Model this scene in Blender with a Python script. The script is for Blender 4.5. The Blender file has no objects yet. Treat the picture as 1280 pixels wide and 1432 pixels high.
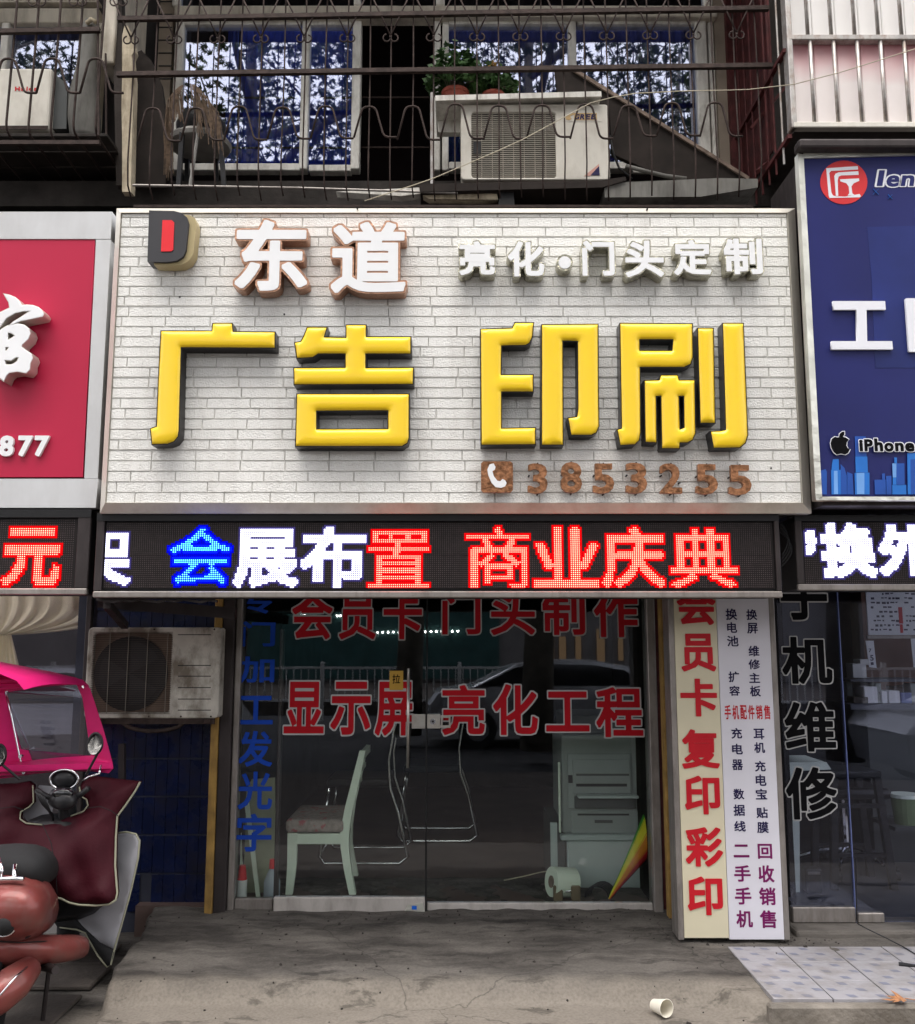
import bpy, bmesh, math, random
import numpy as np
from mathutils import Vector, Matrix
R = math.radians
SC = bpy.context.scene
COL = SC.collection
random.seed(7)

# ------------------------------------------------------------ camera, sky, sun, exposure
F = 1281.0; PITCH = R(8.0); CZ = 1.45
CS, SN = math.cos(PITCH), math.sin(PITCH)
cam = bpy.data.cameras.new('camera'); cam_o = bpy.data.objects.new('camera', cam); COL.objects.link(cam_o)
cam.sensor_fit = 'VERTICAL'; cam.sensor_height = 36.0; cam.lens = 36.0 * F / 1432.0
cam.clip_start = 0.05; cam.clip_end = 500
cam_o.location = (0, 0, CZ); cam_o.rotation_euler = (R(90) + PITCH, 0, 0)
SC.camera = cam_o

SUN_EL, SUN_AZ = R(65), R(192)     # azimuth measured from +Y clockwise: behind the camera
w = bpy.data.worlds.new('World'); SC.world = w; w.use_nodes = True
nt = w.node_tree; nt.nodes.clear()
sky = nt.nodes.new('ShaderNodeTexSky'); sky.sky_type = 'NISHITA'; sky.sun_disc = False
sky.sun_elevation = SUN_EL; sky.sun_rotation = SUN_AZ; sky.dust_density = 4.0; sky.air_density = 1.0; sky.ozone_density = 1.5
cloud = nt.nodes.new('ShaderNodeMixRGB'); cloud.inputs[0].default_value = 0.85
cloud.inputs[2].default_value = (5.1, 4.95, 4.95, 1)       # even cloud cover
bg = nt.nodes.new('ShaderNodeBackground'); bg.inputs['Strength'].default_value = 0.115
wo = nt.nodes.new('ShaderNodeOutputWorld')
nt.links.new(sky.outputs[0], cloud.inputs[1]); nt.links.new(cloud.outputs[0], bg.inputs[0]); nt.links.new(bg.outputs[0], wo.inputs[0])
sun = bpy.data.lights.new('sun', 'SUN'); sun.energy = 1.2; sun.angle = R(55); sun.color = (1, .97, .93)
sun_o = bpy.data.objects.new('sun', sun); COL.objects.link(sun_o)
sd = Vector((math.sin(SUN_AZ) * math.cos(SUN_EL), math.cos(SUN_AZ) * math.cos(SUN_EL), math.sin(SUN_EL)))
sun_o.rotation_euler = (-sd).to_track_quat('-Z', 'Y').to_euler()
SC.view_settings.view_transform = 'Standard'; SC.view_settings.look = 'None'
SC.view_settings.exposure = 1.98; SC.view_settings.gamma = 1.0
SC.cycles.max_bounces = 8; SC.cycles.transparent_max_bounces = 16
SC.cycles.use_denoising = True
SC.cycles.sample_clamp_indirect = 6.0

# ------------------------------------------------------------ helpers
def P(px, py, Y):
    """world point on the upright plane y=Y seen at photo pixel (px, py)"""
    v = 716 - py
    t = Y / (F * CS - v * SN)
    return Vector(((px - 640) * t, Y, CZ + (F * SN + v * CS) * t))

def G(px, py, z):
    """world point on the level plane z"""
    v = 716 - py
    t = (z - CZ) / (F * SN + v * CS)
    return Vector(((px - 640) * t, (F * CS - v * SN) * t, z))

def link(o): COL.objects.link(o); return o

class Thing:
    pass

def thing(name, label, cat, loc=(0, 0, 0), group=None):
    o = link(bpy.data.objects.new(name, None)); o.location = loc
    o.empty_display_size = .1
    o['label'] = label; o['category'] = cat
    if group: o['group'] = group
    return o

def tag(o, label=None, cat=None, group=None, kind=None):
    if label: o['label'] = label
    if cat: o['category'] = cat
    if group: o['group'] = group
    if kind: o['kind'] = kind
    return o

def root_loc(p):
    v = Vector((0, 0, 0))
    while p is not None:
        v = v + p.location; p = p.parent
    return v

def put(name, mesh, m, parent=None, smooth=False, label=None, kind=None):
    """link a mesh given in world coordinates, moved to its parent's frame"""
    if m is not None:
        ms = m if isinstance(m, (list, tuple)) else [m]
        idx = [f.material_index for f in mesh.polygons]
        while len(mesh.materials): mesh.materials.pop()
        for k in ms: mesh.materials.append(k)
        mesh.polygons.foreach_set('material_index', idx)
    if parent is not None:
        mesh.transform(Matrix.Translation(-root_loc(parent)))
    if smooth:
        for f in mesh.polygons: f.use_smooth = True
    o = link(bpy.data.objects.new(name, mesh)); o.parent = parent
    if label: o['label'] = label
    if kind: o['kind'] = kind
    return o

class MB:
    def __init__(s): s.v = []; s.f = []; s.mi = []; s.cur = 0
    def add(s, vs, fs, mi=None):
        b = len(s.v); s.v += [tuple(x) for x in vs]; s.f += [tuple(b + i for i in f) for f in fs]
        s.mi += [s.cur if mi is None else mi] * len(fs); return s
    def quad(s, a, b, c, d): return s.add([a, b, c, d], [(0, 1, 2, 3)])
    def box(s, p0, p1, ch=0.0):
        x0, x1 = sorted((p0[0], p1[0])); y0, y1 = sorted((p0[1], p1[1])); z0, z1 = sorted((p0[2], p1[2]))
        if ch <= 0:
            vs = [(x0,y0,z0),(x1,y0,z0),(x1,y1,z0),(x0,y1,z0),(x0,y0,z1),(x1,y0,z1),(x1,y1,z1),(x0,y1,z1)]
            return s.add(vs, [(0,3,2,1),(4,5,6,7),(0,1,5,4),(1,2,6,5),(2,3,7,6),(3,0,4,7)])
        ch = min(ch, (x1-x0)*.45, (y1-y0)*.45, (z1-z0)*.45)
        bm = bmesh.new(); bmesh.ops.create_cube(bm, size=1)
        for v in bm.verts:
            v.co = Vector(((x0+x1)/2 + v.co.x*(x1-x0), (y0+y1)/2 + v.co.y*(y1-y0), (z0+z1)/2 + v.co.z*(z1-z0)))
        bmesh.ops.bevel(bm, geom=bm.edges[:], offset=ch, segments=2 if ch > .008 else 1, affect='EDGES', profile=.5)
        bm.verts.index_update()
        s.add([v.co[:] for v in bm.verts], [tuple(v.index for v in f.verts) for f in bm.faces]); bm.free(); return s
    def bar(s, a, b, wx, wy, up=(0, 0, 1)):
        """box beam from a to b"""
        a = Vector(a); b = Vector(b); d = (b - a).normalized(); u = Vector(up)
        if abs(d.dot(u)) > .97: u = Vector((0, 1, 0))
        sx = d.cross(u).normalized() * wx / 2; sy = d.cross(sx).normalized() * wy / 2
        vs = [a-sx-sy, a+sx-sy, a+sx+sy, a-sx+sy, b-sx-sy, b+sx-sy, b+sx+sy, b-sx+sy]
        return s.add(vs, [(0,3,2,1),(4,5,6,7),(0,1,5,4),(1,2,6,5),(2,3,7,6),(3,0,4,7)])
    def tube(s, pts, r, n=8, closed=False, cap=True):
        pts = [Vector(p) for p in pts]; N = len(pts); rs = r if isinstance(r, (list, tuple)) else [r] * N
        b = len(s.v); prev = None
        for i, p in enumerate(pts):
            if closed: d = pts[(i+1) % N] - pts[i-1]
            else: d = pts[min(i+1, N-1)] - pts[max(i-1, 0)]
            if d.length < 1e-9: d = Vector((0, 0, 1))
            d.normalize()
            if prev is None:
                u = Vector((0, 0, 1)) if abs(d.z) < .9 else Vector((0, 1, 0))
                u = (u - d * u.dot(d)).normalized()
            else:
                u = prev - d * prev.dot(d)
                u = u.normalized() if u.length > 1e-6 else prev
            prev = u; w_ = d.cross(u)
            for k in range(n):
                a = 2 * math.pi * k / n
                s.v.append(tuple(p + (u * math.cos(a) + w_ * math.sin(a)) * rs[i]))
        segs = N if closed else N - 1
        for i in range(segs):
            j = (i + 1) % N
            for k in range(n):
                k2 = (k + 1) % n
                s.f.append((b+i*n+k, b+i*n+k2, b+j*n+k2, b+j*n+k)); s.mi.append(s.cur)
        if cap and not closed:
            s.f.append(tuple(b + k for k in range(n))[::-1]); s.mi.append(s.cur)
            s.f.append(tuple(b + (N-1)*n + k for k in range(n))); s.mi.append(s.cur)
        return s
    def loft(s, rings, cap=True, closed_ring=True):
        b = len(s.v); n = len(rings[0])
        for r in rings: s.v += [tuple(p) for p in r]
        for i in range(len(rings) - 1):
            for k in range(n if closed_ring else n - 1):
                k2 = (k + 1) % n
                s.f.append((b+i*n+k, b+i*n+k2, b+(i+1)*n+k2, b+(i+1)*n+k)); s.mi.append(s.cur)
        if cap and closed_ring:
            s.f.append(tuple(b+k for k in range(n))[::-1]); s.mi.append(s.cur)
            s.f.append(tuple(b+(len(rings)-1)*n+k for k in range(n))); s.mi.append(s.cur)
        return s
    def mesh(s, name):
        m = bpy.data.meshes.new(name); m.from_pydata(s.v, [], s.f)
        m.polygons.foreach_set('material_index', s.mi)
        m.update(); return m
    def build(s, name, m, parent=None, smooth=False, label=None, kind=None, fix=False):
        me = s.mesh(name)
        if fix:
            bm = bmesh.new(); bm.from_mesh(me); bmesh.ops.recalc_face_normals(bm, faces=bm.faces[:]); bm.to_mesh(me); bm.free()
        o = put(name, me, m, parent, smooth, label, kind)
        return o

def box(name, p0, p1, m, parent=None, ch=0.0, label=None, smooth=False):
    return MB().box(p0, p1, ch).build(name, m, parent, smooth, label)

def ell_ring(c, ax, ay, n=16, rot=None):
    c = Vector(c); return [c + Vector(ax) * math.cos(2*math.pi*k/n) + Vector(ay) * math.sin(2*math.pi*k/n) for k in range(n)]

def eval_mesh(o):
    dg = bpy.context.evaluated_depsgraph_get(); dg.update()
    return bpy.data.meshes.new_from_object(o.evaluated_get(dg))

def crv(name, polys, extrude=0.0, bevel=0.0, offset=0.0, res=2):
    """filled 2D outline(s) -> mesh in the XY plane, z from -extrude-bevel to +extrude+bevel"""
    c = bpy.data.curves.new(name, 'CURVE'); c.dimensions = '2D'; c.fill_mode = 'BOTH'
    c.extrude = extrude; c.bevel_depth = bevel; c.bevel_resolution = res; c.offset = offset
    for pl in polys:
        sp = c.splines.new('POLY'); sp.points.add(len(pl) - 1)
        for q, (x, y) in zip(sp.points, pl): q.co = (x, y, 0, 1)
        sp.use_cyclic_u = True
    o = link(bpy.data.objects.new(name, c)); me = eval_mesh(o)
    bpy.data.objects.remove(o); bpy.data.curves.remove(c)
    me.name = name
    return me

_gc = {}
def sdf(ch, res=120):
    """distance field of a glyph (positive inside), used to make any weight of it cleanly"""
    k = (ch, res)
    if k in _gc: return _gc[k]
    c = bpy.data.curves.new('glyph', 'FONT'); c.body = ch; c.fill_mode = 'FRONT'; c.resolution_u = 3
    o = link(bpy.data.objects.new('glyph', c)); me = eval_mesh(o)
    bpy.data.objects.remove(o); bpy.data.curves.remove(c)
    bm = bmesh.new(); bm.from_mesh(me); bmesh.ops.remove_doubles(bm, verts=bm.verts[:], dist=1e-5)
    sg = np.array([[e.verts[0].co.x, e.verts[0].co.y, e.verts[1].co.x, e.verts[1].co.y] for e in bm.edges if e.is_boundary]); bm.free(); bpy.data.meshes.remove(me)
    x0, x1, y0, y1 = sg[:, [0, 2]].min(), sg[:, [0, 2]].max(), sg[:, [1, 3]].min(), sg[:, [1, 3]].max()
    pad = .10; h = (max(x1 - x0, y1 - y0) + 2 * pad) / res
    gx = np.arange(x0 - pad, x1 + pad + h, h) + 1.3e-5; gy = np.arange(y0 - pad, y1 + pad + h, h) + 1.7e-5
    X, Y = np.meshgrid(gx, gy); D = np.full(X.shape, 9.0); ins = np.zeros(X.shape, bool)
    for ax_, ay_, bx_, by_ in sg:
        dx_, dy_ = bx_ - ax_, by_ - ay_; L2 = dx_*dx_ + dy_*dy_ + 1e-12
        t = np.clip(((X - ax_) * dx_ + (Y - ay_) * dy_) / L2, 0, 1)
        vx_, vy_ = np.abs(X - ax_ - t * dx_), np.abs(Y - ay_ - t * dy_)
        D = np.minimum(D, (vx_**4 + vy_**4) ** .25)
        if (ay_ > by_) != (ay_ < by_) and abs(dy_) > 1e-9:
            cr_ = ((ay_ > gy) != (by_ > gy)); xi = ax_ + (gy - ay_) / dy_ * dx_
            ins ^= cr_[:, None] & (X < xi[:, None])
    S = np.where(ins, D, -D); _gc[k] = (gx, gy, S, (x0, x1, y0, y1)); return _gc[k]

_cc = {}
def contours(ch, bold, res=120):
    k = (ch, round(bold, 4), res)
    if k in _cc: return _cc[k]
    gx, gy, S, bb = sdf(ch, res); F_ = S + bold; pos = F_ > 0
    q = pos[:-1, :-1].astype(int) + 2 * pos[:-1, 1:] + 4 * pos[1:, 1:] + 8 * pos[1:, :-1]
    nxt = {}; co = {}
    def ep(j, i, e):
        # e 0 bottom,1 right,2 top,3 left -> unique key
        if e == 0: ky = (j, i, 0); p, q_ = (j, i), (j, i+1)
        elif e == 2: ky = (j+1, i, 0); p, q_ = (j+1, i), (j+1, i+1)
        elif e == 3: ky = (j, i, 1); p, q_ = (j, i), (j+1, i)
        else: ky = (j, i+1, 1); p, q_ = (j, i+1), (j+1, i+1)
        if ky not in co:
            a_, b_ = F_[p], F_[q_]; t = a_ / (a_ - b_); co[ky] = (gx[p[1]] + t * (gx[q_[1]] - gx[p[1]]), gy[p[0]] + t * (gy[q_[0]] - gy[p[0]]))
        return ky
    T = {1: [(3,0)], 2: [(0,1)], 3: [(3,1)], 4: [(1,2)], 5: [(3,0),(1,2)], 6: [(0,2)], 7: [(3,2)], 8: [(2,3)], 9: [(2,0)], 10: [(0,1),(2,3)], 11: [(2,1)], 12: [(1,3)], 13: [(1,0)], 14: [(0,3)]}
    for j, i in zip(*np.nonzero((q > 0) & (q < 15))):
        for a_, b_ in T[int(q[j, i])]: nxt[ep(j, i, a_)] = ep(j, i, b_)
    polys = []
    while nxt:
        s = next(iter(nxt)); pl = []; k_ = s
        while k_ in nxt: pl.append(co[k_]); k_ = nxt.pop(k_)
        if len(pl) < 6: continue
        tol = .0022 if res > 100 else .004
        out = simplify(pl, tol)
        if len(out) >= 3: polys.append(out)
    xs = [p[0] for l in polys for p in l]; ys = [p[1] for l in polys for p in l]
    _cc[k] = (polys, (min(xs), max(xs), min(ys), max(ys))); return _cc[k]
def simplify(pl, tol):
    def rdp(a, b):
        if b <= a + 1: return []
        ax_, ay_ = pl[a]; bx_, by_ = pl[b % len(pl)]; dx_, dy_ = bx_ - ax_, by_ - ay_; L_ = math.hypot(dx_, dy_)
        best, bi = -1, -1
        for i in range(a + 1, b):
            x, y = pl[i]; d = abs((x - ax_) * dy_ - (y - ay_) * dx_) / L_ if L_ > 1e-9 else math.hypot(x - ax_, y - ay_)
            if d > best: best, bi = d, i
        if best < tol: return []
        return rdp(a, bi) + [bi] + rdp(bi, b)
    n = len(pl); far = max(range(n), key=lambda i: (pl[i][0] - pl[0][0])**2 + (pl[i][1] - pl[0][1])**2)
    idx = [0] + rdp(0, far) + [far] + rdp(far, n); return [pl[i] for i in idx]

def rect_of(x0, y0, x1, y1, Y):
    xc, yc = (x0 + x1) / 2, (y0 + y1) / 2
    return P(x0, yc, Y).x, P(x1, yc, Y).x, P(xc, y1, Y).z, P(xc, y0, Y).z

def glyph(name, ch, r, Y, m, parent, bold=0.02, depth=0.0, grow=0.0, base=None, shear=0.0, label=None):
    """one character fitted to the photo rectangle r on plane Y. depth>0: solid going back from Y.
    the fit is that of the glyph with weight `base`, so outline copies stay concentric"""
    X0, X1, Z0, Z1 = rect_of(*r, Y)
    res = 120 if (r[3] - r[1]) > 30 else 84
    bb = contours(ch, bold if base is None else base, res)[1]
    sx = (X1 - X0) / max(1e-6, bb[1] - bb[0]); sz = (Z1 - Z0) / max(1e-6, bb[3] - bb[2])
    cx, cy = (bb[0] + bb[1]) / 2, (bb[2] + bb[3]) / 2; XC, ZC = (X0 + X1) / 2, (Z0 + Z1) / 2
    ps = [[(XC + (x - cx) * sx + shear * (y - cy) * sz, ZC + (y - cy) * sz) for x, y in pl] for pl in contours(ch, bold, res)[0]]
    me = crv(name, ps, extrude=max(.0002, depth / 2))
    for v in me.vertices:
        x, y, z = v.co; v.co = (x, Y + max(.0002, depth / 2) - z, y)
    return put(name, me, m, parent, label=label)

def outline(name, polys, Y, m, parent, depth=0.002, bevel=0.0, offset=0.0, label=None, smooth=False, kind=None, res=2):
    """polygons given in photo pixels, built as a solid whose front lies on plane Y"""
    ps = []
    for pl in polys:
        q = [P(x, y, Y) for x, y in pl]; ps.append([(v.x, v.z) for v in q])
    me = crv(name, ps, extrude=max(0.0005, depth / 2 - bevel), bevel=bevel, offset=offset, res=res)
    for v in me.vertices:
        x, y, z = v.co; v.co = (x, Y + depth / 2 - z, y)
    return put(name, me, m, parent, smooth, label, kind)

def pbox(name, x0, y0, x1, y1, Y, depth, m, parent=None, ch=0.0, label=None):
    """upright box whose front face fills the photo rectangle on plane Y"""
    X0, X1, Z0, Z1 = rect_of(x0, y0, x1, y1, Y)
    return box(name, (X0, Y, Z0), (X1, Y + depth, Z1), m, parent, ch, label)

def dense(pts, step=9):
    out = []
    for i in range(len(pts)):
        a, b = pts[i], pts[(i+1) % len(pts)]; n = max(1, int(math.hypot(b[0]-a[0], b[1]-a[1]) / step))
        for k in range(n): out.append((a[0] + (b[0]-a[0])*k/n, a[1] + (b[1]-a[1])*k/n))
    return out
def offpoly(pl, d):
    """move a photo-pixel outline outwards (d>0) or inwards"""
    n = len(pl); A_ = sum(pl[i][0] * pl[(i+1) % n][1] - pl[(i+1) % n][0] * pl[i][1] for i in range(n)); s = 1 if A_ > 0 else -1; out = []
    for i in range(n):
        a, b, c = pl[i-1], pl[i], pl[(i+1) % n]
        u = Vector((b[0]-a[0], b[1]-a[1])).normalized(); v = Vector((c[0]-b[0], c[1]-b[1])).normalized()
        n1 = Vector((u.y, -u.x)) * s; n2 = Vector((v.y, -v.x)) * s; m_ = n1 + n2
        k = d / max(.35, (1 + n1.dot(n2)) ) ; out.append((b[0] + m_.x * k, b[1] + m_.y * k))
    return out
def orient(f, out):
    n_ = (out[f[1]][0] - out[f[0]][0]).cross(out[f[2]][0] - out[f[0]][0])
    return tuple(f) if n_.y < 0 else tuple(f[::-1])
def cloth(name, pl, Y, m, puff, parent, lab=None, thick=.02, hole=None, fold=.012, seed=0, yfun=None, yslope=0.0, step=6, rad=11, inset=0):
    """outline in px filled by a fine grid: padded sheet with folds, front bulging to the camera"""
    from mathutils.geometry import delaunay_2d_cdt
    rnd = random.Random(seed)
    if inset:
        pl = offpoly(pl, -inset); hole = offpoly(hole, inset) if hole else None
    polys = [[(x + rnd.uniform(-.07, .07), y + rnd.uniform(-.07, .07)) for x, y in q_] for q_ in [dense(pl, step)] + ([dense(hole, step)] if hole else [])]
    def inside(x, y, poly):
        c = False; j = len(poly) - 1
        for i in range(len(poly)):
            if (poly[i][1] > y) != (poly[j][1] > y) and x < (poly[j][0]-poly[i][0]) * (y-poly[i][1]) / (poly[j][1]-poly[i][1]) + poly[i][0]: c = not c
            j = i
        return c
    vs = []; edges = []
    for pq in polys:
        b0 = len(vs); vs += pq; edges += [(b0 + i, b0 + (i+1) % len(pq)) for i in range(len(pq))]
    xs = [p[0] for p in pl]; ys = [p[1] for p in pl]
    bpts = list(vs)
    BP = np.array(bpts); NX = np.concatenate([np.roll(np.array(q_), -1, 0) for q_ in polys]); DD = NX - BP; LL = (DD**2).sum(1) + 1e-9
    def dist(x, y):
        w_ = np.array((x, y)) - BP; t_ = np.clip((w_ * DD).sum(1) / LL, 0, 1); return float(np.sqrt((((w_ - DD * t_[:, None]))**2).sum(1).min()))
    y = min(ys)
    while y < max(ys):
        x = min(xs)
        while x < max(xs):
            xx_, yy_ = x + rnd.uniform(-.15, .15) * step * (not inset), y + rnd.uniform(-.15, .15) * step * (not inset)
            if inside(xx_, yy_, polys[0]) and (len(polys) == 1 or not inside(xx_, yy_, polys[1])) and dist(xx_, yy_) > step * .55: vs.append((xx_, yy_))
            x += step
        y += step
    r = delaunay_2d_cdt([Vector(p) for p in vs], edges, [], 0, .01)
    V, Fc = r[0], r[2]; out = []; fl = []
    prof = []
    for v in V:
        d = dist(v.x, v.y); h_ = puff * (1 - math.exp(-d / rad))
        w_ = fold * (math.sin(v.x * .045 + v.y * .06 + seed) + .8 * math.sin(v.y * .035 - v.x * .075 + 2 * seed + 1.5 * math.sin(v.x * .03)) - .7 * abs(math.sin(v.x * .05 - v.y * .028 + 1.2 * math.sin(v.y * .021 + seed))) + .3 * math.sin((v.x * .8 + v.y) * .15 + 2 * math.sin(v.y * .05))) * min(1, d / 8)
        Y_ = Y + (yfun(v.x, v.y) if yfun else 0)
        out.append((P(v.x, v.y, Y_) + Vector((0, -h_ - w_, 0)), P(v.x, v.y, Y_) + Vector((0, thick, 0))))
    tris = []
    for f in Fc:
        cx = sum(V[i].x for i in f)/len(f); cy = sum(V[i].y for i in f)/len(f)
        if inside(cx, cy, polys[0]) and (len(polys) == 1 or not inside(cx, cy, polys[1])): tris.append(orient(f, out))
    n = len(V); mb = MB(); mb.add([o[0] for o in out] + [o[1] for o in out], tris + [tuple(n + i for i in f[::-1]) for f in tris])
    cnt = {}
    for f in tris:
        for a, b in zip(f, f[1:] + f[:1]): cnt[(a, b)] = 1
    for (a, b) in list(cnt):
        if (b, a) not in cnt: mb.f.append((b, a, n + a, n + b)); mb.mi.append(0)
    return mb.build(name, m, parent, smooth=True, label=lab)

# ------------------------------------------------------------ materials
_mats = {}
def mat(name, col, rough=.6, metal=0.0, var=.12, vs=6.0, bump=0.0, bs=60.0, dirt=None, damt=.5, ds=(3, 3, 3), dlo=.45, dhi=.7,
        emit=None, es=0.0, spec=.28, coat=0.0, rvar=0.0):
    m = bpy.data.materials.new(name); m.use_nodes = True; n = m.node_tree; N = n.nodes; L = n.links
    b = N['Principled BSDF']; b.inputs['Roughness'].default_value = rough; b.inputs['Metallic'].default_value = metal
    b.inputs['Specular IOR Level'].default_value = spec; b.inputs['Coat Weight'].default_value = coat
    geo = N.new('ShaderNodeNewGeometry')
    nz = N.new('ShaderNodeTexNoise'); nz.inputs['Scale'].default_value = vs; nz.inputs['Detail'].default_value = 5
    L.new(geo.outputs['Position'], nz.inputs['Vector'])
    rp = N.new('ShaderNodeValToRGB'); rp.color_ramp.elements[0].position = .3; rp.color_ramp.elements[1].position = .7
    rp.color_ramp.elements[0].color = (*[c * (1 - var) for c in col], 1); rp.color_ramp.elements[1].color = (*[min(1, c * (1 + var)) for c in col], 1)
    L.new(nz.outputs['Fac'], rp.inputs['Fac']); out = rp.outputs['Color']
    if dirt is not None:
        mp = N.new('ShaderNodeMapping'); mp.inputs['Scale'].default_value = ds
        L.new(geo.outputs['Position'], mp.inputs['Vector'])
        n2 = N.new('ShaderNodeTexNoise'); n2.inputs['Scale'].default_value = 1.0; n2.inputs['Detail'].default_value = 8; n2.inputs['Roughness'].default_value = .65
        L.new(mp.outputs['Vector'], n2.inputs['Vector'])
        r2 = N.new('ShaderNodeMapRange'); r2.inputs['From Min'].default_value = dlo; r2.inputs['From Max'].default_value = dhi
        r2.inputs['To Max'].default_value = damt; L.new(n2.outputs['Fac'], r2.inputs['Value'])
        mx = N.new('ShaderNodeMixRGB'); mx.inputs[2].default_value = (*dirt, 1)
        L.new(r2.outputs[0], mx.inputs[0]); L.new(out, mx.inputs[1]); out = mx.outputs[0]
        ra = N.new('ShaderNodeMapRange'); ra.inputs['To Min'].default_value = rough; ra.inputs['To Max'].default_value = min(1, rough + .3)
        L.new(r2.outputs[0], ra.inputs['Value']); L.new(ra.outputs[0], b.inputs['Roughness'])
    L.new(out, b.inputs['Base Color'])
    if bump > 0:
        n3 = N.new('ShaderNodeTexNoise'); n3.inputs['Scale'].default_value = bs; n3.inputs['Detail'].default_value = 6
        L.new(geo.outputs['Position'], n3.inputs['Vector'])
        bp = N.new('ShaderNodeBump'); bp.inputs['Strength'].default_value = min(1, bump); bp.inputs['Distance'].default_value = .01
        L.new(n3.outputs['Fac'], bp.inputs['Height']); L.new(bp.outputs[0], b.inputs['Normal'])
    if emit is not None:
        b.inputs['Emission Color'].default_value = (*emit, 1); b.inputs['Emission Strength'].default_value = es
    _mats[name] = m; return m

def glass(name, tint, refl, rough=0.0, edge=.3):
    m = bpy.data.materials.new(name); m.use_nodes = True; n = m.node_tree; N = n.nodes; L = n.links; N.clear()
    o = N.new('ShaderNodeOutputMaterial'); mx = N.new('ShaderNodeMixShader'); t = N.new('ShaderNodeBsdfTransparent'); g = N.new('ShaderNodeBsdfGlossy')
    t.inputs[0].default_value = (*tint, 1); g.inputs[0].default_value = (.84, .87, 1, 1); g.inputs['Roughness'].default_value = rough
    lw = N.new('ShaderNodeLayerWeight'); lw.inputs[0].default_value = edge
    mr = N.new('ShaderNodeMapRange'); mr.inputs['To Min'].default_value = refl; mr.inputs['To Max'].default_value = min(1, refl + .5)
    L.new(lw.outputs['Fresnel'], mr.inputs['Value']); L.new(mr.outputs[0], mx.inputs[0]); L.new(t.outputs[0], mx.inputs[1]); L.new(g.outputs[0], mx.inputs[2])
    L.new(mx.outputs[0], o.inputs[0]); return m

def emis(name, col, s):
    m = bpy.data.materials.new(name); m.use_nodes = True; n = m.node_tree; N = n.nodes; N.clear()
    o = N.new('ShaderNodeOutputMaterial'); e = N.new('ShaderNodeEmission'); e.inputs[0].default_value = (*col, 1); e.inputs[1].default_value = s
    n.links.new(e.outputs[0], o.inputs[0]); return m

M = {}
M['concrete'] = mat('concrete', (.128, .116, .104), .9, var=.2, vs=3, bump=.5, bs=45, dirt=(.036, .032, .029), damt=.85, ds=(1.6, 5, 3), dlo=.42, dhi=.60)
M['concrete_edge'] = mat('worn_concrete', (.20, .18, .155), .9, var=.25, vs=8, bump=.5, bs=60, dirt=(.12, .1, .08), damt=.7, ds=(6, 10, 8))
M['slab'] = mat('paving_slab', (.075, .063, .055), .9, var=.3, vs=5, bump=.5, bs=50, dirt=(.05, .045, .04), damt=.7)
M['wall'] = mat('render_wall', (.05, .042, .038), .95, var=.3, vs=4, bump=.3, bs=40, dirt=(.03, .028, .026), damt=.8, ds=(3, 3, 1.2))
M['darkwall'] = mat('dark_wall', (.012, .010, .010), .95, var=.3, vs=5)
M['ledge'] = mat('ledge_concrete', (.036, .031, .028), .95, var=.35, vs=9, bump=.4, bs=40, dirt=(.03, .028, .025), damt=.8, ds=(9, 3, 3))
M['pvc'] = mat('window_pvc', (.76, .74, .68), .45, var=.08, dirt=(.22, .19, .15), damt=.6, ds=(14, 14, 5))
M['cream'] = mat('cream_paint', (.60, .55, .46), .7, var=.12, dirt=(.2, .17, .13), damt=.7, ds=(10, 10, 2.5))
M['walltile'] = mat('buff_wall_tile', (.28, .23, .18), .6, var=.2)
M['rust'] = mat('rusty_iron', (.042, .028, .024), .75, .2, var=.4, vs=30, bump=.3, bs=200)
M['rustred'] = mat('red_oxide_iron', (.075, .017, .017), .7, .1, var=.4, vs=20)
M['pipe'] = mat('steel_pipe', (.42, .40, .38), .4, .6, var=.2, vs=15, dirt=(.16, .09, .05), damt=.7, ds=(25, 25, 12))
M['steel'] = mat('stainless_steel', (.62, .60, .57), .28, .9, var=.08, dirt=(.25, .2, .15), damt=.5, ds=(10, 10, 10), bump=.04, bs=12)
M['alu'] = mat('aluminium', (.30, .275, .255), .45, .6, var=.12, dirt=(.13, .11, .1), damt=.6, ds=(20, 20, 5))
M['alu_dark'] = mat('dark_aluminium', (.05, .042, .042), .5, .5, var=.2, dirt=(.04, .035, .035), damt=.7, ds=(20, 20, 6))
M['black'] = mat('black_paint', (.012, .012, .013), .5, var=.2)
M['blackplastic'] = mat('black_plastic', (.02, .02, .022), .35, var=.2)
M['curtain'] = mat('blue_curtain', (.05, .11, .50), .9, var=.2, vs=4)
M['ac'] = mat('ac_casing', (.62, .59, .52), .5, var=.06, dirt=(.25, .21, .16), damt=.5, ds=(6, 6, 3))
M['ac_old'] = mat('grimy_ac_casing', (.50, .475, .42), .65, var=.15, vs=10, dirt=(.11, .085, .06), damt=.85, ds=(8, 8, 5), dlo=.42, dhi=.62)
M['brick'] = mat('embossed_white_brick', (.84, .835, .80), .55, var=.03, vs=9, bump=.6, bs=140, dirt=(.50, .47, .43), damt=.45, ds=(9, 9, 1.3), dlo=.5, dhi=.78)
M['joint'] = mat('brick_joint', (.69, .68, .66), .8, var=.1)
M['signframe'] = mat('sign_frame_steel', (.70, .67, .60), .35, .55, var=.06, dirt=(.40, .35, .27), damt=.5, ds=(8, 8, 3))
M['yellow'] = mat('yellow_acrylic', (.92, .62, .010), .3, var=.02, spec=.6, coat=.1)
M['letterblack'] = mat('black_letter_return', (.014, .012, .012), .35, var=.3)
M['copper'] = mat('copper_letter_metal', (.52, .30, .20), .3, .8, var=.25, vs=40, bump=.5, bs=60, dirt=(.20, .09, .05), damt=.6, ds=(40, 40, 40))
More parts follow.
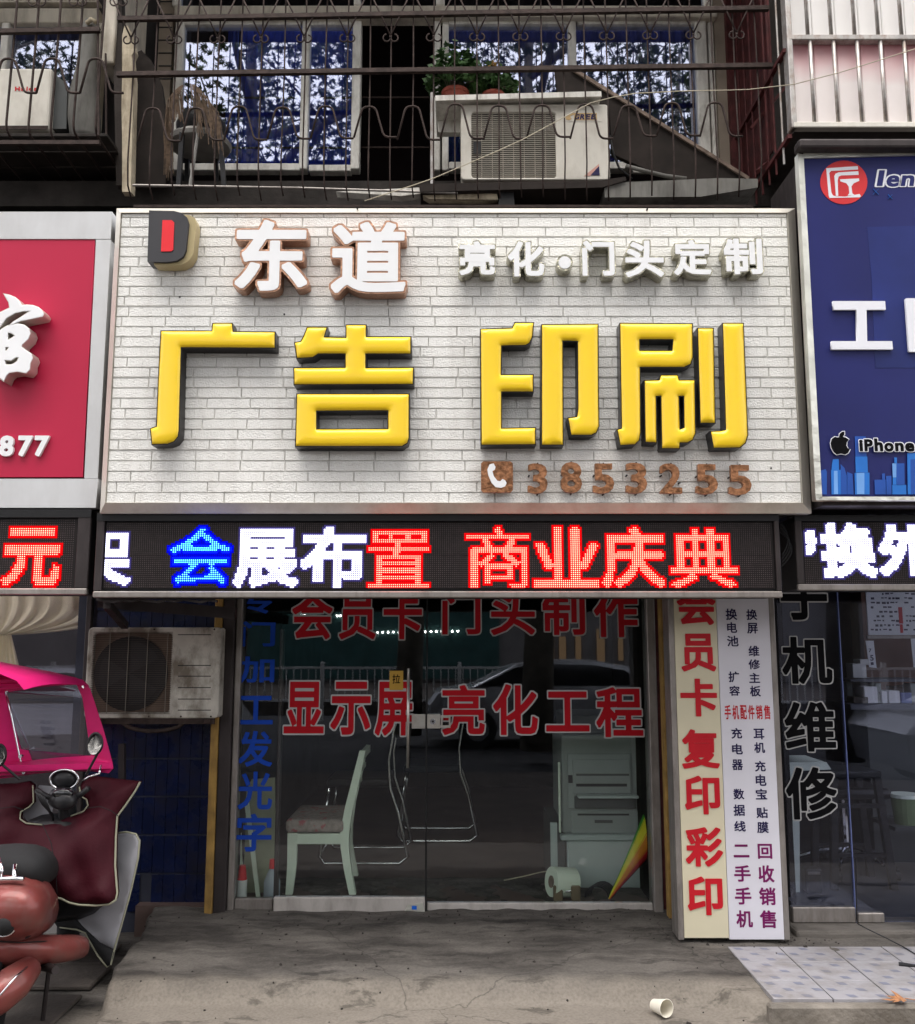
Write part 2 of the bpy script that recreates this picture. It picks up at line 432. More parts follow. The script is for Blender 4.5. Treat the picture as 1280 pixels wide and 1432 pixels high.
M['copperdig'] = mat('crinkled_copper', (.32, .15, .075), .36, .75, var=.55, vs=60, bump=.45, bs=70)
M['silver'] = mat('mirror_letter_metal', (.50, .48, .38), .2, .9, var=.3, vs=45, bump=.7, bs=50)
M['letterwhite'] = mat('white_acrylic', (.82, .83, .84), .3, var=.03, spec=.6)
M['logodark'] = mat('charcoal_logo', (.045, .045, .05), .5, var=.1)
M['logotan'] = mat('tan_logo', (.45, .37, .20), .5, var=.08)
M['kick'] = mat('kick_plate_metal', (.50, .47, .44), .5, .2, var=.08, dirt=(.2, .17, .15), damt=.5, ds=(14, 14, 5))
M['red'] = mat('red_acrylic', (.75, .03, .04), .4, var=.05)
M['redsign'] = mat('crimson_panel', (.46, .014, .055), .42, var=.05, vs=2)
M['signgrey'] = mat('pale_composite_panel', (.58, .59, .60), .5, var=.05, dirt=(.35, .34, .33), damt=.4, ds=(3, 3, 1))
M['bluesign'] = mat('blue_banner', (.012, .016, .115), .4, var=.15, vs=2.2)
M['white'] = mat('white_print', (.78, .79, .84), .5, var=.02)
M['foil'] = mat('crumpled_foil', (.80, .80, .72), .3, .7, var=.2, bump=.8, bs=18)
M['led_face'] = mat('led_panel_face', (.008, .005, .005), .6, var=.2, vs=15)
M['led_off'] = mat('unlit_led', (.11, .085, .085), .3, var=.35, vs=40)
M['lettergrey'] = mat('vinyl_outline_grey', (.42, .42, .42), .6, var=.05)
M['vinylred'] = mat('red_vinyl', (.40, .008, .016), .7, var=.08, spec=.12)
M['vinylblue'] = mat('blue_vinyl', (.012, .06, .40), .7, var=.08, spec=.12)
M['vinylblack'] = mat('black_vinyl', (.004, .004, .005), .8, spec=.08)
M['paper'] = mat('cream_light_box_face', (.64, .59, .43), .4, var=.03)
M['paperwhite'] = mat('white_light_box_face', (.66, .65, .71), .4, var=.03)
M['printred'] = mat('print_red', (.50, .008, .018), .5, var=.06)
M['printnavy'] = mat('print_navy', (.012, .008, .06), .5)
M['printpurple'] = mat('print_purple', (.16, .003, .09), .5)
M['blueTile'] = mat('navy_wall_tile', (.008, .013, .048), .25, var=.35, vs=9, dirt=(.015, .012, .012), damt=.6, ds=(10, 10, 10))
M['grout'] = mat('tile_grout', (.035, .038, .055), .9, var=.3)
M['ochre'] = mat('ochre_pole', (.33, .20, .055), .7, var=.3, vs=12, dirt=(.08, .05, .03), damt=.7, ds=(12, 12, 3))
M['floorin'] = mat('shop_floor', (.12, .082, .072), .5, var=.2, vs=3)
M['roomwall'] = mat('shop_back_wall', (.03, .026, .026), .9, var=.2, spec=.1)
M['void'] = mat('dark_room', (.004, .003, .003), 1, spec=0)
M['chairw'] = mat('mint_white_paint', (.80, .88, .76), .45, var=.05)
M['chrome'] = mat('chrome', (.75, .75, .78), .12, 1.0, var=.03)
M['floral'] = mat('floral_seat_cloth', (.36, .30, .28), .9, var=.25, vs=40, dirt=(.45, .10, .12), damt=.8, ds=(22, 22, 22), dlo=.56, dhi=.62)
M['copier'] = mat('grey_copier_plastic', (.30, .33, .32), .5, var=.06)
M['copier_dark'] = mat('dark_copier_plastic', (.07, .075, .075), .5, var=.1)
M['cabinet'] = mat('pale_blue_cabinet', (.46, .53, .52), .5, var=.05)
M['glassdoor'] = glass('door_glass', (.93, .96, .94), .048, edge=.08)
M['glassup'] = glass('upper_window_glass', (.85, .9, 1), .27, rough=.012, edge=.1)
M['glassright'] = glass('right_shop_glass', (.80, .82, .88), .055, edge=.09)
M['film'] = glass('clear_plastic_film', (.95, .94, .96), .10, .10, edge=.15)
M['tile'] = mat('white_floor_tile', (.33, .32, .34), .4, var=.08, dirt=(.19, .17, .15), damt=.7, ds=(7, 9, 5))
M['tileprint'] = mat('grey_tile_print', (.20, .21, .27), .4, var=.1, dirt=(.17, .15, .13), damt=.6, ds=(7, 9, 5))
M['asphalt'] = mat('asphalt', (.032, .032, .034), .9, var=.2, bump=.4, bs=80)
M['leaf'] = mat('plane_tree_leaf', (.06, .085, .03), .6, var=.4, vs=2)
M['bark'] = mat('bark', (.10, .09, .07), .9, var=.4, vs=6, bump=.5, bs=30)
M['pleaf'] = mat('pot_plant_leaf', (.035, .08, .022), .5, var=.5, vs=25)
M['terracotta'] = mat('terracotta', (.30, .075, .05), .75, var=.15, dirt=(.12, .05, .04), damt=.5, ds=(20, 20, 20))
M['plank'] = mat('dark_board', (.024, .018, .015), .85, var=.3, vs=8, dirt=(.02, .016, .014), damt=.7, ds=(10, 10, 10))
M['plankedge'] = mat('board_edge', (.20, .15, .12), .9, var=.4, vs=25)
M['foam'] = mat('yellowed_foam', (.52, .45, .33), .9, var=.15, vs=14, bump=.6, bs=30, dirt=(.15, .11, .07), damt=.7, ds=(18, 18, 5))
M['sheet'] = mat('grey_plastic_sheet', (.16, .155, .14), .6, var=.25, vs=5, dirt=(.05, .045, .04), damt=.7, ds=(9, 9, 2))
M['mop'] = mat('mop_yarn', (.13, .09, .062), .95, var=.4, vs=60)
M['seatgrey'] = mat('worn_grey_plastic', (.30, .29, .27), .6, var=.2, vs=12)
M['pinkscoot'] = mat('magenta_canopy_cloth', (.66, .014, .16), .5, var=.1, vs=6, bump=.1, bs=12, spec=.3)
M['maroon'] = mat('maroon_quilted_cover', (.042, .005, .010), .6, var=.15, vs=9, bump=.15, bs=90, spec=.14)
M['piping'] = mat('sage_piping', (.30, .30, .22), .7, var=.1)
M['lining'] = mat('silver_lining', (.40, .40, .43), .5, .2, var=.1, vs=12)
M['salmon'] = mat('salmon_metallic_paint', (.20, .048, .042), .38, .3, var=.15, coat=.35, dirt=(.15,.08,.07), damt=.6, ds=(14,14,14))
M['rubber'] = mat('rubber', (.015, .015, .016), .8, var=.2)
M['gold'] = mat('brass', (.6, .42, .14), .3, .9)
M['lacecurtain'] = mat('cream_voile', (.84, .80, .56), .9, var=.08, vs=12)
M['cup'] = mat('paper_cup', (.72, .68, .58), .7, var=.06)
M['dryleaf'] = mat('dry_leaf', (.36, .17, .08), .8, var=.3, vs=60)
M['wire'] = mat('pale_cable', (.45, .40, .30), .6, var=.15)
M['greybox'] = mat('grey_facade', (.20, .19, .185), .9, var=.2, vs=.8)
M['carpaint'] = mat('silver_car_paint', (.55, .56, .58), .25, .7, var=.03, coat=.6)
M['carglass'] = mat('car_glass', (.01, .011, .013), .06, 0, var=.02, spec=.8)
M['fencew'] = mat('white_road_fence', (.62, .62, .60), .5, var=.06)
M['teal'] = mat('teal_shutter', (.03, .085, .08), .6, var=.2, vs=2)
M['pinkpanel'] = mat('faded_pink_panel', (.80, .74, .72), .55, var=.05, vs=3)
M['whitepanel'] = mat('white_roofing_panel', (.80, .78, .76), .5, var=.04, vs=3)
# ------------------------------------------------------------ ground
ZP = 0.14      # height of the concrete step in front of the door
def sstep(a, b, x):
    t = min(1, max(0, (x - a) / (b - a))); return t * t * (3 - 2 * t)
def ground_h(x, y):
    xl = -1.37 - (y - 3.75) * .13 + .014 * math.sin(y * 9) + .005 * math.sin(y * 31)
    on = sstep(xl - .016, xl + .012, x)
    front = 3.80 - .19 * sstep(.95, 1.2, x) + .012 * math.sin(x * 5.3) + .008 * math.sin(x * 17)
    hi = sstep(front - .045, front + .04, y)
    lo = sstep(3.05, 3.12, y)
    h = on * (lo * .055 + hi * (ZP - .055 + .02 * (y - 4.7)))
    return h + .003 * math.sin(x * 23 + y * 11) * on + .002 * math.sin(x * 57) * math.cos(y * 49)
def heightsheet(name, x0, x1, nx, y0, y1, ny, m, zoff=0.0, hf=ground_h):
    b = MB(); vs = []; fs = []
    for j in range(ny + 1):
        for i in range(nx + 1):
            x = x0 + (x1 - x0) * i / nx; y = y0 + (y1 - y0) * j / ny; vs.append((x, y, hf(x, y) + zoff))
    for j in range(ny):
        for i in range(nx):
            a = j * (nx + 1) + i; fs.append((a, a + 1, a + nx + 2, a + nx + 1))
    b.add(vs, fs); return b.build(name, m, smooth=True)

# concrete with worn pale front lip and dark worn patches
def step_material():
    m = M['concrete'].copy(); m.name = 'step_concrete'; n = m.node_tree; N = n.nodes; L = n.links
    b = N['Principled BSDF']; src = b.inputs['Base Color'].links[0].from_socket
    geo = N.new('ShaderNodeNewGeometry'); sx = N.new('ShaderNodeSeparateXYZ'); L.new(geo.outputs['Position'], sx.inputs[0])
    nz = N.new('ShaderNodeTexNoise'); nz.inputs['Scale'].default_value = 9; nz.inputs['Detail'].default_value = 6; L.new(geo.outputs['Position'], nz.inputs['Vector'])
    ad = N.new('ShaderNodeMath'); ad.operation = 'MULTIPLY_ADD'; ad.inputs[1].default_value = .10; L.new(nz.outputs['Fac'], ad.inputs[0]); L.new(sx.outputs['Y'], ad.inputs[2])
    mr = N.new('ShaderNodeMapRange'); mr.inputs['From Min'].default_value = 3.96; mr.inputs['From Max'].default_value = 3.84; L.new(ad.outputs[0], mr.inputs['Value'])
    ml = N.new('ShaderNodeMath'); ml.operation = 'MULTIPLY'; ml.inputs[1].default_value = .8; L.new(mr.outputs[0], ml.inputs[0])
    mx = N.new('ShaderNodeMixRGB'); mx.inputs[2].default_value = (.24, .212, .178, 1); L.new(ml.outputs[0], mx.inputs[0]); L.new(src, mx.inputs[1])
    n2 = N.new('ShaderNodeTexNoise'); n2.inputs['Scale'].default_value = 90; n2.inputs['Detail'].default_value = 3; L.new(geo.outputs['Position'], n2.inputs['Vector'])
    m3 = N.new('ShaderNodeMixRGB'); m3.blend_type = 'MULTIPLY'; m3.inputs[0].default_value = .4
    r3 = N.new('ShaderNodeMapRange'); r3.inputs['From Min'].default_value = .3; r3.inputs['From Max'].default_value = .6; r3.inputs['To Min'].default_value = .45; L.new(n2.outputs['Fac'], r3.inputs['Value'])
    L.new(mx.outputs[0], m3.inputs[1]); L.new(r3.outputs[0], m3.inputs[2])
    n4 = N.new('ShaderNodeTexNoise'); n4.inputs['Scale'].default_value = 7; n4.inputs['Detail'].default_value = 5; L.new(geo.outputs['Position'], n4.inputs['Vector'])
    sc4 = N.new('ShaderNodeVectorMath'); sc4.operation = 'SCALE'; sc4.inputs['Scale'].default_value = .16; L.new(n4.outputs['Color'], sc4.inputs[0])
    ad4 = N.new('ShaderNodeVectorMath'); L.new(geo.outputs['Position'], ad4.inputs[0]); L.new(sc4.outputs[0], ad4.inputs[1])
    vo = N.new('ShaderNodeTexVoronoi'); vo.feature = 'DISTANCE_TO_EDGE'; vo.inputs['Scale'].default_value = .8; L.new(ad4.outputs[0], vo.inputs['Vector'])
    rc = N.new('ShaderNodeMapRange'); rc.inputs['From Min'].default_value = .0; rc.inputs['From Max'].default_value = .004; rc.inputs['To Min'].default_value = .25; L.new(vo.outputs['Distance'], rc.inputs['Value'])
    m5 = N.new('ShaderNodeMixRGB'); m5.blend_type = 'MULTIPLY'; m5.inputs[0].default_value = .6; L.new(m3.outputs[0], m5.inputs[1]); L.new(rc.outputs[0], m5.inputs[2])
    # dark stains with irregular outlines
    n6 = N.new('ShaderNodeTexNoise'); n6.inputs['Scale'].default_value = 3.3; n6.inputs['Detail'].default_value = 9; n6.inputs['Roughness'].default_value = .7; mp6 = N.new('ShaderNodeMapping'); mp6.inputs['Scale'].default_value = (1, 2.6, 1); mp6.inputs['Location'].default_value = (3.1, 1.7, 0)
    L.new(geo.outputs['Position'], mp6.inputs['Vector']); L.new(mp6.outputs[0], n6.inputs['Vector'])
    r6 = N.new('ShaderNodeMapRange'); r6.inputs['From Min'].default_value = .56; r6.inputs['From Max'].default_value = .62; r6.inputs['To Min'].default_value = 1; r6.inputs['To Max'].default_value = .55; L.new(n6.outputs['Fac'], r6.inputs['Value'])
    m7 = N.new('ShaderNodeMixRGB'); m7.blend_type = 'MULTIPLY'; m7.inputs[0].default_value = 1; L.new(m5.outputs[0], m7.inputs[1]); L.new(r6.outputs[0], m7.inputs[2])
    L.new(m7.outputs[0], b.inputs['Base Color'])
    return m
M['step'] = step_material()
gr = heightsheet('pavement', -3.2, 3.2, 460, 2.6, 5.3, 170, M['step']); gr['kind'] = 'structure'
g2 = MB().box((-40, -1.0, -.6), (40, 2.6, .0)).build('pavement', M['slab']); g2['kind'] = 'structure'
g3 = MB().box((-40, 2.6, -.4), (-3.2, 4.9, .0)).box((3.2, 2.6, -.4), (40, 4.9, 0)).build('pavement', M['slab']); g3['kind'] = 'structure'
rd = MB().box((-60, -14, -.6), (60, -1.0, -.40)).build('road', M['asphalt']); rd['kind'] = 'structure'
g4 = MB().box((-60, -60, -.5), (60, -14, -.03)).build('pavement', M['slab']); g4['kind'] = 'structure'
gd = MB().box((-60, 4.9, -.6), (60, 30, -.1)).build('ground', M['darkwall']); gd['kind'] = 'structure'

# loose paving slabs on the low ground at the left
slabs = thing('paving', 'grey paving slabs on the low ground left of the concrete step under the scooter', 'paving', (-1.9, 3.9, 0))
for (x0, x1, y0, y1, dz) in ((-2.6, -1.94, 4.03, 4.30, .010), (-1.93, -1.53, 4.06, 4.31, .014), (-2.6, -2.05, 3.50, 3.99, .006), (-2.04, -1.53, 3.52, 3.98, .009),
                             (-2.6, -2.10, 4.34, 4.62, .004), (-2.09, -1.60, 4.35, 4.62, .007), (-2.3, -1.86, 3.02, 3.49, .008), (-1.85, -1.44, 3.02, 3.50, .004)):
    box('slab', (x0, y0, .004), (x1, y1, .012 + dz), M['slab'], slabs, ch=.006)

# ------------------------------------------------------------ the building
YW = 4.80
bld = thing('apartment_building', 'dark stained building behind the shop signs, its upper storey with white framed windows', 'building', (0, YW, 0))
zf = P(640, 252, 4.72).z          # first floor sill height
zt = 5.9
# wall pieces between ground floor and sill, beside and over the windows
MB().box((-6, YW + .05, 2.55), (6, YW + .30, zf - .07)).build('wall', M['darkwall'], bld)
MB().box((-6, 4.45, zf - .42), (6, YW + .05, zf - .32)).build('floor_slab', M['ledge'], bld)
MB().box((-6, YW - .30, zf - .26), (6, YW + .05, zf - .12)).build('concrete_ledge', M['ledge'], bld)
MB().box((-6, YW + .05, 6.6), (6, YW + .3, 11)).build('wall', M['wall'], bld)
MB().box((-6, 3.98, 5.42), (6, 4.66, 5.58)).build('shade_slab', M['ledge'], bld)  # unseen slab added above the view to shade the windows and darken their reflections
# pier between the two flats: pipes, buff tile strip
def wcol(name, xa, xb, ya, yb, Ya, Yb, m, lab=None):
    a = P(xa, (ya + yb) / 2, Ya); c = P(xb, (ya + yb) / 2, Ya)
    return box(name, (a.x, Ya, zf - .1), (c.x, Yb, 6.7), m, bld, label=lab)
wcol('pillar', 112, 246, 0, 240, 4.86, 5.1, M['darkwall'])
wcol('pillar', 222, 241, 0, 110, 4.80, 4.858, M['walltile'], 'buff tiled strip beside the window')
wcol('pillar', 1003, 1110, 0, 240, 4.86, 5.1, M['wall'])
wcol('downpipe', 1020, 1042, 0, 240, 4.74, 4.80, M['rustred'])
wcol('pillar', 1046, 1062, 0, 240, 4.70, 4.78, M['cream'])
wcol('pillar', 1003, 1017, 0, 240, 4.78, 4.858, M['walltile'])
# tile joints on the strip
for k in range(11):
    a = P(222, 110 - k * 18, 4.797); c = P(241, 110 - k * 18, 4.797)
    box('tile_joint', (a.x, 4.796, a.z - .003), (c.x, 4.80, a.z + .003), M['black'], bld)
# room behind the upper windows
MB().box((-6, 6.4, zf - .3), (6, 6.6, 7)).box((-6, 5.1, 6.6), (6, 6.6, 6.8)).box((-6, 5.1, zf - .3), (6, 6.6, zf - .2)).build('room', M['void'], bld)

def frame_members(win, segs, Yf, d, m):
    for (x0, y0, x1, y1) in segs: pbox('frame', x0, y0, x1, y1, Yf, d, m, win, ch=.006)

# centre window band
win = link(bpy.data.objects.new('window', None)); win.parent = bld; win['label'] = 'wide white framed sliding window over the centre shop sign'
def wpart(name, x0, y0, x1, y1, Y, d, m, ch=.005): return pbox(name, x0, y0, x1, y1, Y, d, m, win, ch)
YF = YW - .02
def vmember(x, w_, y0, y1, m, Y=YF, d=.07, name='frame'):
    a = P(x, y0, Y); c = P(x, y1, Y); xm = (P(x - w_/2, (y0+y1)/2, Y).x + P(x + w_/2, (y0+y1)/2, Y).x) / 2
    hw = (P(x + w_/2, (y0+y1)/2, Y).x - P(x - w_/2, (y0+y1)/2, Y).x) / 2
    return box(name, (xm - hw, Y, min(a.z, c.z)), (xm + hw, Y + d, max(a.z, c.z)), m, win, ch=.005)
yb, ytop = 240, -60
box('frame', (P(244, 10, YF-.03).x, YF - .035, P(640, 24, YF-.03).z), (P(1003, 10, YF-.03).x, YF + .05, P(640, 8, YF-.03).z), M['cream'], win, ch=.006, label='cream window header rail')
for (x, w_, lo) in ((247, 12, 238), (426, 11, 236), (498, 12, 236), (611, 10, 238), (623, 9, 238), (802, 11, 236), (984, 16, 238), (998, 8, 240)):
    vmember(x, w_, 28, lo, M['pvc'], Y=YF + (.0 if w_ > 9 else .01))
for (x, w_) in ((247, 10), (500, 9), (616, 12), (990, 12)):
    vmember(x, w_, -60, 7, M['pvc'], Y=YF)
for (x0, x1, y0, y1) in ((253, 420, 28, 34), (253, 420, 228, 238), (432, 491, 28, 34), (432, 491, 230, 239), (628, 796, 27, 33), (628, 796, 226, 236), (808, 975, 27, 33), (808, 975, 226, 236)):
    pbox('sash_rail', x0, y0, x1, y1, YF + .004, .06, M['pvc'], win, ch=.004)
for (x0, x1) in ((252, 421), (431, 492), (627, 797), (807, 976)):
    a = P(x0, 232, YF + .03); c = P(x1, 30, YF + .03)
    box('pane', (P(x0, 130, YF).x, YF + .030, a.z), (P(x1, 130, YF).x, YF + .034, c.z), M['glassup'], win)
for (x0, x1) in ((252, 495), (505, 610), (622, 984)):
    box('pane', (P(x0, 0, YF).x, YF + .030, P(x0, 6, YF).z), (P(x1, 0, YF).x, YF + .034, P(x0, -60, YF).z), M['glassup'], win)
# horizontal security bars behind the glass, seen through it
for yy in (135, 205):
    pbox('sash_rail', 253, yy, 600, yy + 1.6, YF + .09, .012, M['rust'], win)
# blue curtain, folded, behind the first two panes
def curtain(name, x0, x1, y0, y1, Y, amp, folds, m, lab, cat, parent=None):
    A = P(x0, (y0+y1)/2, Y); B = P(x1, (y0+y1)/2, Y); zb = P(x0, y1, Y).z; za = P(x0, y0, Y).z
    n = folds * 8; b = MB(); rings = []
    for j in range(7):
        t = j / 6; rings.append([Vector((A.x + (B.x - A.x) * i / n, Y + amp * math.sin(i / 8 * 2 * math.pi + .5 * math.sin(t * 3 + i)) + .3 * amp * math.sin(i * .37), za + (zb - za) * t)) for i in range(n + 1)])
    b.loft(rings, cap=False, closed_ring=False)
    o = b.build(name, m, parent, smooth=True)
    if parent is None: tag(o, lab, cat)
    return o
curtain('curtain', 316, 332, 20, 240, 4.93, .02, 3, M['curtain'], 'blue curtain gathered behind the left upper window pane', 'curtain')
curtain('curtain', 334, 492, 20, 240, 4.96, .014, 12, mat('blue_curtain_lining', (.03, .06, .38), .9, var=.2, vs=3), 'dark blue curtain drawn behind the two left upper panes', 'curtain')
curtain('curtain', 627, 976, 20, 240, 4.99, .014, 22, mat('indigo_curtain', (.010, .016, .11), .9, var=.2, vs=3), 'indigo curtain drawn behind the two right upper panes', 'curtain')

# left flat window
winl = link(bpy.data.objects.new('window', None)); winl.parent = bld; winl['label'] = 'white framed window behind the left balcony cage'
for (x0, y0, x1, y1) in ((-60, 11, 138, 31), (-3, 31, 8, 180), (132, 31, 140, 180)):
    pbox('frame', x0, y0, x1, y1, YF - .02, .07, M['pvc'] if x1 < 20 else M['cream'], winl, ch=.005)
pbox('frame', -60, 0, 138, 3, YF, .05, M['cream'], winl)
pbox('pane', 8, 31, 132, 180, YF + .02, .004, M['glassup'], winl)
pbox('pane', -60, 31, -3, 180, YF + .02, .004, M['glassup'], winl)
curtain('curtain', 8, 132, 25, 190, 4.97, .014, 8, mat('navy_curtain', (.012, .016, .06), .9, var=.2), 'navy curtain behind the window of the left balcony', 'curtain')
# cream pier face right of the left balcony
a = P(141, 60, 4.35); c = P(160, 60, 4.35)
box('pier', (a.x, 4.35, P(150, 88, 4.35).z), (c.x, 4.8, 6.7), M['cream'], bld, ch=.01, label='cream painted pier between the two balconies')
MB().bar(P(166, 0, 4.4) , P(172, 262, 4.4), .05, .05).build('downpipe', M['wall'], bld)

# ground floor piers behind the signs
for (x0, x1) in ((108, 128), (308, 334), (905, 950), (1090, 1108)):
    a = P(x0, 1060, 4.82); c = P(x1, 1060, 4.82)
    box('pier', (a.x, 4.86, -.1), (c.x, 5.2, 2.6), M['darkwall'], bld)

# ------------------------------------------------------------ the centre shop sign
YS = 3.74
sign = thing('shop_sign', 'big white brick-patterned fascia sign with puffy yellow characters over the centre shop', 'sign', (0, YS + .2, 2.5))
TL, TR, BL, BR = P(160, 290, YS), P(1115, 290, YS), P(160, 712, YS), P(1115, 712, YS)
X0, X1 = P(148, 714, YS).x, P(1122, 714, YS).x
Z0, Z1 = P(640, 704, YS).z, P(640, 299, YS).z
XO0, XO1, ZO0, ZO1 = P(137, 718, YS).x, P(1138, 718, YS).x, P(640, 717, YS).z, P(640, 288, YS).z
box('back_panel', (X0 - .002, YS + .004, Z0 - .004), (X1 + .002, YS + .03, Z1 + .004), M['joint'], sign)
box('sign_box', (XO0 + .02, YS + .032, ZO0 + .02), (XO1 - .02, YS + .48, ZO1 - .02), M['alu_dark'], sign)
# mitred frame, sloping back from the face to the outer edge
def frame_side(a, b, c, d, lab=None):
    """a,b inner edge (front), c,d outer edge"""
    mb = MB(); dy = .022; f = -.012
    i0, i1 = Vector((a[0], YS + f, a[1])), Vector((b[0], YS + f, b[1])); o1, o0 = Vector((c[0], YS + dy, c[1])), Vector((d[0], YS + dy, d[1]))
    back = Vector((0, .05, 0)); i0b, i1b = Vector((a[0], YS + .02, a[1])), Vector((b[0], YS + .02, b[1]))
    vs = [i0, i1, o1, o0, i0b, i1b, o1 + back, o0 + back]
    mb.add(vs, [(0,1,2,3), (4,5,1,0), (3,2,6,7), (5,4,7,6), (1,5,6,2), (4,0,3,7)])
    return mb.build('frame', M['signframe'], sign, fix=True, label=lab)
ix0, ix1, iz0, iz1 = X0, X1, Z0, Z1
frame_side((ix0, iz1), (ix1, iz1), (XO1, ZO1), (XO0, ZO1))
frame_side((ix1, iz0), (ix0, iz0), (XO0, ZO0), (XO1, ZO0))
frame_side((ix0, iz0), (ix0, iz1), (XO0, ZO1), (XO0, ZO0))
frame_side((ix1, iz1), (ix1, iz0), (XO1, ZO0), (XO1, ZO1))
# embossed bricks
rng = random.Random(3)
rows = 28; rh = (Z1 - Z0) / (rows + .4); bl = .186; gap = .0022
bricks = []
for r in range(rows + 1):
    zt_ = Z1 - .4 * rh - (r - 1) * rh if r > 0 else Z1
    zb_ = Z1 - .4 * rh - r * rh
    if zb_ < Z0 - .001: zb_ = Z0
    off = rng.choice((0, .06, .093, .03, .13)) + (.093 if r % 2 else 0)
    x = X0 - (off % bl)
    while x < X1:
        L_ = bl + rng.uniform(-.008, .008)
        xa, xb = max(x, X0), min(x + L_, X1)
        if xb - xa > .012: bricks.append((xa + gap/2, xb - gap/2, zb_ + gap/2 + (.0016 if r % 7 == 2 else 0), zt_ - gap/2 - (.0016 if r % 7 == 3 else 0)))
        x += L_
def brick_mb(w_, h_):
    mb = MB(); c = .0022; d = .0075
    x, z = w_ / 2, h_ / 2
    vs = [(-x,0,-z),(x,0,-z),(x,0,z),(-x,0,z),(-x+c,-d,-z+c),(x-c,-d,-z+c),(x-c,-d,z-c),(-x+c,-d,z-c)]
    mb.add(vs, [(0,1,5,4),(1,2,6,5),(2,3,7,6),(3,0,4,7),(4,5,6,7)]); return mb
hid = lambda b: 0
bricks.sort(key=lambda b: (abs((b[0] + b[1]) / 2 * .7) + abs((b[2] + b[3]) / 2 - 1.9)) - 2 * (b[1] - b[0]))
cache = {}; rest = MB(); rl = sign.location
for i, (xa, xb, za, zb2) in enumerate(bricks):
    wq, hq = round(xb - xa, 3), round(zb2 - za, 4)
    if i < 300:
        if (wq, hq) not in cache:
            me = brick_mb(wq, hq).mesh('brick'); me.materials.append(M['brick']); cache[(wq, hq)] = me
        o = link(bpy.data.objects.new('brick', cache[(wq, hq)])); o.parent = sign
        o.location = Vector(((xa + xb)/2, YS + .004 + rng.uniform(-.0008, .0008), (za + zb2)/2)) - rl
    else:
        q = brick_mb(wq, hq); c_ = Vector(((xa + xb)/2, YS + .004, (za + zb2)/2))
        rest.add([tuple(Vector(v) + c_) for v in q.v], q.f)
rest.build('brick', M['brick'], sign, kind='stuff')

# yellow characters
def za(l): return [(200 + x / 3.2, 440 + y / 3.2) for x, y in l]
def zb_(l): return [(660 + x / 3.2, 440 + y / 3.2) for x, y in l]
YY = YS - .085
yel = [
 ('left half-open character', [za([(80,72),(308,72),(312,38),(400,38),(404,75),(592,77),(592,150),(172,148),(162,520),(158,545),(140,568),(110,580),(40,582),(32,510),(60,500),(68,300)])]),
 ('upper part of the second character', [za([(735,56),(825,56),(812,100),(908,102),(908,45),(1000,45),(1000,98),(1200,98),(1200,176),(998,176),(998,238),(1212,236),(1210,312),(676,314),(674,238),(905,236),(905,176),(785,176),(760,192),(688,196),(678,124),(706,120),(718,98)])]),
 ('box-shaped lower part of the second character', [za([(688,354),(1192,354),(1192,550),(1185,575),(1160,590),(682,590)]), za([(778,432),(1096,430),(1096,510),(778,512)])]),
 ('comb-shaped left part of the third character', [zb_([(38,64),(180,60),(192,35),(278,35),(272,100),(258,128),(240,138),(134,140),(132,268),(276,268),(276,346),(134,346),(134,508),(286,505),(286,582),(42,584)])]),
 ('hooked right part of the third character', [zb_([(312,44),(566,42),(568,390),(570,500),(558,528),(535,540),(444,540),(430,462),(470,456),(475,420),(473,120),(408,118),(410,584),(312,584)])]),
 ('tall left part of the fourth character', [zb_([(662,38),(988,40),(990,190),(980,222),(950,236),(754,236),(756,530),(750,562),(730,582),(664,586),(650,514),(670,508)]), zb_([(752,112),(900,112),(896,160),(752,160)])]),
 ('small towel-shaped part inside the fourth character', [zb_([(772,294),(838,292),(846,270),(922,270),(928,292),(998,292),(1002,530),(990,560),(965,574),(932,574),(930,600),(850,600),(846,365),(826,367),(828,574),(776,572)]), zb_([(928,366),(948,366),(950,505),(932,512)])]),
 ('short upright stroke of the fourth character', [zb_([(1010,60),(1082,60),(1090,486),(1022,486)])]),
 ('tall hooked right stroke of the fourth character', [zb_([(1122,38),(1216,38),(1236,540),(1225,575),(1200,596),(1082,598),(1068,522),(1110,520),(1136,515)])]),
]
for lab, pl in yel:
    o = outline('letter', pl, YY + .010, M['letterblack'], sign, depth=.078, offset=.0015, label='black-sided yellow letter, ' + lab)
    cloth('letter_face', pl[0], YY + .008, M['yellow'], .0075, o, thick=.001, hole=pl[1] if len(pl) > 1 else None, fold=0, step=3.6, rad=5, inset=.9)
# sub-part parents sit at the thing's frame, so sub-part meshes share it

# D logo
def zl(l): return [(130 + x / 3.88, 280 + y / 3.88) for x, y in l]
lg = outline('logo', [zl([(332,75),(520,80),(553,95),(562,130),(545,290),(520,330),(480,350),(420,353),(332,350)])], YS - .07, M['logotan'], sign, depth=.062, label='tan shadow plate of the D logo')
outline('logo_letter', [zl([(305,55),(440,58),(480,68),(510,92),(520,125),(505,270),(490,305),(455,328),(400,335),(296,332)])], YS - .085, M['logodark'], lg, depth=.076)
outline('logo_mark', [zl([(378,108),(428,108),(441,120),(436,268),(424,277),(370,278)])], YS - .088, M['red'], lg, depth=.0028)

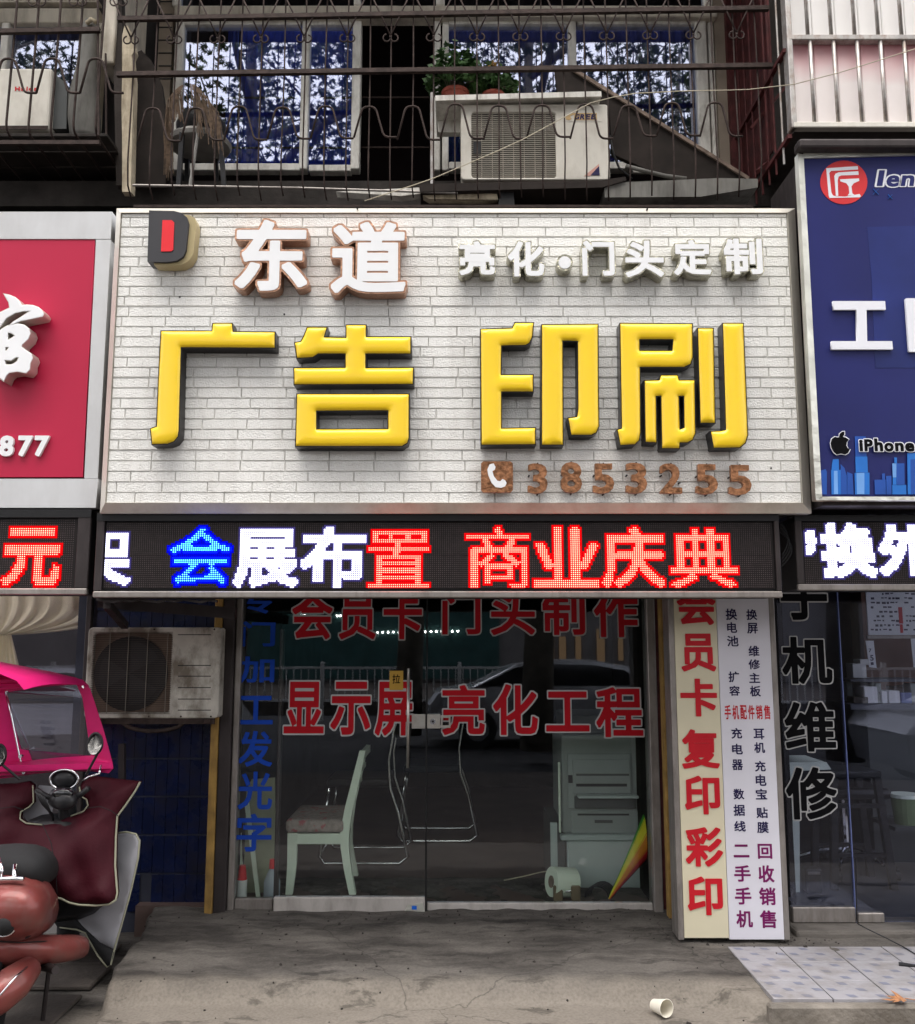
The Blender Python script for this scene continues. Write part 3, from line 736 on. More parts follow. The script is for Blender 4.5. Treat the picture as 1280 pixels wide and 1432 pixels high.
def channel(ch, r, Yf, depth, mside, mface, lab, bo=.055, bi=.022):
    o = glyph('letter', ch, r, Yf, mside, sign, bold=bo, depth=depth, label=lab)
    glyph('letter_face', ch, r, Yf - .0025, mface, o, bold=bi, depth=.003, base=bo)
    return o
dong = [zl([(935,95),(1010,115),(985,142),(1175,142),(1180,205),(1175,238),(1165,238),(1165,212),(1020,212),(1022,272),(1155,272),(1150,335),(1080,335),(1195,460),(1135,510),(1030,370),(1025,480),(1010,505),(925,500),(905,440),(950,430),(960,340),(900,345),(880,400),(815,520),(765,455),(860,345),(800,335),(795,285),(862,208),(768,208),(768,148),(905,148)])]
for ch, r, lab in (('东', (327, 305, 433, 409), 'copper-edged white letter, first of the two above the yellow ones'), ('道', (461, 308, 570, 412), 'copper-edged white letter with glittering edge, right of the first one')):
    channel(ch, r, YS - .075, .066, M['copper'], M['letterwhite'], lab, bo=.052, bi=.028)
for ch, r, lab in (('亮', (641, 336, 694, 386), 'first'), ('化', (709, 336, 763, 388), 'second'), ('门', (813, 335, 861, 387), 'third'), ('头', (873, 335, 930, 389), 'fourth'), ('定', (941, 334, 996, 386), 'fifth'), ('制', (1011, 332, 1068, 385), 'last')):
    channel(ch, r, YS - .07, .062, M['silver'], M['letterwhite'], 'silver-edged small white letter, %s in its row' % lab, bo=.06, bi=.030)
def circ(cx, cy, r, n=20): return [(cx + r * math.cos(2*math.pi*k/n), cy + r * math.sin(2*math.pi*k/n)) for k in range(n)]
dt = outline('letter', [circ(790, 367, 11.5)], YS - .07, M['silver'], sign, depth=.062, label='round dot between the small silver-edged letters')
outline('letter_face', [circ(790, 367, 8.6)], YS - .0725, M['letterwhite'], dt, depth=.003)
# phone icon and number
ic = outline('phone_icon', [[(676,645),(714,645),(717.5,648),(717.5,685),(714,688.5),(676,688.5),(673,685),(673,648)]], YS - .05, M['copperdig'], sign, depth=.025, label='copper plate with a white telephone receiver')
def zp(l): return [(660 + x / 3.122, 630 + y / 3.122) for x, y in l]
outline('receiver', [zp([(78,60),(95,56),(104,72),(100,84),(90,90),(96,112),(112,132),(124,134),(134,124),(146,130),(152,142),(146,156),(128,163),(104,160),(86,140),(72,108),(68,82)])], YS - .0525, M['letterwhite'], ic, depth=.003)
for ch, r in (('3', (738,648,766,690)), ('8', (784,646,814,689)), ('5', (829,648,859,690)), ('3', (875,647,905,690)), ('2', (923,648,954,690)), ('5', (973,649,1004,691)), ('5', (1019,650,1051,692))):
    o = glyph('digit', ch, r, YS - .05, M['copperdig'], sign, bold=.028, depth=.022)
    for px, py in ((r[0] + 2, (r[1]+r[3])/2 - 4), (r[2] - 3, (r[1]+r[3])/2 + 6), ((r[0]+r[2])/2, r[3] + 1), ((r[0]+r[2])/2, r[1] + 0)):
        q = P(px, py, YS - .03); MB().tube([q, q + Vector((0, .03, 0))], .0035, 6).build('stud', M['black'], o)
# bolts, stain specks
for px, py in ((252, 416), (398, 440), (1078, 655), (500, 292), (905, 293)):
    q = P(px, py, YS); MB().tube([q + Vector((0, -.006, 0)), q + Vector((0, .004, 0))], .004, 6).build('bolt', M['black'], sign)

# ------------------------------------------------------------ red sign, left
YR = 3.81
rs = thing('shop_sign', 'crimson sign with pale grey frame, large white character and phone digits, at the left edge', 'sign', (-1.9, YR + .2, 2.5))
xr = P(132, 500, YR).x
def flatpoly(name, pts, Y, m, parent, depth, label=None): return outline(name, [pts], Y, m, parent, depth=depth, label=label)
flatpoly('panel', [(-150,335),(133,335),(116,667),(-150,667)], YR + .004, M['redsign'], rs, .02)
flatpoly('frame', [(-150,296),(157,296),(155,334),(-150,334)], YR, M['signgrey'], rs, .05)
flatpoly('frame', [(134.5,335),(155,335),(137,669),(118,669)], YR, M['signgrey'], rs, .05)
flatpoly('frame', [(-150,669.5),(137.5,669.5),(134,710),(-150,710)], YR, M['signgrey'], rs, .05)
xa_ = P(-150, 500, YR).x
box('sign_box', (xa_, YR + .052, P(0, 708, YR).z), (P(134, 700, YR).x, YR + .45, P(0, 299, YR).z), M['alu_dark'], rs)
def zc(l): return [(x / 4.473, 380 + y / 4.473) for x, y in l]
A_ = zc([(25,138),(60,146),(95,160),(122,184),(135,212),(165,207),(205,210),(240,222),(262,242),(275,262),(268,280),(215,292),(130,308),(60,335),(85,312),(120,292),(190,245),(150,247),(95,258),(40,290),(0,345),(-60,400),(-60,300),(0,255),(62,225),(55,190),(40,165)])
B_ = zc([(-60,430),(-20,390),(10,360),(45,338),(110,325),(150,332),(180,355),(190,385),(178,420),(140,455),(135,470),(160,490),(195,512),(205,540),(190,570),(188,610),(165,635),(110,625),(60,632),(40,650),(25,685),(0,665),(-60,640)])
H1 = zc([(50,380),(72,384),(95,398),(75,415),(48,428)]); H2 = zc([(34,472),(56,471),(46,490),(32,497)]); H3 = zc([(30,552),(70,555),(100,536),(117,536),(108,560),(85,577),(60,582),(34,581)])
lt = outline('letter', [A_], YR - .07, M['signframe'], rs, depth=.066, offset=.002, label='white brush-script character, its roof stroke')
outline('letter_face', [A_], YR - .074, M['letterwhite'], lt, depth=.006, bevel=.002, offset=-.002)
lt = outline('letter', [B_, H1, H2, H3], YR - .07, M['signframe'], rs, depth=.066, offset=.002, label='white brush-script character, its lower body with crimson gaps')
outline('letter_face', [B_, H1, H2, H3], YR - .074, M['letterwhite'], lt, depth=.006, bevel=.002, offset=-.002)
for ch, r in (('8', (-1,609,19,638)), ('7', (25,609,45,638)), ('7', (48,609,68,638))):
    glyph('digit', ch, r, YR - .012, M['letterwhite'], rs, bold=.04, depth=.014)

# ------------------------------------------------------------ blue sign, right
YB = 3.66
bs = thing('shop_sign', 'dark blue banner sign with crumpled silver frame and city skyline print at the right edge', 'sign', (1.9, YB + .2, 2.6))
flatpoly('banner', [(1124,222),(1420,214),(1420,694),(1150,694)], YB + .004, M['bluesign'], bs, .012)
flatpoly('frame', [(1116,214),(1124,216),(1150,696),(1141,699)], YB - .004, M['foil'], bs, .04)
flatpoly('frame', [(1124,213),(1420,205),(1420,213),(1124,221)], YB - .004, M['foil'], bs, .04)
flatpoly('frame', [(1141,699.5),(1150,694.5),(1420,694.5),(1420,700)], YB - .004, M['foil'], bs, .04)
box('sign_box', (P(1150, 600, YB).x, YB + .04, P(0, 705, YB).z), (P(1420, 600, YB).x, YB + .45, P(0, 208, YB).z), M['alu_dark'], bs)
pbox('lamp_bar', 1118, 193, 1420, 206, YB - .05, .07, M['alu_dark'], bs, ch=.01)
pr = YB + .003
M['bluelite'] = mat('skyline_blue', (.02, .16, .55), .4, var=.12, vs=9); M['bluemid'] = mat('skyline_mid_blue', (.018, .08, .36), .4, var=.12, vs=9)
M['bluepale'] = mat('skyline_pale_blue', (.16, .36, .75), .4, var=.12); M['bluedeep'] = mat('banner_glow_blue', (.014, .024, .145), .4, var=.25, vs=3)
def ze(l): return [(1110 + x / 7.53, 580 + y / 7.53) for x, y in l]
def zg(l): return [(1110 + x / 4.77, 200 + y / 4.77) for x, y in l]
flatpoly('banner_print', zg([(490,560),(1400,540),(1400,1500),(545,1500),(520,900)]), pr, M['bluedeep'], bs, .0008)
kq = 0
for pts, mm in ((((285,590),(335,572),(350,600),(350,838),(290,838)), 'bluemid'), (((415,470),(475,466),(478,580),(400,580),(405,520)), 'bluelite'), (((395,582),(495,580),(497,838),(400,838)), 'bluelite'), (((425,590),(462,590),(468,836),(425,836)), 'bluepale'),
                (((496,520),(535,560),(560,640),(562,838),(498,838)), 'bluemid'), (((565,600),(620,625),(632,838),(565,838)), 'bluemid'), (((645,228),(758,228),(768,438),(652,438)), 'bluemid'), (((650,440),(775,440),(782,608),(655,608)), 'bluelite'), (((642,612),(798,610),(800,838),(648,838)), 'bluelite'), (((662,614),(745,612),(745,836),(668,836)), 'bluepale'),
                (((852,685),(970,683),(972,838),(856,838)), 'bluemid'), (((933,620),(960,618),(962,683),(933,683)), 'bluemid'), (((975,645),(1030,643),(1032,838),(978,838)), 'bluemid'), (((1038,740),(1186,738),(1188,838),(1040,838)), 'bluelite'), (((1040,512),(1082,510),(1082,660),(1044,660)), 'bluepale'), (((1044,662),(1082,662),(1082,737),(1044,737)), 'bluelite'), (((1084,512),(1166,512),(1170,737),(1084,737)), 'bluemid'), (((1060,450),(1088,450),(1088,511),(1062,511)), 'bluelite'), (((1198,405),(1500,400),(1500,838),(1202,838)), 'bluelite'), (((1230,470),(1300,470),(1300,836),(1234,836)), 'bluemid')):
    kq = kq + 1; flatpoly('skyline_print', ze(pts), pr - .0012 - .00025 * kq, M[mm], bs, .0002)
outline('logo', [circ(1180.5, 255, 1, 28)], pr, M['red'], bs, depth=.0005)
cc = [(1180.2 + 33 * math.cos(2*math.pi*k/36), 255 + 30.5 * math.sin(2*math.pi*k/36)) for k in range(36)]
M['logored'] = mat('logo_red', (.62, .035, .04), .4)
outline('logo', [cc], pr - .0008, M['logored'], bs, depth=.0006, label='red round emblem with white strokes')
for pl in ([(218,168),(428,154),(430,176),(250,186),(238,200),(252,330),(262,350),(282,356),(345,358),(440,340),(450,356),(440,362),(240,366),(234,350)],
           [(300,196),(432,188),(434,212),(318,216),(300,224),(294,250),(298,352),(282,352),(272,220),(280,204)],
           [(310,242),(436,236),(438,252),(402,268),(386,290),(392,336),(410,348),(360,350),(372,334),(368,290),(352,268),(312,256)]):
    outline('logo_stroke', [zg(pl)], pr - .0018, M['white'], bs, depth=.0006)
for ch, r in (('l', (1228,238,1236,260)), ('e', (1240,245,1258,261)), ('n', (1261,245,1279,260)), ('o', (1282,245,1301,260)), ('v', (1303,245,1321,260)), ('o', (1323,245,1342,260))):
    glyph('print', ch, r, pr - .001, M['white'], bs, bold=.085, base=.03, shear=.22)
    glyph('print', ch, r, pr - .002, M['bluemid'] if 0 else M['printnavy'] if 0 else M['bluesign'], bs, bold=.03, base=.03, shear=.22)
for (x, y, s_) in ((1225, 268, 4), (1245, 275, 3)):
    for sg in (-1, 1):
        MB().bar(P(x - s_, y - s_ * sg, pr - .002), P(x + s_, y + s_ * sg, pr - .002), .003, .001).build('print', M['bluelite'], bs)
for pl in ([[(1165,421),(1238,421),(1239,433),(1212,433),(1213,477),(1248,477),(1249,488.5),(1163,488.5),(1163,477),(1199,477),(1198,433),(1166,433)]],):
    sh = [[(x + 2.5, y + 2.5) for x, y in pl[0]]]
    outline('letter', pl, pr - .014, M['white'], bs, depth=.012, label='white I-beam shaped character on the blue banner')
glyph('letter', '匠', (1269, 417, 1350, 492), pr - .014, M['white'], bs, bold=.035, depth=.012)
ap = [(490,243),(520,232),(552,240),(582,262),(560,290),(556,325),(570,350),(594,362),(575,400),(545,418),(500,408),(455,418),(425,395),(400,350),(390,300),(402,255),(435,232)]
lf = [(478,238),(486,200),(510,180),(536,176),(534,210),(510,235)]
def grow(l, d):
    cx = sum(p[0] for p in l)/len(l); cy = sum(p[1] for p in l)/len(l)
    return [(x + (x-cx)/max(1, math.hypot(x-cx, y-cy))*d, y + (y-cy)/max(1, math.hypot(x-cx, y-cy))*d) for x, y in l]
for l in (ap, lf):
    outline('emblem', [ze(grow(l, 9))], pr - .009, M['white'], bs, depth=.0006)
    outline('emblem', [ze(l)], pr - .0102, M['vinylblack'], bs, depth=.0006)
x = 1202
for ch, wd, y0, y1 in (('i',5,615,631), ('P',12,614,631), ('h',12,613,631), ('o',13,619,631.5), ('n',12,619,631), ('e',13,619,631.5)):
    r = (x, y0, x + wd, y1); glyph('print', ch, r, pr - .009, M['white'], bs, bold=.093, base=.045); glyph('print', ch, r, pr - .0102, M['vinylblack'], bs, bold=.045)
    x += wd + 2
# ------------------------------------------------------------ LED displays
def led_grid(px0, py0, px1, py1, Y, nrows):
    X0_, X1_, Z0_, Z1_ = rect_of(px0, py0, px1, py1, Y)
    pitch = (Z1_ - Z0_) / nrows; ncols = int((X1_ - X0_) / pitch)
    return X0_, Z1_, pitch, ncols
def glyph_cells(ch, r, Y, bold, g, nrows):
    gx, gz, pitch, ncols = g
    X0_, X1_, Z0_, Z1_ = rect_of(*r, Y); sx_, sy_, S, bb = sdf(ch); bb = (bb[0] - bold, bb[1] + bold, bb[2] - bold, bb[3] + bold); out = set()
    for i in range(max(0, int((X0_ - gx) / pitch)), min(ncols - 1, int((X1_ - gx) / pitch) + 1) + 1):
        for j in range(max(0, int((gz - Z1_) / pitch)), min(nrows - 1, int((gz - Z0_) / pitch) + 1) + 1):
            x = gx + (i + .5) * pitch; z = gz - (j + .5) * pitch
            u = bb[0] + (x - X0_) / (X1_ - X0_) * (bb[1] - bb[0]); v = bb[2] + (z - Z0_) / (Z1_ - Z0_) * (bb[3] - bb[2])
            a_, b_ = int(round((u - sx_[0]) / (sx_[1] - sx_[0]))), int(round((v - sy_[0]) / (sy_[1] - sy_[0])))
            if 0 <= a_ < len(sx_) and 0 <= b_ < len(sy_) and S[b_, a_] + bold > 0: out.add((i, j))
    return out
E_ = {'red': (emis('led_red_core', (1, .16, .11), 2.6), emis('led_red_rim', (1, .004, .006), .8), emis('led_red_halo', (1, .002, .004), .30)),  # core, rim, then the weak halo that imitates bloom
      'white': (emis('led_white_core', (.92, .93, 1), 1.2), emis('led_white_rim', (.62, .60, 1), .6), emis('led_white_halo', (.30, .24, 1), .055)),
      'blue': (emis('led_blue_core', (.07, .42, 1), 2.2), emis('led_blue_rim', (.001, .008, 1), .8), emis('led_blue_halo', (.0, .002, 1), .25))}
def led_display(lab, bx, gridpx, Y, chars, nrows, loc):
    """bx: outer housing rectangle in the photo; gridpx: the lit matrix"""
    t = thing('led_display', lab, 'LED display', loc)
    x0, y0, x1, y1 = bx
    X0_, X1_, Z0_, Z1_ = rect_of(x0, y0, x1, y1, Y)
    fr = P(0, y1 - 9, Y).z
    box('housing', (X0_ + .006, Y + .012, Z0_ + .004), (X1_ - .006, Y + .20, Z1_), M['black'], t, ch=.004)
    gx0, gy0, gx1, gy1 = gridpx
    a = rect_of(gx0 - 1, gy0 - 1, gx1 + 1, gy1 + 1, Y)
    mods = max(1, int(round((a[1] - a[0]) / ((a[3] - a[2])))))
    for k in range(mods * 1):
        for j in (0, 1):
            xa = a[0] + (a[1] - a[0]) * k / mods; xb = a[0] + (a[1] - a[0]) * (k + 1) / mods
            zm = (a[2] + a[3]) / 2; zz = (a[2], zm) if j else (zm, a[3])
            box('led_module', (xa + .0006, Y + .004, zz[0] + .0006), (xb - .0006, Y + .0118, zz[1] - .0006), M['led_face'], t)
    box('frame', (X0_, Y - .012, Z0_), (X1_, Y + .012, fr), M['alu'], t, ch=.004)
    box('frame', (X0_, Y - .008, fr + .001), (a[0] - .004, Y + .0115, Z1_), M['alu_dark'], t, ch=.003)
    box('frame', (a[1] + .004, Y - .008, fr + .001), (X1_, Y + .0115, Z1_), M['alu_dark'], t, ch=.003)
    box('frame', (X0_, Y - .010, a[3] + .003), (X1_, Y + .0112, Z1_ + .004), M['black'], t)
    g = led_grid(gx0, gy0, gx1, gy1, Y, nrows); gx, gz, pitch, ncols = g
    lit = {}
    for ch, r, c_, bold in chars:
        for q in glyph_cells(ch, r, Y, bold, g, nrows): lit[q] = c_
    off = MB(); on = {}
    h = pitch * .17
    for i in range(ncols):
        for j in range(nrows):
            x = gx + (i + .5) * pitch; z = gz - (j + .5) * pitch
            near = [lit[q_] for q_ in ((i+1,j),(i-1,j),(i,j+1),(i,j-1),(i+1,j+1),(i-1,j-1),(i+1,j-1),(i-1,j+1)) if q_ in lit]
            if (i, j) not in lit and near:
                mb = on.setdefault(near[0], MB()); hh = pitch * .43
                mb.add([(x-hh, Y + .0022, z-hh), (x+hh, Y + .0022, z-hh), (x+hh, Y + .0022, z+hh), (x-hh, Y + .0022, z+hh)], [(0,1,2,3)], mi=2)  # imitated bloom: weakly glowing squares around the lit cells
            elif (i, j) not in lit:
                off.quad((x-h, Y + .0025, z-h), (x+h, Y + .0025, z-h), (x+h, Y + .0025, z+h), (x-h, Y + .0025, z+h))
            else:
                c_ = lit[(i, j)]; mb = on.setdefault(c_, MB()); n = 6; r1 = pitch * .30; r2 = pitch * .50
                edge = any((i + di, j + dj) not in lit for di, dj in ((1,0),(-1,0),(0,1),(0,-1)))
                if edge: r1 = pitch * .26; r2 = pitch * .62
                c0 = [(x + r1 * math.cos(2*math.pi*k/n), Y - .002, z + r1 * math.sin(2*math.pi*k/n)) for k in range(n)]
                c1 = [(x + r2 * math.cos(2*math.pi*k/n), Y + (.0018 if not edge else .0021), z + r2 * math.sin(2*math.pi*k/n)) for k in range(n)]
                b0 = len(mb.v); mb.v += c0 + c1
                mb.f.append(tuple(b0 + k for k in range(n))); mb.mi.append(0)
                if edge and c_ == 'blue': mb.mi[-1] = 1
                for k in range(n): mb.f.append((b0 + k, b0 + (k+1) % n, b0 + n + (k+1) % n, b0 + n + k)); mb.mi.append(1)
    off.build('led', M['led_off'], t, kind='stuff', label='unlit diode dots')
    for c_, mb in on.items(): mb.build('led', list(E_[c_]), t, kind='stuff', label='lit %s diode dots ringed by imitated glow' % c_)
    return t
YL = 3.79
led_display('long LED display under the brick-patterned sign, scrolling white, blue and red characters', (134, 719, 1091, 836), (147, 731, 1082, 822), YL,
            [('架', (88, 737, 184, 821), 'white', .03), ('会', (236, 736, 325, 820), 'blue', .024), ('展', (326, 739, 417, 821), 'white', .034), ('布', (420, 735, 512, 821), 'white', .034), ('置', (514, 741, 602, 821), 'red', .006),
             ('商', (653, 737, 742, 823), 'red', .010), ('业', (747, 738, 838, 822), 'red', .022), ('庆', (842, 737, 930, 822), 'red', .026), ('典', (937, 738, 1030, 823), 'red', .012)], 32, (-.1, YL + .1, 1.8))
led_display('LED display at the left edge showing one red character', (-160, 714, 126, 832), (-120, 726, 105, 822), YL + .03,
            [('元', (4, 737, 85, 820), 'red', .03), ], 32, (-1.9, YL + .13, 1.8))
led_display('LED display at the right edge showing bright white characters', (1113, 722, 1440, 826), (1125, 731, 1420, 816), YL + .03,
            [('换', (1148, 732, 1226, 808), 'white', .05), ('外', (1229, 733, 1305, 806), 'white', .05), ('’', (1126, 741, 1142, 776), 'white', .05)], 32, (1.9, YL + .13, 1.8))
# hanging ragged flashing, brackets and loose wires by the displays
fl = MB()
for k in range(14):
    x = 136 + k * 12; fl.bar(P(x, 838 + (k * 7 % 5), YL + .04), P(x + 12, 838 + ((k + 1) * 7 % 5), YL + .04), .02, .01)
fl.bar(P(140, 842, YL + .3), P(330, 858, YL + .3), .05, .05).bar(P(150, 846, YL + .1), P(175, 875, YL + .5), .03, .03)
tag(fl.build('bracket', M['alu_dark']), 'dark steel bracket and torn flashing hanging below the long LED display', 'bracket')
wr = MB()
for k in range(4):
    c_ = P(1093, 752 + k * 5, YL + .06); wr.tube([c_ + Vector((.028 * math.sin(t / 9 * math.pi) * (1 + .2 * k), 0, .07 - .016 * t)) for t in range(10)], .0022, 5)
tag(wr.build('cable', M['blackplastic']), 'looped black cables hanging between the long and the right LED display', 'cable')

# ------------------------------------------------------------ vertical light box sign
YV = 4.25
lb = thing('light_box_sign', 'tall narrow light box with cream and white panels of vertical lettering right of the door', 'sign', (P(1020, 1300, YV).x, YV + .06, .15))
def vx(px, py=1308, Y=YV): return P(px, py, Y).x
zb0 = P(640, 1313, YV).z; zb1 = 2.35
box('frame', (vx(949), YV - .002, zb0 - .005), (vx(957), YV + .12, zb1), M['alu'], lb, ch=.003)
box('frame', (vx(1097), YV - .002, zb0 - .005), (vx(1105), YV + .12, zb1), M['alu'], lb, ch=.003)
box('back_panel', (vx(957), YV + .02, zb0 + .002), (vx(1097), YV + .118, zb1), M['alu_dark'], lb)
box('panel', (vx(957.4), YV, zb0 + .004), (vx(1019.5), YV + .018, zb1), M['paper'], lb, label='cream panel with red characters')
box('panel', (vx(1020.3), YV, zb0 - .002), (vx(1096.8), YV + .018, zb1), M['paperwhite'], lb, label='white panel with small navy and purple characters')
for ch, r in (('会', (947,822,1001,874)), ('员', (953,886,1001,939)), ('卡', (952,949,1003,1002)), ('复', (954,1020,1006,1075)), ('印', (958,1085,1007,1139)), ('彩', (959,1157,1011,1212)), ('印', (962,1226,1011,1280))):
    glyph('character', ch, r, YV - .004, M['printred'], lb, bold=.03, depth=.003)
small = [('换',1015,851,1031,867),('电',1017,870,1031,885),('池',1017,889,1033,904),('扩',1019,939,1034,954),('容',1020,959,1035,973),('换',1044,852,1059,867),('屏',1045,871,1060,886),('维',1047,903,1062,918),('修',1047,922,1063,936),('主',1048,941,1063,955),('板',1049,959,1064,974),
 ('充',1023,1018,1038,1033),('电',1024,1040,1039,1055),('器',1024,1062,1039,1077),('耳',1054,1019,1069,1034),('机',1055,1038,1070,1053),('充',1056,1064,1071,1079),('电',1057,1083,1072,1099),('宝',1057,1103,1073,1118),('贴',1058,1129,1074,1144),('膜',1059,1149,1075,1165),('数',1026,1103,1041,1118),('据',1026,1125,1042,1141),('线',1027,1148,1043,1163)]
for ch, *r in small: glyph('character', ch, r, YV - .0012, M['printnavy'], lb, bold=.022)
for ch, *r in (('二',1026,1181,1048,1199),('手',1027,1210,1050,1233),('手',1028,1241,1051,1265),('机',1030,1273,1053,1297),('回',1060,1180,1080,1201),('收',1061,1210,1083,1234),('销',1062,1241,1085,1266),('售',1063,1273,1086,1298)):
    glyph('character', ch, r, YV - .0012, M['printpurple'], lb, bold=.025)
for k, ch in enumerate('手机配件销售'):
    glyph('character', ch, (1013.5 + k * 11, 986, 1022.5 + k * 11, 1006), YV - .0012, M['printred'], lb, bold=.02)

# ------------------------------------------------------------ centre shop front
YD = 4.75
sf = thing('storefront', 'aluminium framed glass shop front with red lettering below the long LED display', 'shop front', (0, YD, ZP))
zd = P(640, 1270, YD).z
ZT = 2.75
def dx(px, py=1265): return P(px, py, YD).x
box('door_frame', (dx(302), YD - .06, ZP - .02), (dx(319), YD + .09, ZT), M['alu_dark'], sf, ch=.004)
box('door_frame', (dx(319.4), YD - .03, ZP - .02), (dx(328), YD + .05, ZT), M['alu'], sf, ch=.004)
box('door_frame', (dx(913), YD - .05, ZP - .02), (dx(925), YD + .08, ZT), M['alu'], sf, ch=.004)
box('door_frame', (dx(925.4), YD - .02, ZP - .02), (dx(936), YD + .08, ZT), M['rustred'], sf, ch=.004)
# fixed side light
sl = box('side_light', (dx(328.5), YD - .012, P(0, 1272, YD).z), (dx(382), YD + .03, P(0, 1256, YD).z), M['alu'], sf, ch=.004, label='narrow fixed side light with blue lettering')
box('pane', (dx(328.5), YD + .002, P(0, 1256, YD).z), (dx(382), YD + .010, ZT), M['glassdoor'], sl)
box('frame', (dx(382.5), YD - .01, P(0, 1256, YD).z), (dx(388), YD + .03, P(0, 880, YD).z), M['alu_dark'], sl, ch=.003)
for ch, r in (('专',(335,822,385,858)), ('门',(337,869,385,904)), ('加',(334,918,384,955)), ('工',(334,973,382,1013)), ('发',(333,1022,381,1072)), ('光',(333,1079,381,1132)), ('字',(331,1138,380,1191))):
    glyph('character', ch, r, YD - .001, M['vinylblue'], sl, bold=.022)
# left leaf, slightly proud of the right one
def leaf(x0, x1, ytop_rail, ybot, Y, lab, mrail):
    d = link(bpy.data.objects.new('glass_door', None)); d.parent = sf; d['label'] = lab
    zr0 = P(640, ybot, Y).z; zr1 = P(640, ytop_rail, Y).z
    box('kick_rail', (P(x0, 1260, Y).x, Y - .012, zr0), (P(x1, 1260, Y).x, Y + .024, zr1), mrail, d, ch=.005)
    box('pane', (P(x0, 1260, Y).x, Y, zr1 + .0005), (P(x1, 1260, Y).x, Y + .010, ZT), M['glassdoor'], d)
    return d
dl = leaf(383, 594.5, 1254, 1277, YD - .03, 'left glass door leaf with handle and a small pull sign', M['kick'])
dr = leaf(597, 912.5, 1262, 1279, YD + .0, 'right glass door pane with red lettering', M['kick'])
YDl = YD - .031; YDr = YD - .001
row1 = [('会',407,826,467,896),('员',473,826,527,896),('卡',535,824,592,896)]
row1b = [('门',617,826,674,889),('头',685,824,750,890),('制',757,824,820,890),('作',829,824,894,893)]
row2 = [('显',396,951,455,1028),('示',461,951,520,1030),('屏',523,951,580,1031)]
row2b = [('亮',617,956,680,1030),('化',688,955,754,1030),('工',762,965,826,1025),('程',832,959,901,1033)]
for rows_, Yx, par in ((row1 + row2, YDl, dl), (row1b + row2b, YDr, dr)):
    for ch, *r in rows_:
        glyph('character', ch, r, Yx, M['lettergrey'], par, bold=.052, base=.052)
        glyph('character', ch, r, Yx - .0015, M['vinylred'], par, bold=.024, base=.052)
# black joint between the leaves, handle, lock
box('gasket', (P(594.8, 1260, YD).x, YD - .03, P(0, 1275, YD).z), (P(596.8, 1260, YD).x, YD + .01, ZT), M['black'], sf)
hx, hz0, hz1 = P(571, 1000, YDl - .05).x, P(0, 1074, YDl - .05).z, P(0, 935, YDl - .05).z
hd = MB().tube([(hx, YDl - .05, hz0), (hx, YDl - .05, hz1)], .0075, 10)
for z in (hz0 + .08, hz1 - .08): hd.tube([(hx, YDl - .05, z), (hx, YDl, z)], .005, 8)
hd.build('handle', M['steel'], dl, smooth=True)
pbox('lock_plate', 576, 999, 595, 1019, YDl - .012, .012, M['steel'], dl, ch=.002)
lk = pbox('lock_plate', 597.5, 999, 616, 1019, YDl - .012, .04, M['steel'], dr, ch=.002)
q = P(605.5, 1009, YDl - .014); MB().tube([q, q + Vector((0, .01, 0))], .014, 14).build('keyhole', M['chrome'], dr)
q = P(605.5, 1009, YDl - .017); MB().tube([q, q + Vector((0, .004, 0))], .006, 10).build('keyhole', M['black'], dr)
mb = MB(); c0_ = P(616, 1002, YDl - .03); c1_ = P(631, 1017, YDl - .03)
for (a, b) in (((616,1002),(630,1002)), ((616,1016),(630,1016)), ((618,1002),(618,1017)), ((629,1001),(629,1017))):
    mb.bar(P(*a, YDl - .03), P(*b, YDl - .03), .008, .012)
mb.build('latch', M['steel'], dr)
M['stickeryellow'] = mat('yellow_sticker', (.50, .30, .045), .5, var=.08)
st = pbox('sticker', 545, 938, 564, 965, YDl - .0025, .0015, M['stickeryellow'], dl, label='yellow pull sticker')
glyph('character', '拉', (549, 943, 560, 956), YDl - .0035, M['vinylblack'], dl, bold=.012)
M['bluetape'] = mat('blue_tape', (.01, .12, .6), .5)
pbox('tape', 576, 1267, 583, 1272, YD - .0445, .002, M['bluetape'], dl)
outline('tape', [[(570,1266),(592,1262),(594,1276),(588,1278),(572,1277),(566,1274)]], YD - .0432, M['foil'], dl, depth=.001)
# timber / ochre posts either side
pst = box('post', (P(288, 1280, 4.72).x, 4.68, -.02), (P(299, 1280, 4.72).x, 4.74, 2.4), M['ochre'], ch=.004); tag(pst, 'ochre painted post between the tiled wall and the door frame', 'post')
pst = box('post', (P(936.5, 1290, 4.6).x, 4.60, ZP - .01), (P(948, 1290, 4.6).x, 4.66, 2.4), M['ochre'], ch=.004); tag(pst, 'ochre post between the door frame and the tall light box', 'post')

# ------------------------------------------------------------ centre shop interior
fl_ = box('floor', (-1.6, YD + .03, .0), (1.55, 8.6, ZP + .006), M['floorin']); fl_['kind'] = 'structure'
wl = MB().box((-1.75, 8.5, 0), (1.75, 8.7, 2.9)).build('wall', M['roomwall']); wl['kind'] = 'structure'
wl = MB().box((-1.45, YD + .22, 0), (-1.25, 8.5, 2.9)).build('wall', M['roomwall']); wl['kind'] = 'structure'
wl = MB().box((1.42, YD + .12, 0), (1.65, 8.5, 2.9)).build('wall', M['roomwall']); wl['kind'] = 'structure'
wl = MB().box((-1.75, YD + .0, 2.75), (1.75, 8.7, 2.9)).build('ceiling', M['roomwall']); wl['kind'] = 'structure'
ZI = ZP + .006
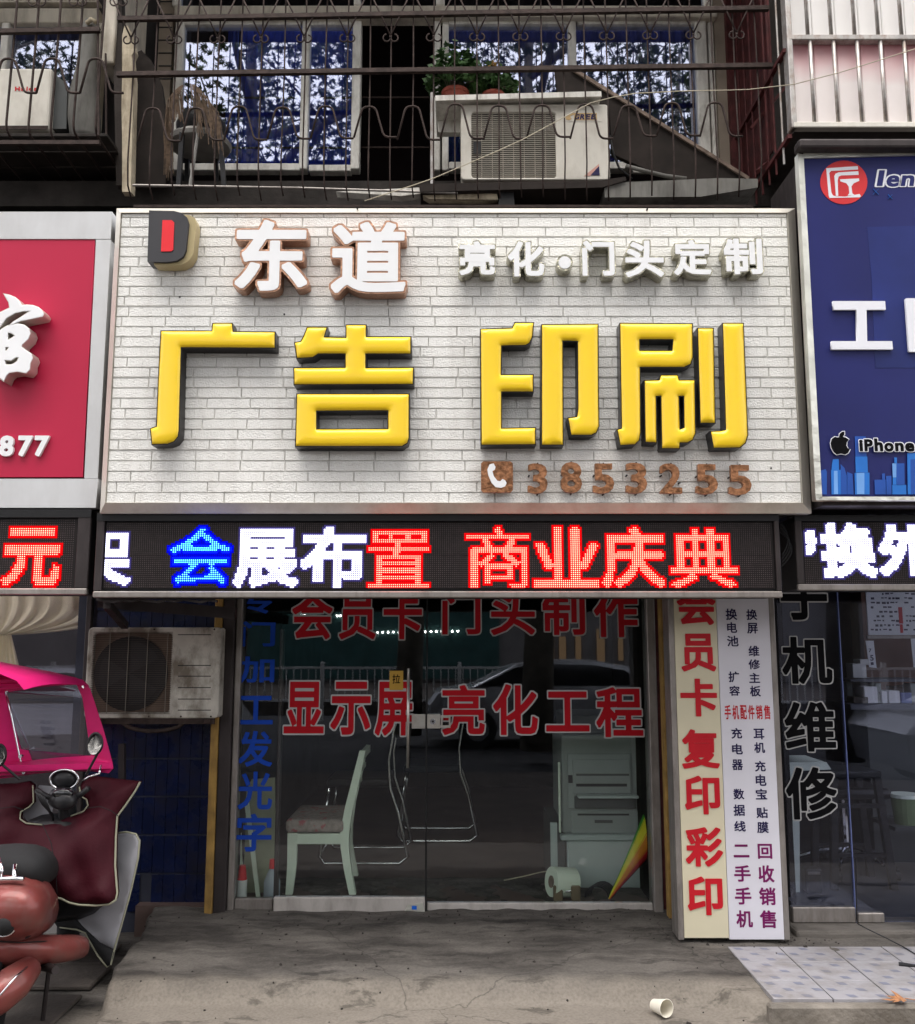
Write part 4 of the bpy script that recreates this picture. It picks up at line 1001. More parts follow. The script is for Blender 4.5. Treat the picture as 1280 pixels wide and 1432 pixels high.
# white side chair
YC = 4.98
ch_ = thing('chair', 'pale mint painted dining chair with a floral seat seen side-on behind the left door', 'chair', (P(445, 1250, YC).x, YC + .2, ZI))
def leg_pts(pts, Y, wd, dp, name, m, parent):
    rings = []
    for (x, y, w_) in pts:
        c_ = P(x, y, Y); hw = w_ / 2 * Y / F
        rings.append([c_ + Vector((-hw, 0, 0)), c_ + Vector((hw, 0, 0)), c_ + Vector((hw, dp, 0)), c_ + Vector((-hw, dp, 0))])
    return MB().loft(rings).build(name, m, parent, fix=True)
def clampz(pts, Y):   # make the lowest point rest on the floor
    return pts
yfl = 716 - ((lambda k: (k * F * CS - F * SN) / (CS + k * SN))((ZI - CZ) / YC))
yfl2 = 716 - ((lambda k: (k * F * CS - F * SN) / (CS + k * SN))((ZI - CZ) / (YC + .38)))
leg_pts([(409,1165,13),(408,1210,12),(404,yfl,9)], YC, 0, .035, 'leg', M['chairw'], ch_)
leg_pts([(507,1050,8),(499,1085,10),(488,1130,11),(482,1165,12),(482,1185,11),(486,1215,10),(493,yfl,9)], YC, 0, .035, 'leg', M['chairw'], ch_)
leg_pts([(410,1160,12),(408,1190,11),(406,yfl2,9)], YC + .38, 0, .035, 'leg', M['chairw'], ch_)
leg_pts([(508,1052,8),(501,1085,10),(492,1120,11),(487,1155,12),(487,1180,11),(491,1200,10),(496,yfl2,9)], YC + .38, 0, .035, 'leg', M['chairw'], ch_)
pbox('seat_frame', 411, 1166, 480, 1181, YC + .004, .40, M['chairw'], ch_, ch=.004)
a = rect_of(399, 1146, 481, 1165, YC - .01); box('seat', (a[0], YC - .012, a[2]), (a[1], YC + .43, a[3]), M['floral'], ch_, ch=.02, smooth=False)
for (y0, y1) in ((1052, 1062), (1078, 1084), (1100, 1106)):
    t_ = (y0 - 1050) / 80; x_ = 507 - 21 * t_
    a = P(x_, y0, YC + .03); c = P(x_, y1, YC + .03); box('back_slat', (a.x - .012, YC + .036, c.z), (a.x + .012, YC + .38, a.z), M['chairw'], ch_)
# two cantilever chairs of chrome tube, dark seats
def chrome_chair(dx_, dy_, lab):
    t = thing('chair', lab, 'chair', (.0 + dx_, 5.75 + dy_, ZI), 'chrome tube chairs in the dark shop')
    L_ = t.location
    for s in (0, .42):
        p = [(-.28, s, .44), (-.30, s, .30), (-.33, s, .05), (-.30, s, .012), (-.05, s, .012), (.14, s, .012), (.19, s, .05), (.13, s, .30), (.08, s, .44), (.07, s, .60), (.10, s, .78), (.17, s, 1.0)]
        MB().tube([Vector(q) + L_ for q in p], .011, 8).build('frame', M['chrome'], t, smooth=True)
    MB().tube([L_ + Vector((-.33, 0, .05)), L_ + Vector((-.33, .42, .05))], .011, 8).build('stretcher', M['chrome'], t)
    box('seat', L_ + Vector((-.30, .01, .44)), L_ + Vector((.08, .41, .49)), M['blackplastic'], t, ch=.02)
    box('backrest', L_ + Vector((.10, .03, .72)), L_ + Vector((.16, .39, 1.02)), M['blackplastic'], t, ch=.02)
chrome_chair(-.48, -.15, 'chrome tube chair with black seat behind the mint chair')
chrome_chair(-.06, .45, 'chrome tube chair deeper in the shop near the door joint')
# cabinet and copier
YQ = 5.10
cb = thing('cabinet', 'pale blue-grey low cabinet under the copier by the right door', 'cabinet', (P(845, 1250, YQ).x, YQ + .3, ZI))
a = rect_of(794, 1175, 935, 1262, YQ)
box('body', (a[0], YQ, ZI), (a[1], YQ + .55, a[3]), M['cabinet'], cb, ch=.006)
box('top', (rect_of(784,1166,935,1172,YQ)[0], YQ - .02, a[3]), (a[1] + .01, YQ + .57, a[3] + .03), M['cabinet'], cb, ch=.006)
a2 = rect_of(772, 1150, 791, 1262, YQ + .03); box('side_panel', (a2[0], YQ + .03, ZI), (a2[1], YQ + .5, a2[3]), M['copier_dark'], cb)
box('side_panel', (a2[0] - .006, YQ + .02, ZI), (a2[0] + .03, YQ + .04, a2[3]), M['cabinet'], cb)
cp = thing('photocopier', 'grey photocopier with an open paper tray standing on the pale cabinet', 'photocopier', (P(850, 1165, YQ).x, YQ + .3, a[3] + .03))
zc0 = a[3] + .032
def cpb(name, x0, y0, x1, y1, Y, d, m, ch=.004):
    r = rect_of(x0, y0, x1, y1, Y); return box(name, (r[0], Y, r[2]), (r[1], Y + d, r[3]), m, cp, ch)
r = rect_of(786, 1028, 935, 1166, YQ + .02); box('body', (r[0], YQ + .02, zc0), (r[1], YQ + .5, r[3]), M['copier'], cp, ch=.01)
cpb('panel', 794, 1054, 884, 1131, YQ + .008, .012, M['copier']); cpb('panel', 801, 1062, 882, 1110, YQ + .001, .007, M['copier'])
cpb('slot', 806, 1096, 877, 1100, YQ - .002, .004, M['black'], 0); cpb('slot', 806, 1082, 880, 1085, YQ - .002, .004, M['copier_dark'], 0)
cpb('paper_tray', 804, 1113, 890, 1131, YQ - .004, .02, M['copier_dark']); cpb('paper_tray', 809, 1113, 894, 1117, YQ - .06, .06, M['cabinet'])
cpb('drawer', 800, 1134, 905, 1166, YQ + .01, .02, M['copier']); cpb('handle', 832, 1147, 857, 1151, YQ + .004, .006, M['copier_dark'], 0)
cpb('slot', 808, 1138, 880, 1140.5, YQ + .006, .004, M['black'], 0); cpb('button', 795, 1084, 801, 1095, YQ + .004, .006, M['black'], 0)
cpb('side_rail', 781.5, 1066, 784.5, 1165, YQ - .02, .02, M['chairw']); r = rect_of(790, 1000, 935, 1026, YQ + .05); box('lid', (r[0], YQ + .05, P(0,1027,YQ).z), (r[1], YQ + .5, r[3]), M['copier_dark'], cp, ch=.01)
# rainbow umbrella
um = thing('umbrella', 'furled rainbow umbrella leaning in the right corner behind the door glass', 'umbrella', (P(900, 1262, 4.9).x, 4.92, ZI))
cols = [('black', (.02, .02, .02)), ('red', (.50, .02, .03)), ('orange', (.60, .20, .02)), ('yellow', (.65, .58, .03)), ('green', (.05, .30, .03))]
for k in range(5):
    mm = mat('umbrella_' + cols[k][0], cols[k][1], .6, var=.1, vs=20)
    a0, a1 = k * 2*math.pi/9 + math.pi * .98, (k + 1.15) * 2*math.pi/9 + math.pi * .98
    b_ = P(852, 1264, 4.90); b_.z = max(b_.z, ZI); t_ = P(935, 1128, 4.96); ax = (t_ - b_)
    rings = []
    for j in range(7):
        t = j / 6; c_ = b_ + ax * t; rr = .006 + .10 * t ** 1.1
        sx = Vector((ax.z, 0, -ax.x)).normalized(); sy = Vector((0, -1, 0))
        rings.append([c_ + (sx * -math.cos(a) + sy * -math.sin(a)) * rr for a in np.linspace(a0, a1, 5)])
    MB().loft(rings, cap=False, closed_ring=False).build('panel', mm, um, smooth=True)
MB().tube([b_ - ax.normalized() * .02, t_ + ax.normalized() * .12], .006, 8).build('shaft', M['chrome'], um)
# rolls, clamp fan, cable
rl_ = thing('paper_roll', 'thick white roll lying on the floor in front of the pale cabinet', 'roll', (P(787, 1240, 4.95).x, 4.95, ZI))
c_ = P(787, 1240, 4.93); d_ = Vector((.9, .35, -.12)).normalized(); c_.z = ZI + .075
MB().tube([c_ - d_ * .065, c_ + d_ * .065], .073, 24).build('paper', M['chairw'], rl_, smooth=False)
MB().tube([c_ - d_ * .067, c_ + d_ * .0665], .03, 16).build('core', M['plankedge'], rl_)
cl_ = thing('desk_fan', 'small brown clip stand in front of the white roll', 'clip stand', (P(795, 1250, 4.88).x, 4.86, ZI))
M['brownpl'] = mat('brown_plastic', (.16, .12, .075), .5)
for x_ in (780, 805): q = P(x_, 1252, 4.86); box('jaw', (q.x - .022, 4.85, ZI), (q.x + .026, 4.875, ZI + .075), M['brownpl'], cl_, ch=.006)
MB().tube([P(782, 1246, 4.87), P(805, 1246, 4.87)], .008, 8).build('rod', M['chrome'], cl_)
cb_ = MB()
for k in range(5):
    c0 = P(835 + k * 3, 1262, 4.9); cb_.tube([Vector((c0.x + .06 * math.cos(t) , 4.9 + .02 * k, ZI + .008 + .055 * abs(math.sin(t)))) for t in np.linspace(0, math.pi, 10)], .005, 5)
tag(cb_.build('cable', M['blackplastic']), 'coiled black cable on the shop floor beside the white roll', 'cable')
wcb = MB().tube([P(705, 1231, 4.95) , P(730, 1226, 5.0), P(755, 1220, 5.05), P(774, 1217, 5.05)], .003, 5); tag(wcb.build('cable', M['wire']), 'thin pale cable running to the white roll', 'cable')
# things behind the side light
bd = outline('board', [[(333,1262),(333,1130),(352,1090),(384,1088),(386,1262)]], 5.02, mat('cream_board', (.33, .34, .24), .8, var=.1, vs=8, dirt=(.16, .16, .11), damt=.4), None, depth=.02)
tag(bd, 'pale cream board leaning behind the blue lettered side light', 'board')
for (xa, ya, xb, yb_, lab) in ((345, 1120, 362, 1258, 'longer white strip leaning behind the side light'), ((334), 1150, 338, 1258, 'white pole standing in the corner of the side light')):
    s_ = MB().bar(P(xa, ya, 4.93), P(xb, yb_, 4.93), .022, .012).build('strip', M['chairw']); tag(s_, lab, 'strip')
bt = thing('bottle', 'clear plastic bottle with a red spray cap behind the side light', 'bottle', (P(379, 1255, 4.86).x, 4.88, ZI))
L_ = bt.location
M['bottlepl'] = mat('cloudy_plastic', (.38, .42, .48), .25, var=.1)
MB().tube([L_ + Vector((0,0,0)), L_ + Vector((0,0,.02)), L_ + Vector((0,0,.09)), L_ + Vector((0,0,.13)), L_ + Vector((0,0,.155))], [.036, .042, .042, .026, .014], 16).build('body', M['bottlepl'], bt, smooth=True)
MB().tube([L_ + Vector((0,0,.155)), L_ + Vector((0,0,.20))], [.017, .015], 12).build('cap', M['red'], bt)
cn = thing('spray_can', 'red canister standing at the left end of the side light', 'canister', (P(334, 1255, 4.86).x + .01, 4.88, ZI)); L_ = cn.location
MB().tube([L_ + Vector((0,0,0)), L_ + Vector((0,0,.10))], .026, 14).build('body', M['letterwhite'], cn); MB().tube([L_ + Vector((0,0,.10)), L_ + Vector((0,0,.17))], [.024, .016], 14).build('top', M['red'], cn)

# ------------------------------------------------------------ right shop
YG = 4.45
rsf = thing('storefront', 'glass shop front with large black vertical lettering at the right edge', 'shop front', (2.2, YG, .2))
box('sill', (P(1100, 1300, YG).x, 4.325, .06), (3.4, YG + .1, P(0, 1290, YG).z), M['concrete'], rsf, ch=.015)
zs = P(0, 1290, YG).z
box('kick_rail', (P(1108, 1285, YG).x, YG - .012, zs + .001), (P(1196, 1285, YG).x, YG + .03, P(0, 1268, YG).z), M['alu'], rsf, ch=.004)
box('kick_rail', (P(1199, 1285, YG).x, YG - .012, zs + .001), (P(1236, 1285, YG).x, YG + .03, P(0, 1276, YG).z), M['alu'], rsf, ch=.004)
box('pane', (P(1108, 1285, YG).x, YG, P(0, 1268, YG).z), (P(1196.4, 1285, YG).x, YG + .01, 2.7), M['glassright'], rsf)
box('pane', (P(1198, 1285, YG).x, YG + .002, zs + .001), (3.4, YG + .012, 2.7), M['glassright'], rsf)
M['edgeblue'] = mat('glass_edge', (.16, .20, .42), .2, var=.1)
box('glass_edge', (P(1196.8, 1285, YG).x, YG - .004, zs), (P(1197.8, 1285, YG).x, YG + .014, 2.7), M['edgeblue'], rsf)
for ch, r in (('手', (1090,787,1158,869)), ('机', (1092,889,1165,958)), ('维', (1096,980,1170,1053)), ('修', (1098,1071,1172,1148))):
    glyph('character', ch, r, YG - .0015, M['lettergrey'], rsf, bold=.050, base=.050); glyph('character', ch, r, YG - .003, M['vinylblack'], rsf, bold=.026, base=.050)
fl2 = box('floor', (1.66, YG + .12, 0), (4.2, 8, zs + .003), mat('grey_floor', (.07, .07, .08), .4)); fl2['kind'] = 'structure'
M['browndoor'] = mat('brown_wall_panel', (.19, .095, .07), .6, var=.12); M['greyblue'] = mat('grey_blue_wall', (.085, .09, .115), .7, var=.08)
w2 = MB().box((1.66, 7.0, 0), (3.6, 7.2, 3)).build('wall', M['greyblue']); w2['kind'] = 'structure'
w2 = MB().box((2.9, 6.6, 0), (6, 6.8, 3)).build('wall', M['browndoor']); w2['kind'] = 'structure'
w2 = MB().box((1.66, YG + .02, 2.72), (6, 7.2, 2.9)).build('ceiling', M['roomwall']); w2['kind'] = 'structure'
w2 = MB().box((4.6, YG + .1, 0), (4.7, 6.6, 3)).build('wall', M['greyblue']); w2['kind'] = 'structure'
# price poster
YPn = 5.9
pp = thing('poster', 'pale price list poster with dark rows of print inside the right shop', 'poster', (P(1250, 860, YPn).x, YPn, 1.6))
pbox('sheet', 1213, 826, 1330, 888, YPn, .01, M['white'], pp); pbox('edge', 1213, 888.5, 1330, 893, YPn, .02, M['alu'], pp)
M['inkgrey'] = mat('ink_grey', (.07, .06, .10), .6)
prn = random.Random(5)
for j in range(9):
    x = 1218
    while x < 1278:
        wd = prn.uniform(2, 6)
        if prn.random() < .72 and not (1257 < x < 1264): pbox('print', x, 829 + j * 6.3, x + wd, 829 + j * 6.3 + prn.uniform(1.5, 3.2), YPn - .001, .0008, M['inkgrey'], pp)
        x += wd + prn.uniform(1, 3)
pbox('print', 1257, 849, 1262.5, 872, YPn - .0014, .001, M['printred'], pp); pbox('print', 1259, 873, 1263, 885, YPn - .0014, .001, M['printred'], pp)
pl_ = outline('placard', [[(1211,896),(1222,896),(1226,934),(1216,933)]], 5.8, M['white'], None, depth=.006); tag(pl_, 'small upright white placard with digits below the price poster', 'placard')
for ch, r in (('5', (1217, 916, 1222, 924)), ('1', (1218, 926, 1222, 930)), ('7', (1215, 907, 1219, 912))): glyph('digit', ch, r, 5.797, M['inkgrey'], pl_, bold=.02)
pc = outline('paper', [[(1274,893),(1300,893),(1300,935),(1278,933)]], 5.8, M['white'], None, depth=.003); tag(pc, 'blank white sheet pinned at the right edge inside the right shop', 'paper')
# counter with papers, boxes, bucket, stools
zc1 = P(0, 985, 5.5).z
ct = thing('counter', 'cluttered dark counter inside the right shop', 'counter', (2.9, 5.7, .2))
box('top', (P(1190, 985, 5.5).x, 5.5, zc1 - .03), (3.9, 6.1, zc1), M['greyblue'], ct); box('body', (P(1222, 985, 5.5).x, 5.6, .1), (3.9, 6.0, zc1 - .031), M['copier_dark'], ct)
for k in range(12):
    px = 1186 + k * 8 + prn.uniform(-2, 2); q = P(px, 960, 5.5 + prn.uniform(.05, .4)); hh = prn.uniform(.03, .14)
    o = box('box', (q.x, q.y, zc1), (q.x + prn.uniform(.03, .09), q.y + .1, zc1 + hh), prn.choice([M['white'], M['copier'], M['alu_dark'], M['copier_dark'], M['edgeblue']]), ch=.003)
    tag(o, 'small packet, %s from the left in the clutter on the counter of the right shop' % ('first second third fourth fifth sixth seventh eighth ninth tenth eleventh twelfth'.split()[k]), 'box', 'packets on the counter')
for k, (x0, y0, x1, y1, lab) in enumerate(((1193, 928, 1212, 948, 'stacked small white cartons beside the placard'), (1203, 922, 1216, 930, 'flat white carton lying on top of the carton stack'))):
    q = rect_of(x0, y0, x1, y1, 5.7); tag(box('carton', (q[0], 5.7, q[2]), (q[1], 5.8, q[3]), M['signgrey'], ch=.003), lab, 'carton')
sv = MB().box((P(1190, 950, 5.65).x, 5.65, P(0, 950, 5.65).z - .015), (P(1300, 950, 5.65).x, 5.95, P(0, 950, 5.65).z)).build('shelf', M['greyblue']); tag(sv, 'narrow shelf carrying cartons above the counter in the right shop', 'shelf')
def stool(name, lab, cx, Y, zseat, w_, m):
    t = thing(name, lab, 'stool', (cx, Y + w_/2, zs + .003)); z0 = zs + .003
    box('seat', (cx - w_*.45, Y, zseat - .035), (cx + w_*.45, Y + w_*.9, zseat), m, t, ch=.008)
    for sx in (-1, 1):
        for k in (0, 1):
            MB().bar((cx + sx * w_*.38, Y + .03 + k*(w_*.8), zseat - .03), (cx + sx * w_*.52, Y + k*w_*.9, z0), .035, .035).build('leg', m, t)
    for z in (z0 + .17, z0 + .42):
        for k in (0, 1): MB().bar((cx - w_*.48, Y + k*w_*.86 + .015, z), (cx + w_*.48, Y + k*w_*.86 + .015, z), .03, .02).build('rung', m, t)
stool('bar_stool', 'tall black wooden stool behind the right shop glass', P(1200, 1100, 5.0).x, 5.0, P(0, 1079, 5.0).z, .30, M['blackplastic'])
oc = thing('office_chair', 'swivel chair with chrome star base behind the black stool', 'chair', (P(1185, 1225, 5.4).x, 5.4, zs)); L_ = oc.location
for k in range(5):
    a = k * 2*math.pi/5 + .4; MB().tube([L_ + Vector((0,0,.12)), L_ + Vector((.13*math.cos(a), .13*math.sin(a), .11)), L_ + Vector((.28*math.cos(a), .28*math.sin(a), .06))], [.02,.016,.012], 8).build('leg', M['chrome'], oc)
    e = L_ + Vector((.28*math.cos(a), .28*math.sin(a), .028)); MB().tube([e - Vector((.012,0,0)), e + Vector((.012,0,0))], .027, 10).build('castor', M['black'], oc)
MB().tube([L_ + Vector((0,0,.1)), L_ + Vector((0,0,.42))], .022, 10).build('post', M['chrome'], oc); box('seat', L_ + Vector((-.2,-.2,.42)), L_ + Vector((.2,.2,.48)), M['blackplastic'], oc, ch=.03)
sb = outline('cabinet', [[(1100,1070),(1100,1066),(1156,1066),(1163,1076),(1118,1078),(1119,1267),(1100,1268)]], 4.95, M['chairw'], None, depth=.3); tag(sb, 'pale green cabinet end behind the black characters of the right shop', 'cabinet')
sp_ = thing('speaker', 'small dark loudspeaker on the floor behind the right glass', 'speaker', (P(1138, 1262, 4.95).x, 4.97, zs)); L_ = sp_.location
box('body', L_ + Vector((-.04, -.04, 0)), L_ + Vector((.045, .04, .125)), M['blackplastic'], sp_, ch=.012); MB().tube([L_ + Vector((0,-.046,.045)), L_ + Vector((0,-.041,.045))], .028, 14).build('cone', M['alu_dark'], sp_); box('grille', L_ + Vector((-.03,-.044,.095)), L_ + Vector((.034,-.0395,.11)), M['alu'], sp_, ch=.004)
bk = thing('bucket', 'pale plastic bucket with a green band at the right edge inside the right shop', 'bucket', (P(1268, 1150, 5.2).x, 5.2, P(0, 1152, 5.2).z)); L_ = bk.location
MB().tube([L_, L_ + Vector((0,0,.14))], [.06, .075], 18).build('body', mat('bucket_green', (.18, .24, .12), .5), bk); MB().tube([L_ + Vector((0,0,.141)), L_ + Vector((0,0,.16))], .078, 18).build('rim', M['chairw'], bk)
sv2 = MB().box((P(1240, 1152, 5.2).x, 5.1, L_.z - .02), (3.4, 5.4, L_.z)).build('shelf', M['copier_dark']); tag(sv2, 'low dark shelf carrying the pale bucket in the right shop', 'shelf')

# ------------------------------------------------------------ left shop window and curtain
YLs = 4.85
lsf = thing('storefront', 'glass shop front with cream curtain behind the pink scooter canopy', 'shop front', (-2.2, YLs, 0))
box('pane', (-4, YLs, .4), (P(122, 900, YLs).x, YLs + .01, 2.7), glass('left_shop_glass', (.92, .9, .92), .06, edge=.1), lsf)
box('frame', (P(121, 900, YLs).x, YLs - .03, 0), (P(129, 900, YLs).x, YLs + .05, 2.7), M['alu_dark'], lsf, ch=.004)
box('sill', (-4, YLs - .02, 0), (P(125, 900, YLs).x, YLs + .1, .4), M['greybox'], lsf)
box('wall', (-4, 6.4, 0), (-1.7, 6.5, 2.9), M['roomwall'], lsf); box('ceiling', (-4, YLs, 2.72), (-1.7, 6.5, 2.85), M['roomwall'], lsf)
box('wall', (-1.74, 4.98, 0), (-1.7, 6.5, 2.9), M['roomwall'], lsf); box('floor', (-4, YLs + .02, .0), (-1.7, 6.5, .05), M['floorin'], lsf)
# tied-back curtain: fan of folds from the rail to the tie at (14, 885)
cu = MB(); ring = []; n = 60
tie = P(14, 888, 4.95)
for j in range(13):
    t = j / 12; row = []
    for i in range(n + 1):
        s = i / n
        top = P(-70 + 208 * s, 812, 4.95)
        pull = t ** (1.15 + 1.6 * s)
        bx_ = tie.x - .10 + .15 * s
        sag = .20 * math.sin(math.pi * t) * s * s
        x = top.x * (1 - pull) + bx_ * pull + sag * .8
        z = top.z * (1 - t) + tie.z * t - (s * s) * .03 * math.sin(math.pi * t) - 0.10 * s * t * (1 - t)
        amp = .016 * (1 - .55 * t); row.append(Vector((x, 4.90 + amp * math.sin(s * 62 + 2 * t) + .006 * math.sin(s * 140), z)))
    ring.append(row)
cu.loft(ring, cap=False, closed_ring=False)
ring = []
for j in range(6):
    t = j / 5; z = tie.z - .26 * t; wd = .055 + .075 * t
    ring.append([Vector((tie.x - .02 + (s - .5) * 2 * wd, 4.90 + .014 * math.sin(s * 50 + t), z)) for s in np.linspace(0, 1, 40)])
cu.loft(ring, cap=False, closed_ring=False)
tag(cu.build('curtain', M['lacecurtain'], smooth=True), 'cream voile curtain tied back with a gathered ruffle in the left shop window', 'curtain')
bg2 = outline('reflective_panel', [[(123,843),(166,843),(166,878),(123,878)]], 4.86, mat('pale_green_sticker', (.30, .36, .30), .6, var=.3, vs=30), None, depth=.01); tag(bg2, 'small pale green leaf-patterned panel above the lower air conditioner', 'panel')
bg2.name = 'panel'

# ------------------------------------------------------------ blue tiled wall
YT = 4.84
tw = thing('tiled_wall', 'dark navy tiled wall below the grimy air conditioner', 'wall', (-1.6, YT, 0))
xa, xb = P(118, 1180, YT).x, P(292, 1180, YT).x
box('backing', (xa - .1, YT + .008, -.05), (xb + .05, YT + .1, 2.7), M['grout'], tw)
ys_ = [P(0, y, YT).z for y in (1009, 1061, 1114, 1165, 1217, 1268)]
th = abs(ys_[1] - ys_[2]); twd = .058; z = ys_[2]
tcache = {}
for r_ in range(-4, 7):
    z0 = z + r_ * th
    if z0 + th < -.05: continue
    nx = int((xb - xa) / twd)
    for i in range(nx + 1):
        if r_ < -2 and prn.random() < .35: continue
        if 'm' not in tcache:
            me = MB().box((-.5 * (twd - .002), -.006, -.5 * (th - .009)), (.5 * (twd - .002), 0, .5 * (th - .009)), .001).mesh('tile'); me.materials.append(M['blueTile']); tcache['m'] = me
        o = link(bpy.data.objects.new('tile', tcache['m'])); o.parent = tw; o.location = Vector((xa + (i + .5) * twd, YT + .008 + prn.uniform(-.0006, .0006), z0 + th / 2)) - tw.location
tag(MB().bar(P(171, 1040, 4.7), P(171, 1095, 4.7), .03, .03).build('post', M['alu_dark']), 'short dark metal post behind the scooter', 'post')

# dirt band and rubble at the foot of the wall
rb = MB(); prn2 = random.Random(11)
def pebble(b, x, y, s):
    z = ground_h(x, y); n = 5; a0 = prn2.random() * 6
    base = [(x + s * math.cos(a0 + k * 1.257) * prn2.uniform(.6, 1), y + s * math.sin(a0 + k * 1.257) * prn2.uniform(.6, 1), z - .002) for k in range(n)]
    top = [(x + (p[0]-x) * .6, y + (p[1]-y) * .6, z + s * prn2.uniform(.4, .8)) for p in base]
    b.add(base + top, [(0,1,6,5),(1,2,7,6),(2,3,8,7),(3,4,9,8),(4,0,5,9),(5,6,7,8,9)])
for k in range(420):
    u = prn2.random()
    if u < .35: x, y = prn2.uniform(-1.6, 2.6), prn2.gauss(4.62, .06)
    elif u < .6: x, y = prn2.uniform(1.0, 1.7), prn2.gauss(4.30, .06)
    else: x, y = prn2.uniform(-2, 2.4), prn2.uniform(3.4, 4.6)
    pebble(rb, x, y, abs(prn2.gauss(0, .004)) + .0015)
for k in range(26): pebble(rb, prn2.uniform(-1.2, 1.3), prn2.uniform(3.5, 4.6), prn2.uniform(.004, .009))
for lab, x, y, s in (('small dark stone chip on the step below the door', 885, 1372, .012),):
    pass
rb.build('grit', M['ledge'], kind='stuff')
# ------------------------------------------------------------ tiled floor patch, right
ZT_ = ZP - .014
tp = thing('tile_patch', 'white printed floor tiles laid on the step before the right shop', 'floor tiles', (1.7, 3.95, ZT_))
y3, y2, y1, y0 = G(0, 1326, ZT_).y, G(0, 1348, ZT_).y, G(0, 1374, ZT_).y, G(0, 1400, ZT_).y
xc = [G(1166, 1400, ZT_).x, G(1244, 1395, ZT_).x]
tws = xc[1] - xc[0]
cols_ = [(xc[0] - tws, xc[0]), (xc[0], xc[1]), (xc[1], xc[1] + tws), (xc[1] + tws, xc[1] + 2 * tws)]
rows_ = [(y0, y1), (y1, y2), (y2, y3)]
for ci, (xa, xb) in enumerate(cols_):
    for ri, (ya, yb_) in enumerate(rows_):
        zz = ZT_ + prn2.uniform(0, .0015) + .0005; g_ = .0025
        o = MB().box((xa + g_, ya + g_, ZP - .06), (xb - g_, yb_ - g_, zz + .006), .0012).build('tile', M['tile'], tp)
        pr_ = MB()
        for i in range(4):
            for j in range(3):
                if (i + j + ci + ri) % 2: continue
                cx = xa + (i + .45 + .12 * j) * tws / 4; cy = ya + (j + .5) * (yb_ - ya) / 3
                if cx + .02 > xb - g_ or cx - .02 < xa + g_: continue
                pr_.quad((cx - .011, cy - .012, zz + .0068), (cx + .020, cy - .014, zz + .0068), (cx + .012, cy + .012, zz + .0068), (cx - .019, cy + .014, zz + .0068))
        pr_.build('tile_print', M['tileprint'], o, kind='stuff')
# mortar bed with broken left edge
cbk = MB().box((cols_[0][0] - .03, y0 - .045, ZP - .13), (3.2, y0 - .001, ZT_ - .001), .008).build('kerb', M['concrete_edge'], tp)
# dry leaf
def leaf_shape(n=5, seed=0):
    r = random.Random(seed); pts = []
    for k in range(n):
        a = math.pi * (.12 + .76 * k / (n - 1)) ; rr = 1.0 if k == n // 2 else r.uniform(.75, .92)
        for da, f in ((-.16, .62), (0, 1), (.16, .62)): pts.append((math.cos(a + da) * rr * f, math.sin(a + da) * rr * f))
        if k < n - 1: am = a + math.pi * .38 / (n - 1); pts.append((math.cos(am) * .38, math.sin(am) * .38))
    return [(-.06, -.12), (.06, -.12)][::-1] + pts
dl_ = thing('dry_leaf', 'brown curled dry leaf lying on the edge of the floor tiles', 'leaf', (G(1258, 1403, ZT_).x, G(1258, 1403, ZT_).y, ZT_ + .01))
L_ = dl_.location; lp = leaf_shape(5, 4); s = .075
vs = [L_ + Vector((-(y - .2) * s * 1.15, x * s * .95, .004 + .05 * ((x * .9) ** 2) * s * 8 * (1 if x > 0 else .5) + .004 * math.sin(9 * y))) for x, y in lp]
bmf = MB(); bmf.add([L_ + Vector((0, 0, .006))] + vs, [(0, 1 + k, 1 + (k + 1) % len(vs)) for k in range(len(vs))])
bmf.build('blade', M['dryleaf'], dl_); MB().tube([L_ + Vector((.02, 0, .008)), L_ + Vector((.06, -.01, .004)), L_ + Vector((.10, -.03, .006))], .0016, 5).build('stem', M['dryleaf'], dl_)
# paper cup
pcp = G(924, 1421, .056)
cp_ = thing('paper_cup', 'used cream paper cup lying on its side at the foot of the step', 'paper cup', (pcp.x, pcp.y, .056)); L_ = cp_.location
ax = Vector((.45, -.88, .08)).normalized(); c0 = L_ + Vector((0, 0, .030)) - ax * .035; c1 = L_ + Vector((0, 0, .036)) + ax * .035
MB().tube([c0, c1], [.022, .031], 24, cap=False).tube([c1 - ax * .004, c0 + ax * .004], [.0295, .0212], 24, cap=False).build('wall', M['cup'], cp_, smooth=True)
MB().tube([c0, c0 + ax * .003], .0218, 24).build('base', M['cup'], cp_); ringp = ell_ring(c1, ax.orthogonal().normalized() * .031, ax.cross(ax.orthogonal()).normalized() * .031, 24)
MB().tube(ringp, .0018, 6, closed=True).build('rim', M['cup'], cp_, smooth=True)
# cable with plug
cbp = thing('power_cable', 'thin black cable trailing from the right shop sill across the tiles to a black plug', 'cable', (2.0, 4.2, ZP))
pts = [G(1197, 1286, .2), G(1200, 1292, .2), G(1215, 1300, .19), G(1240, 1312, .155), G(1265, 1325, ZT_ + .012), G(1290, 1340, ZT_ + .012)]
MB().tube(pts, .0028, 6).build('wire', M['blackplastic'], cbp, smooth=True)
MB().tube([P(1197, 1200, YG - .02), P(1198, 1286, YG - .02)], .003, 6).build('wire', M['blackplastic'], cbp)
a = G(1257, 1348, ZT_ + .014); c = G(1276, 1350, ZT_ + .014); MB().tube([a, c, G(1300, 1353, ZT_ + .012)], [.0085, .006, .003], 8).build('plug', M['blackplastic'], cbp)

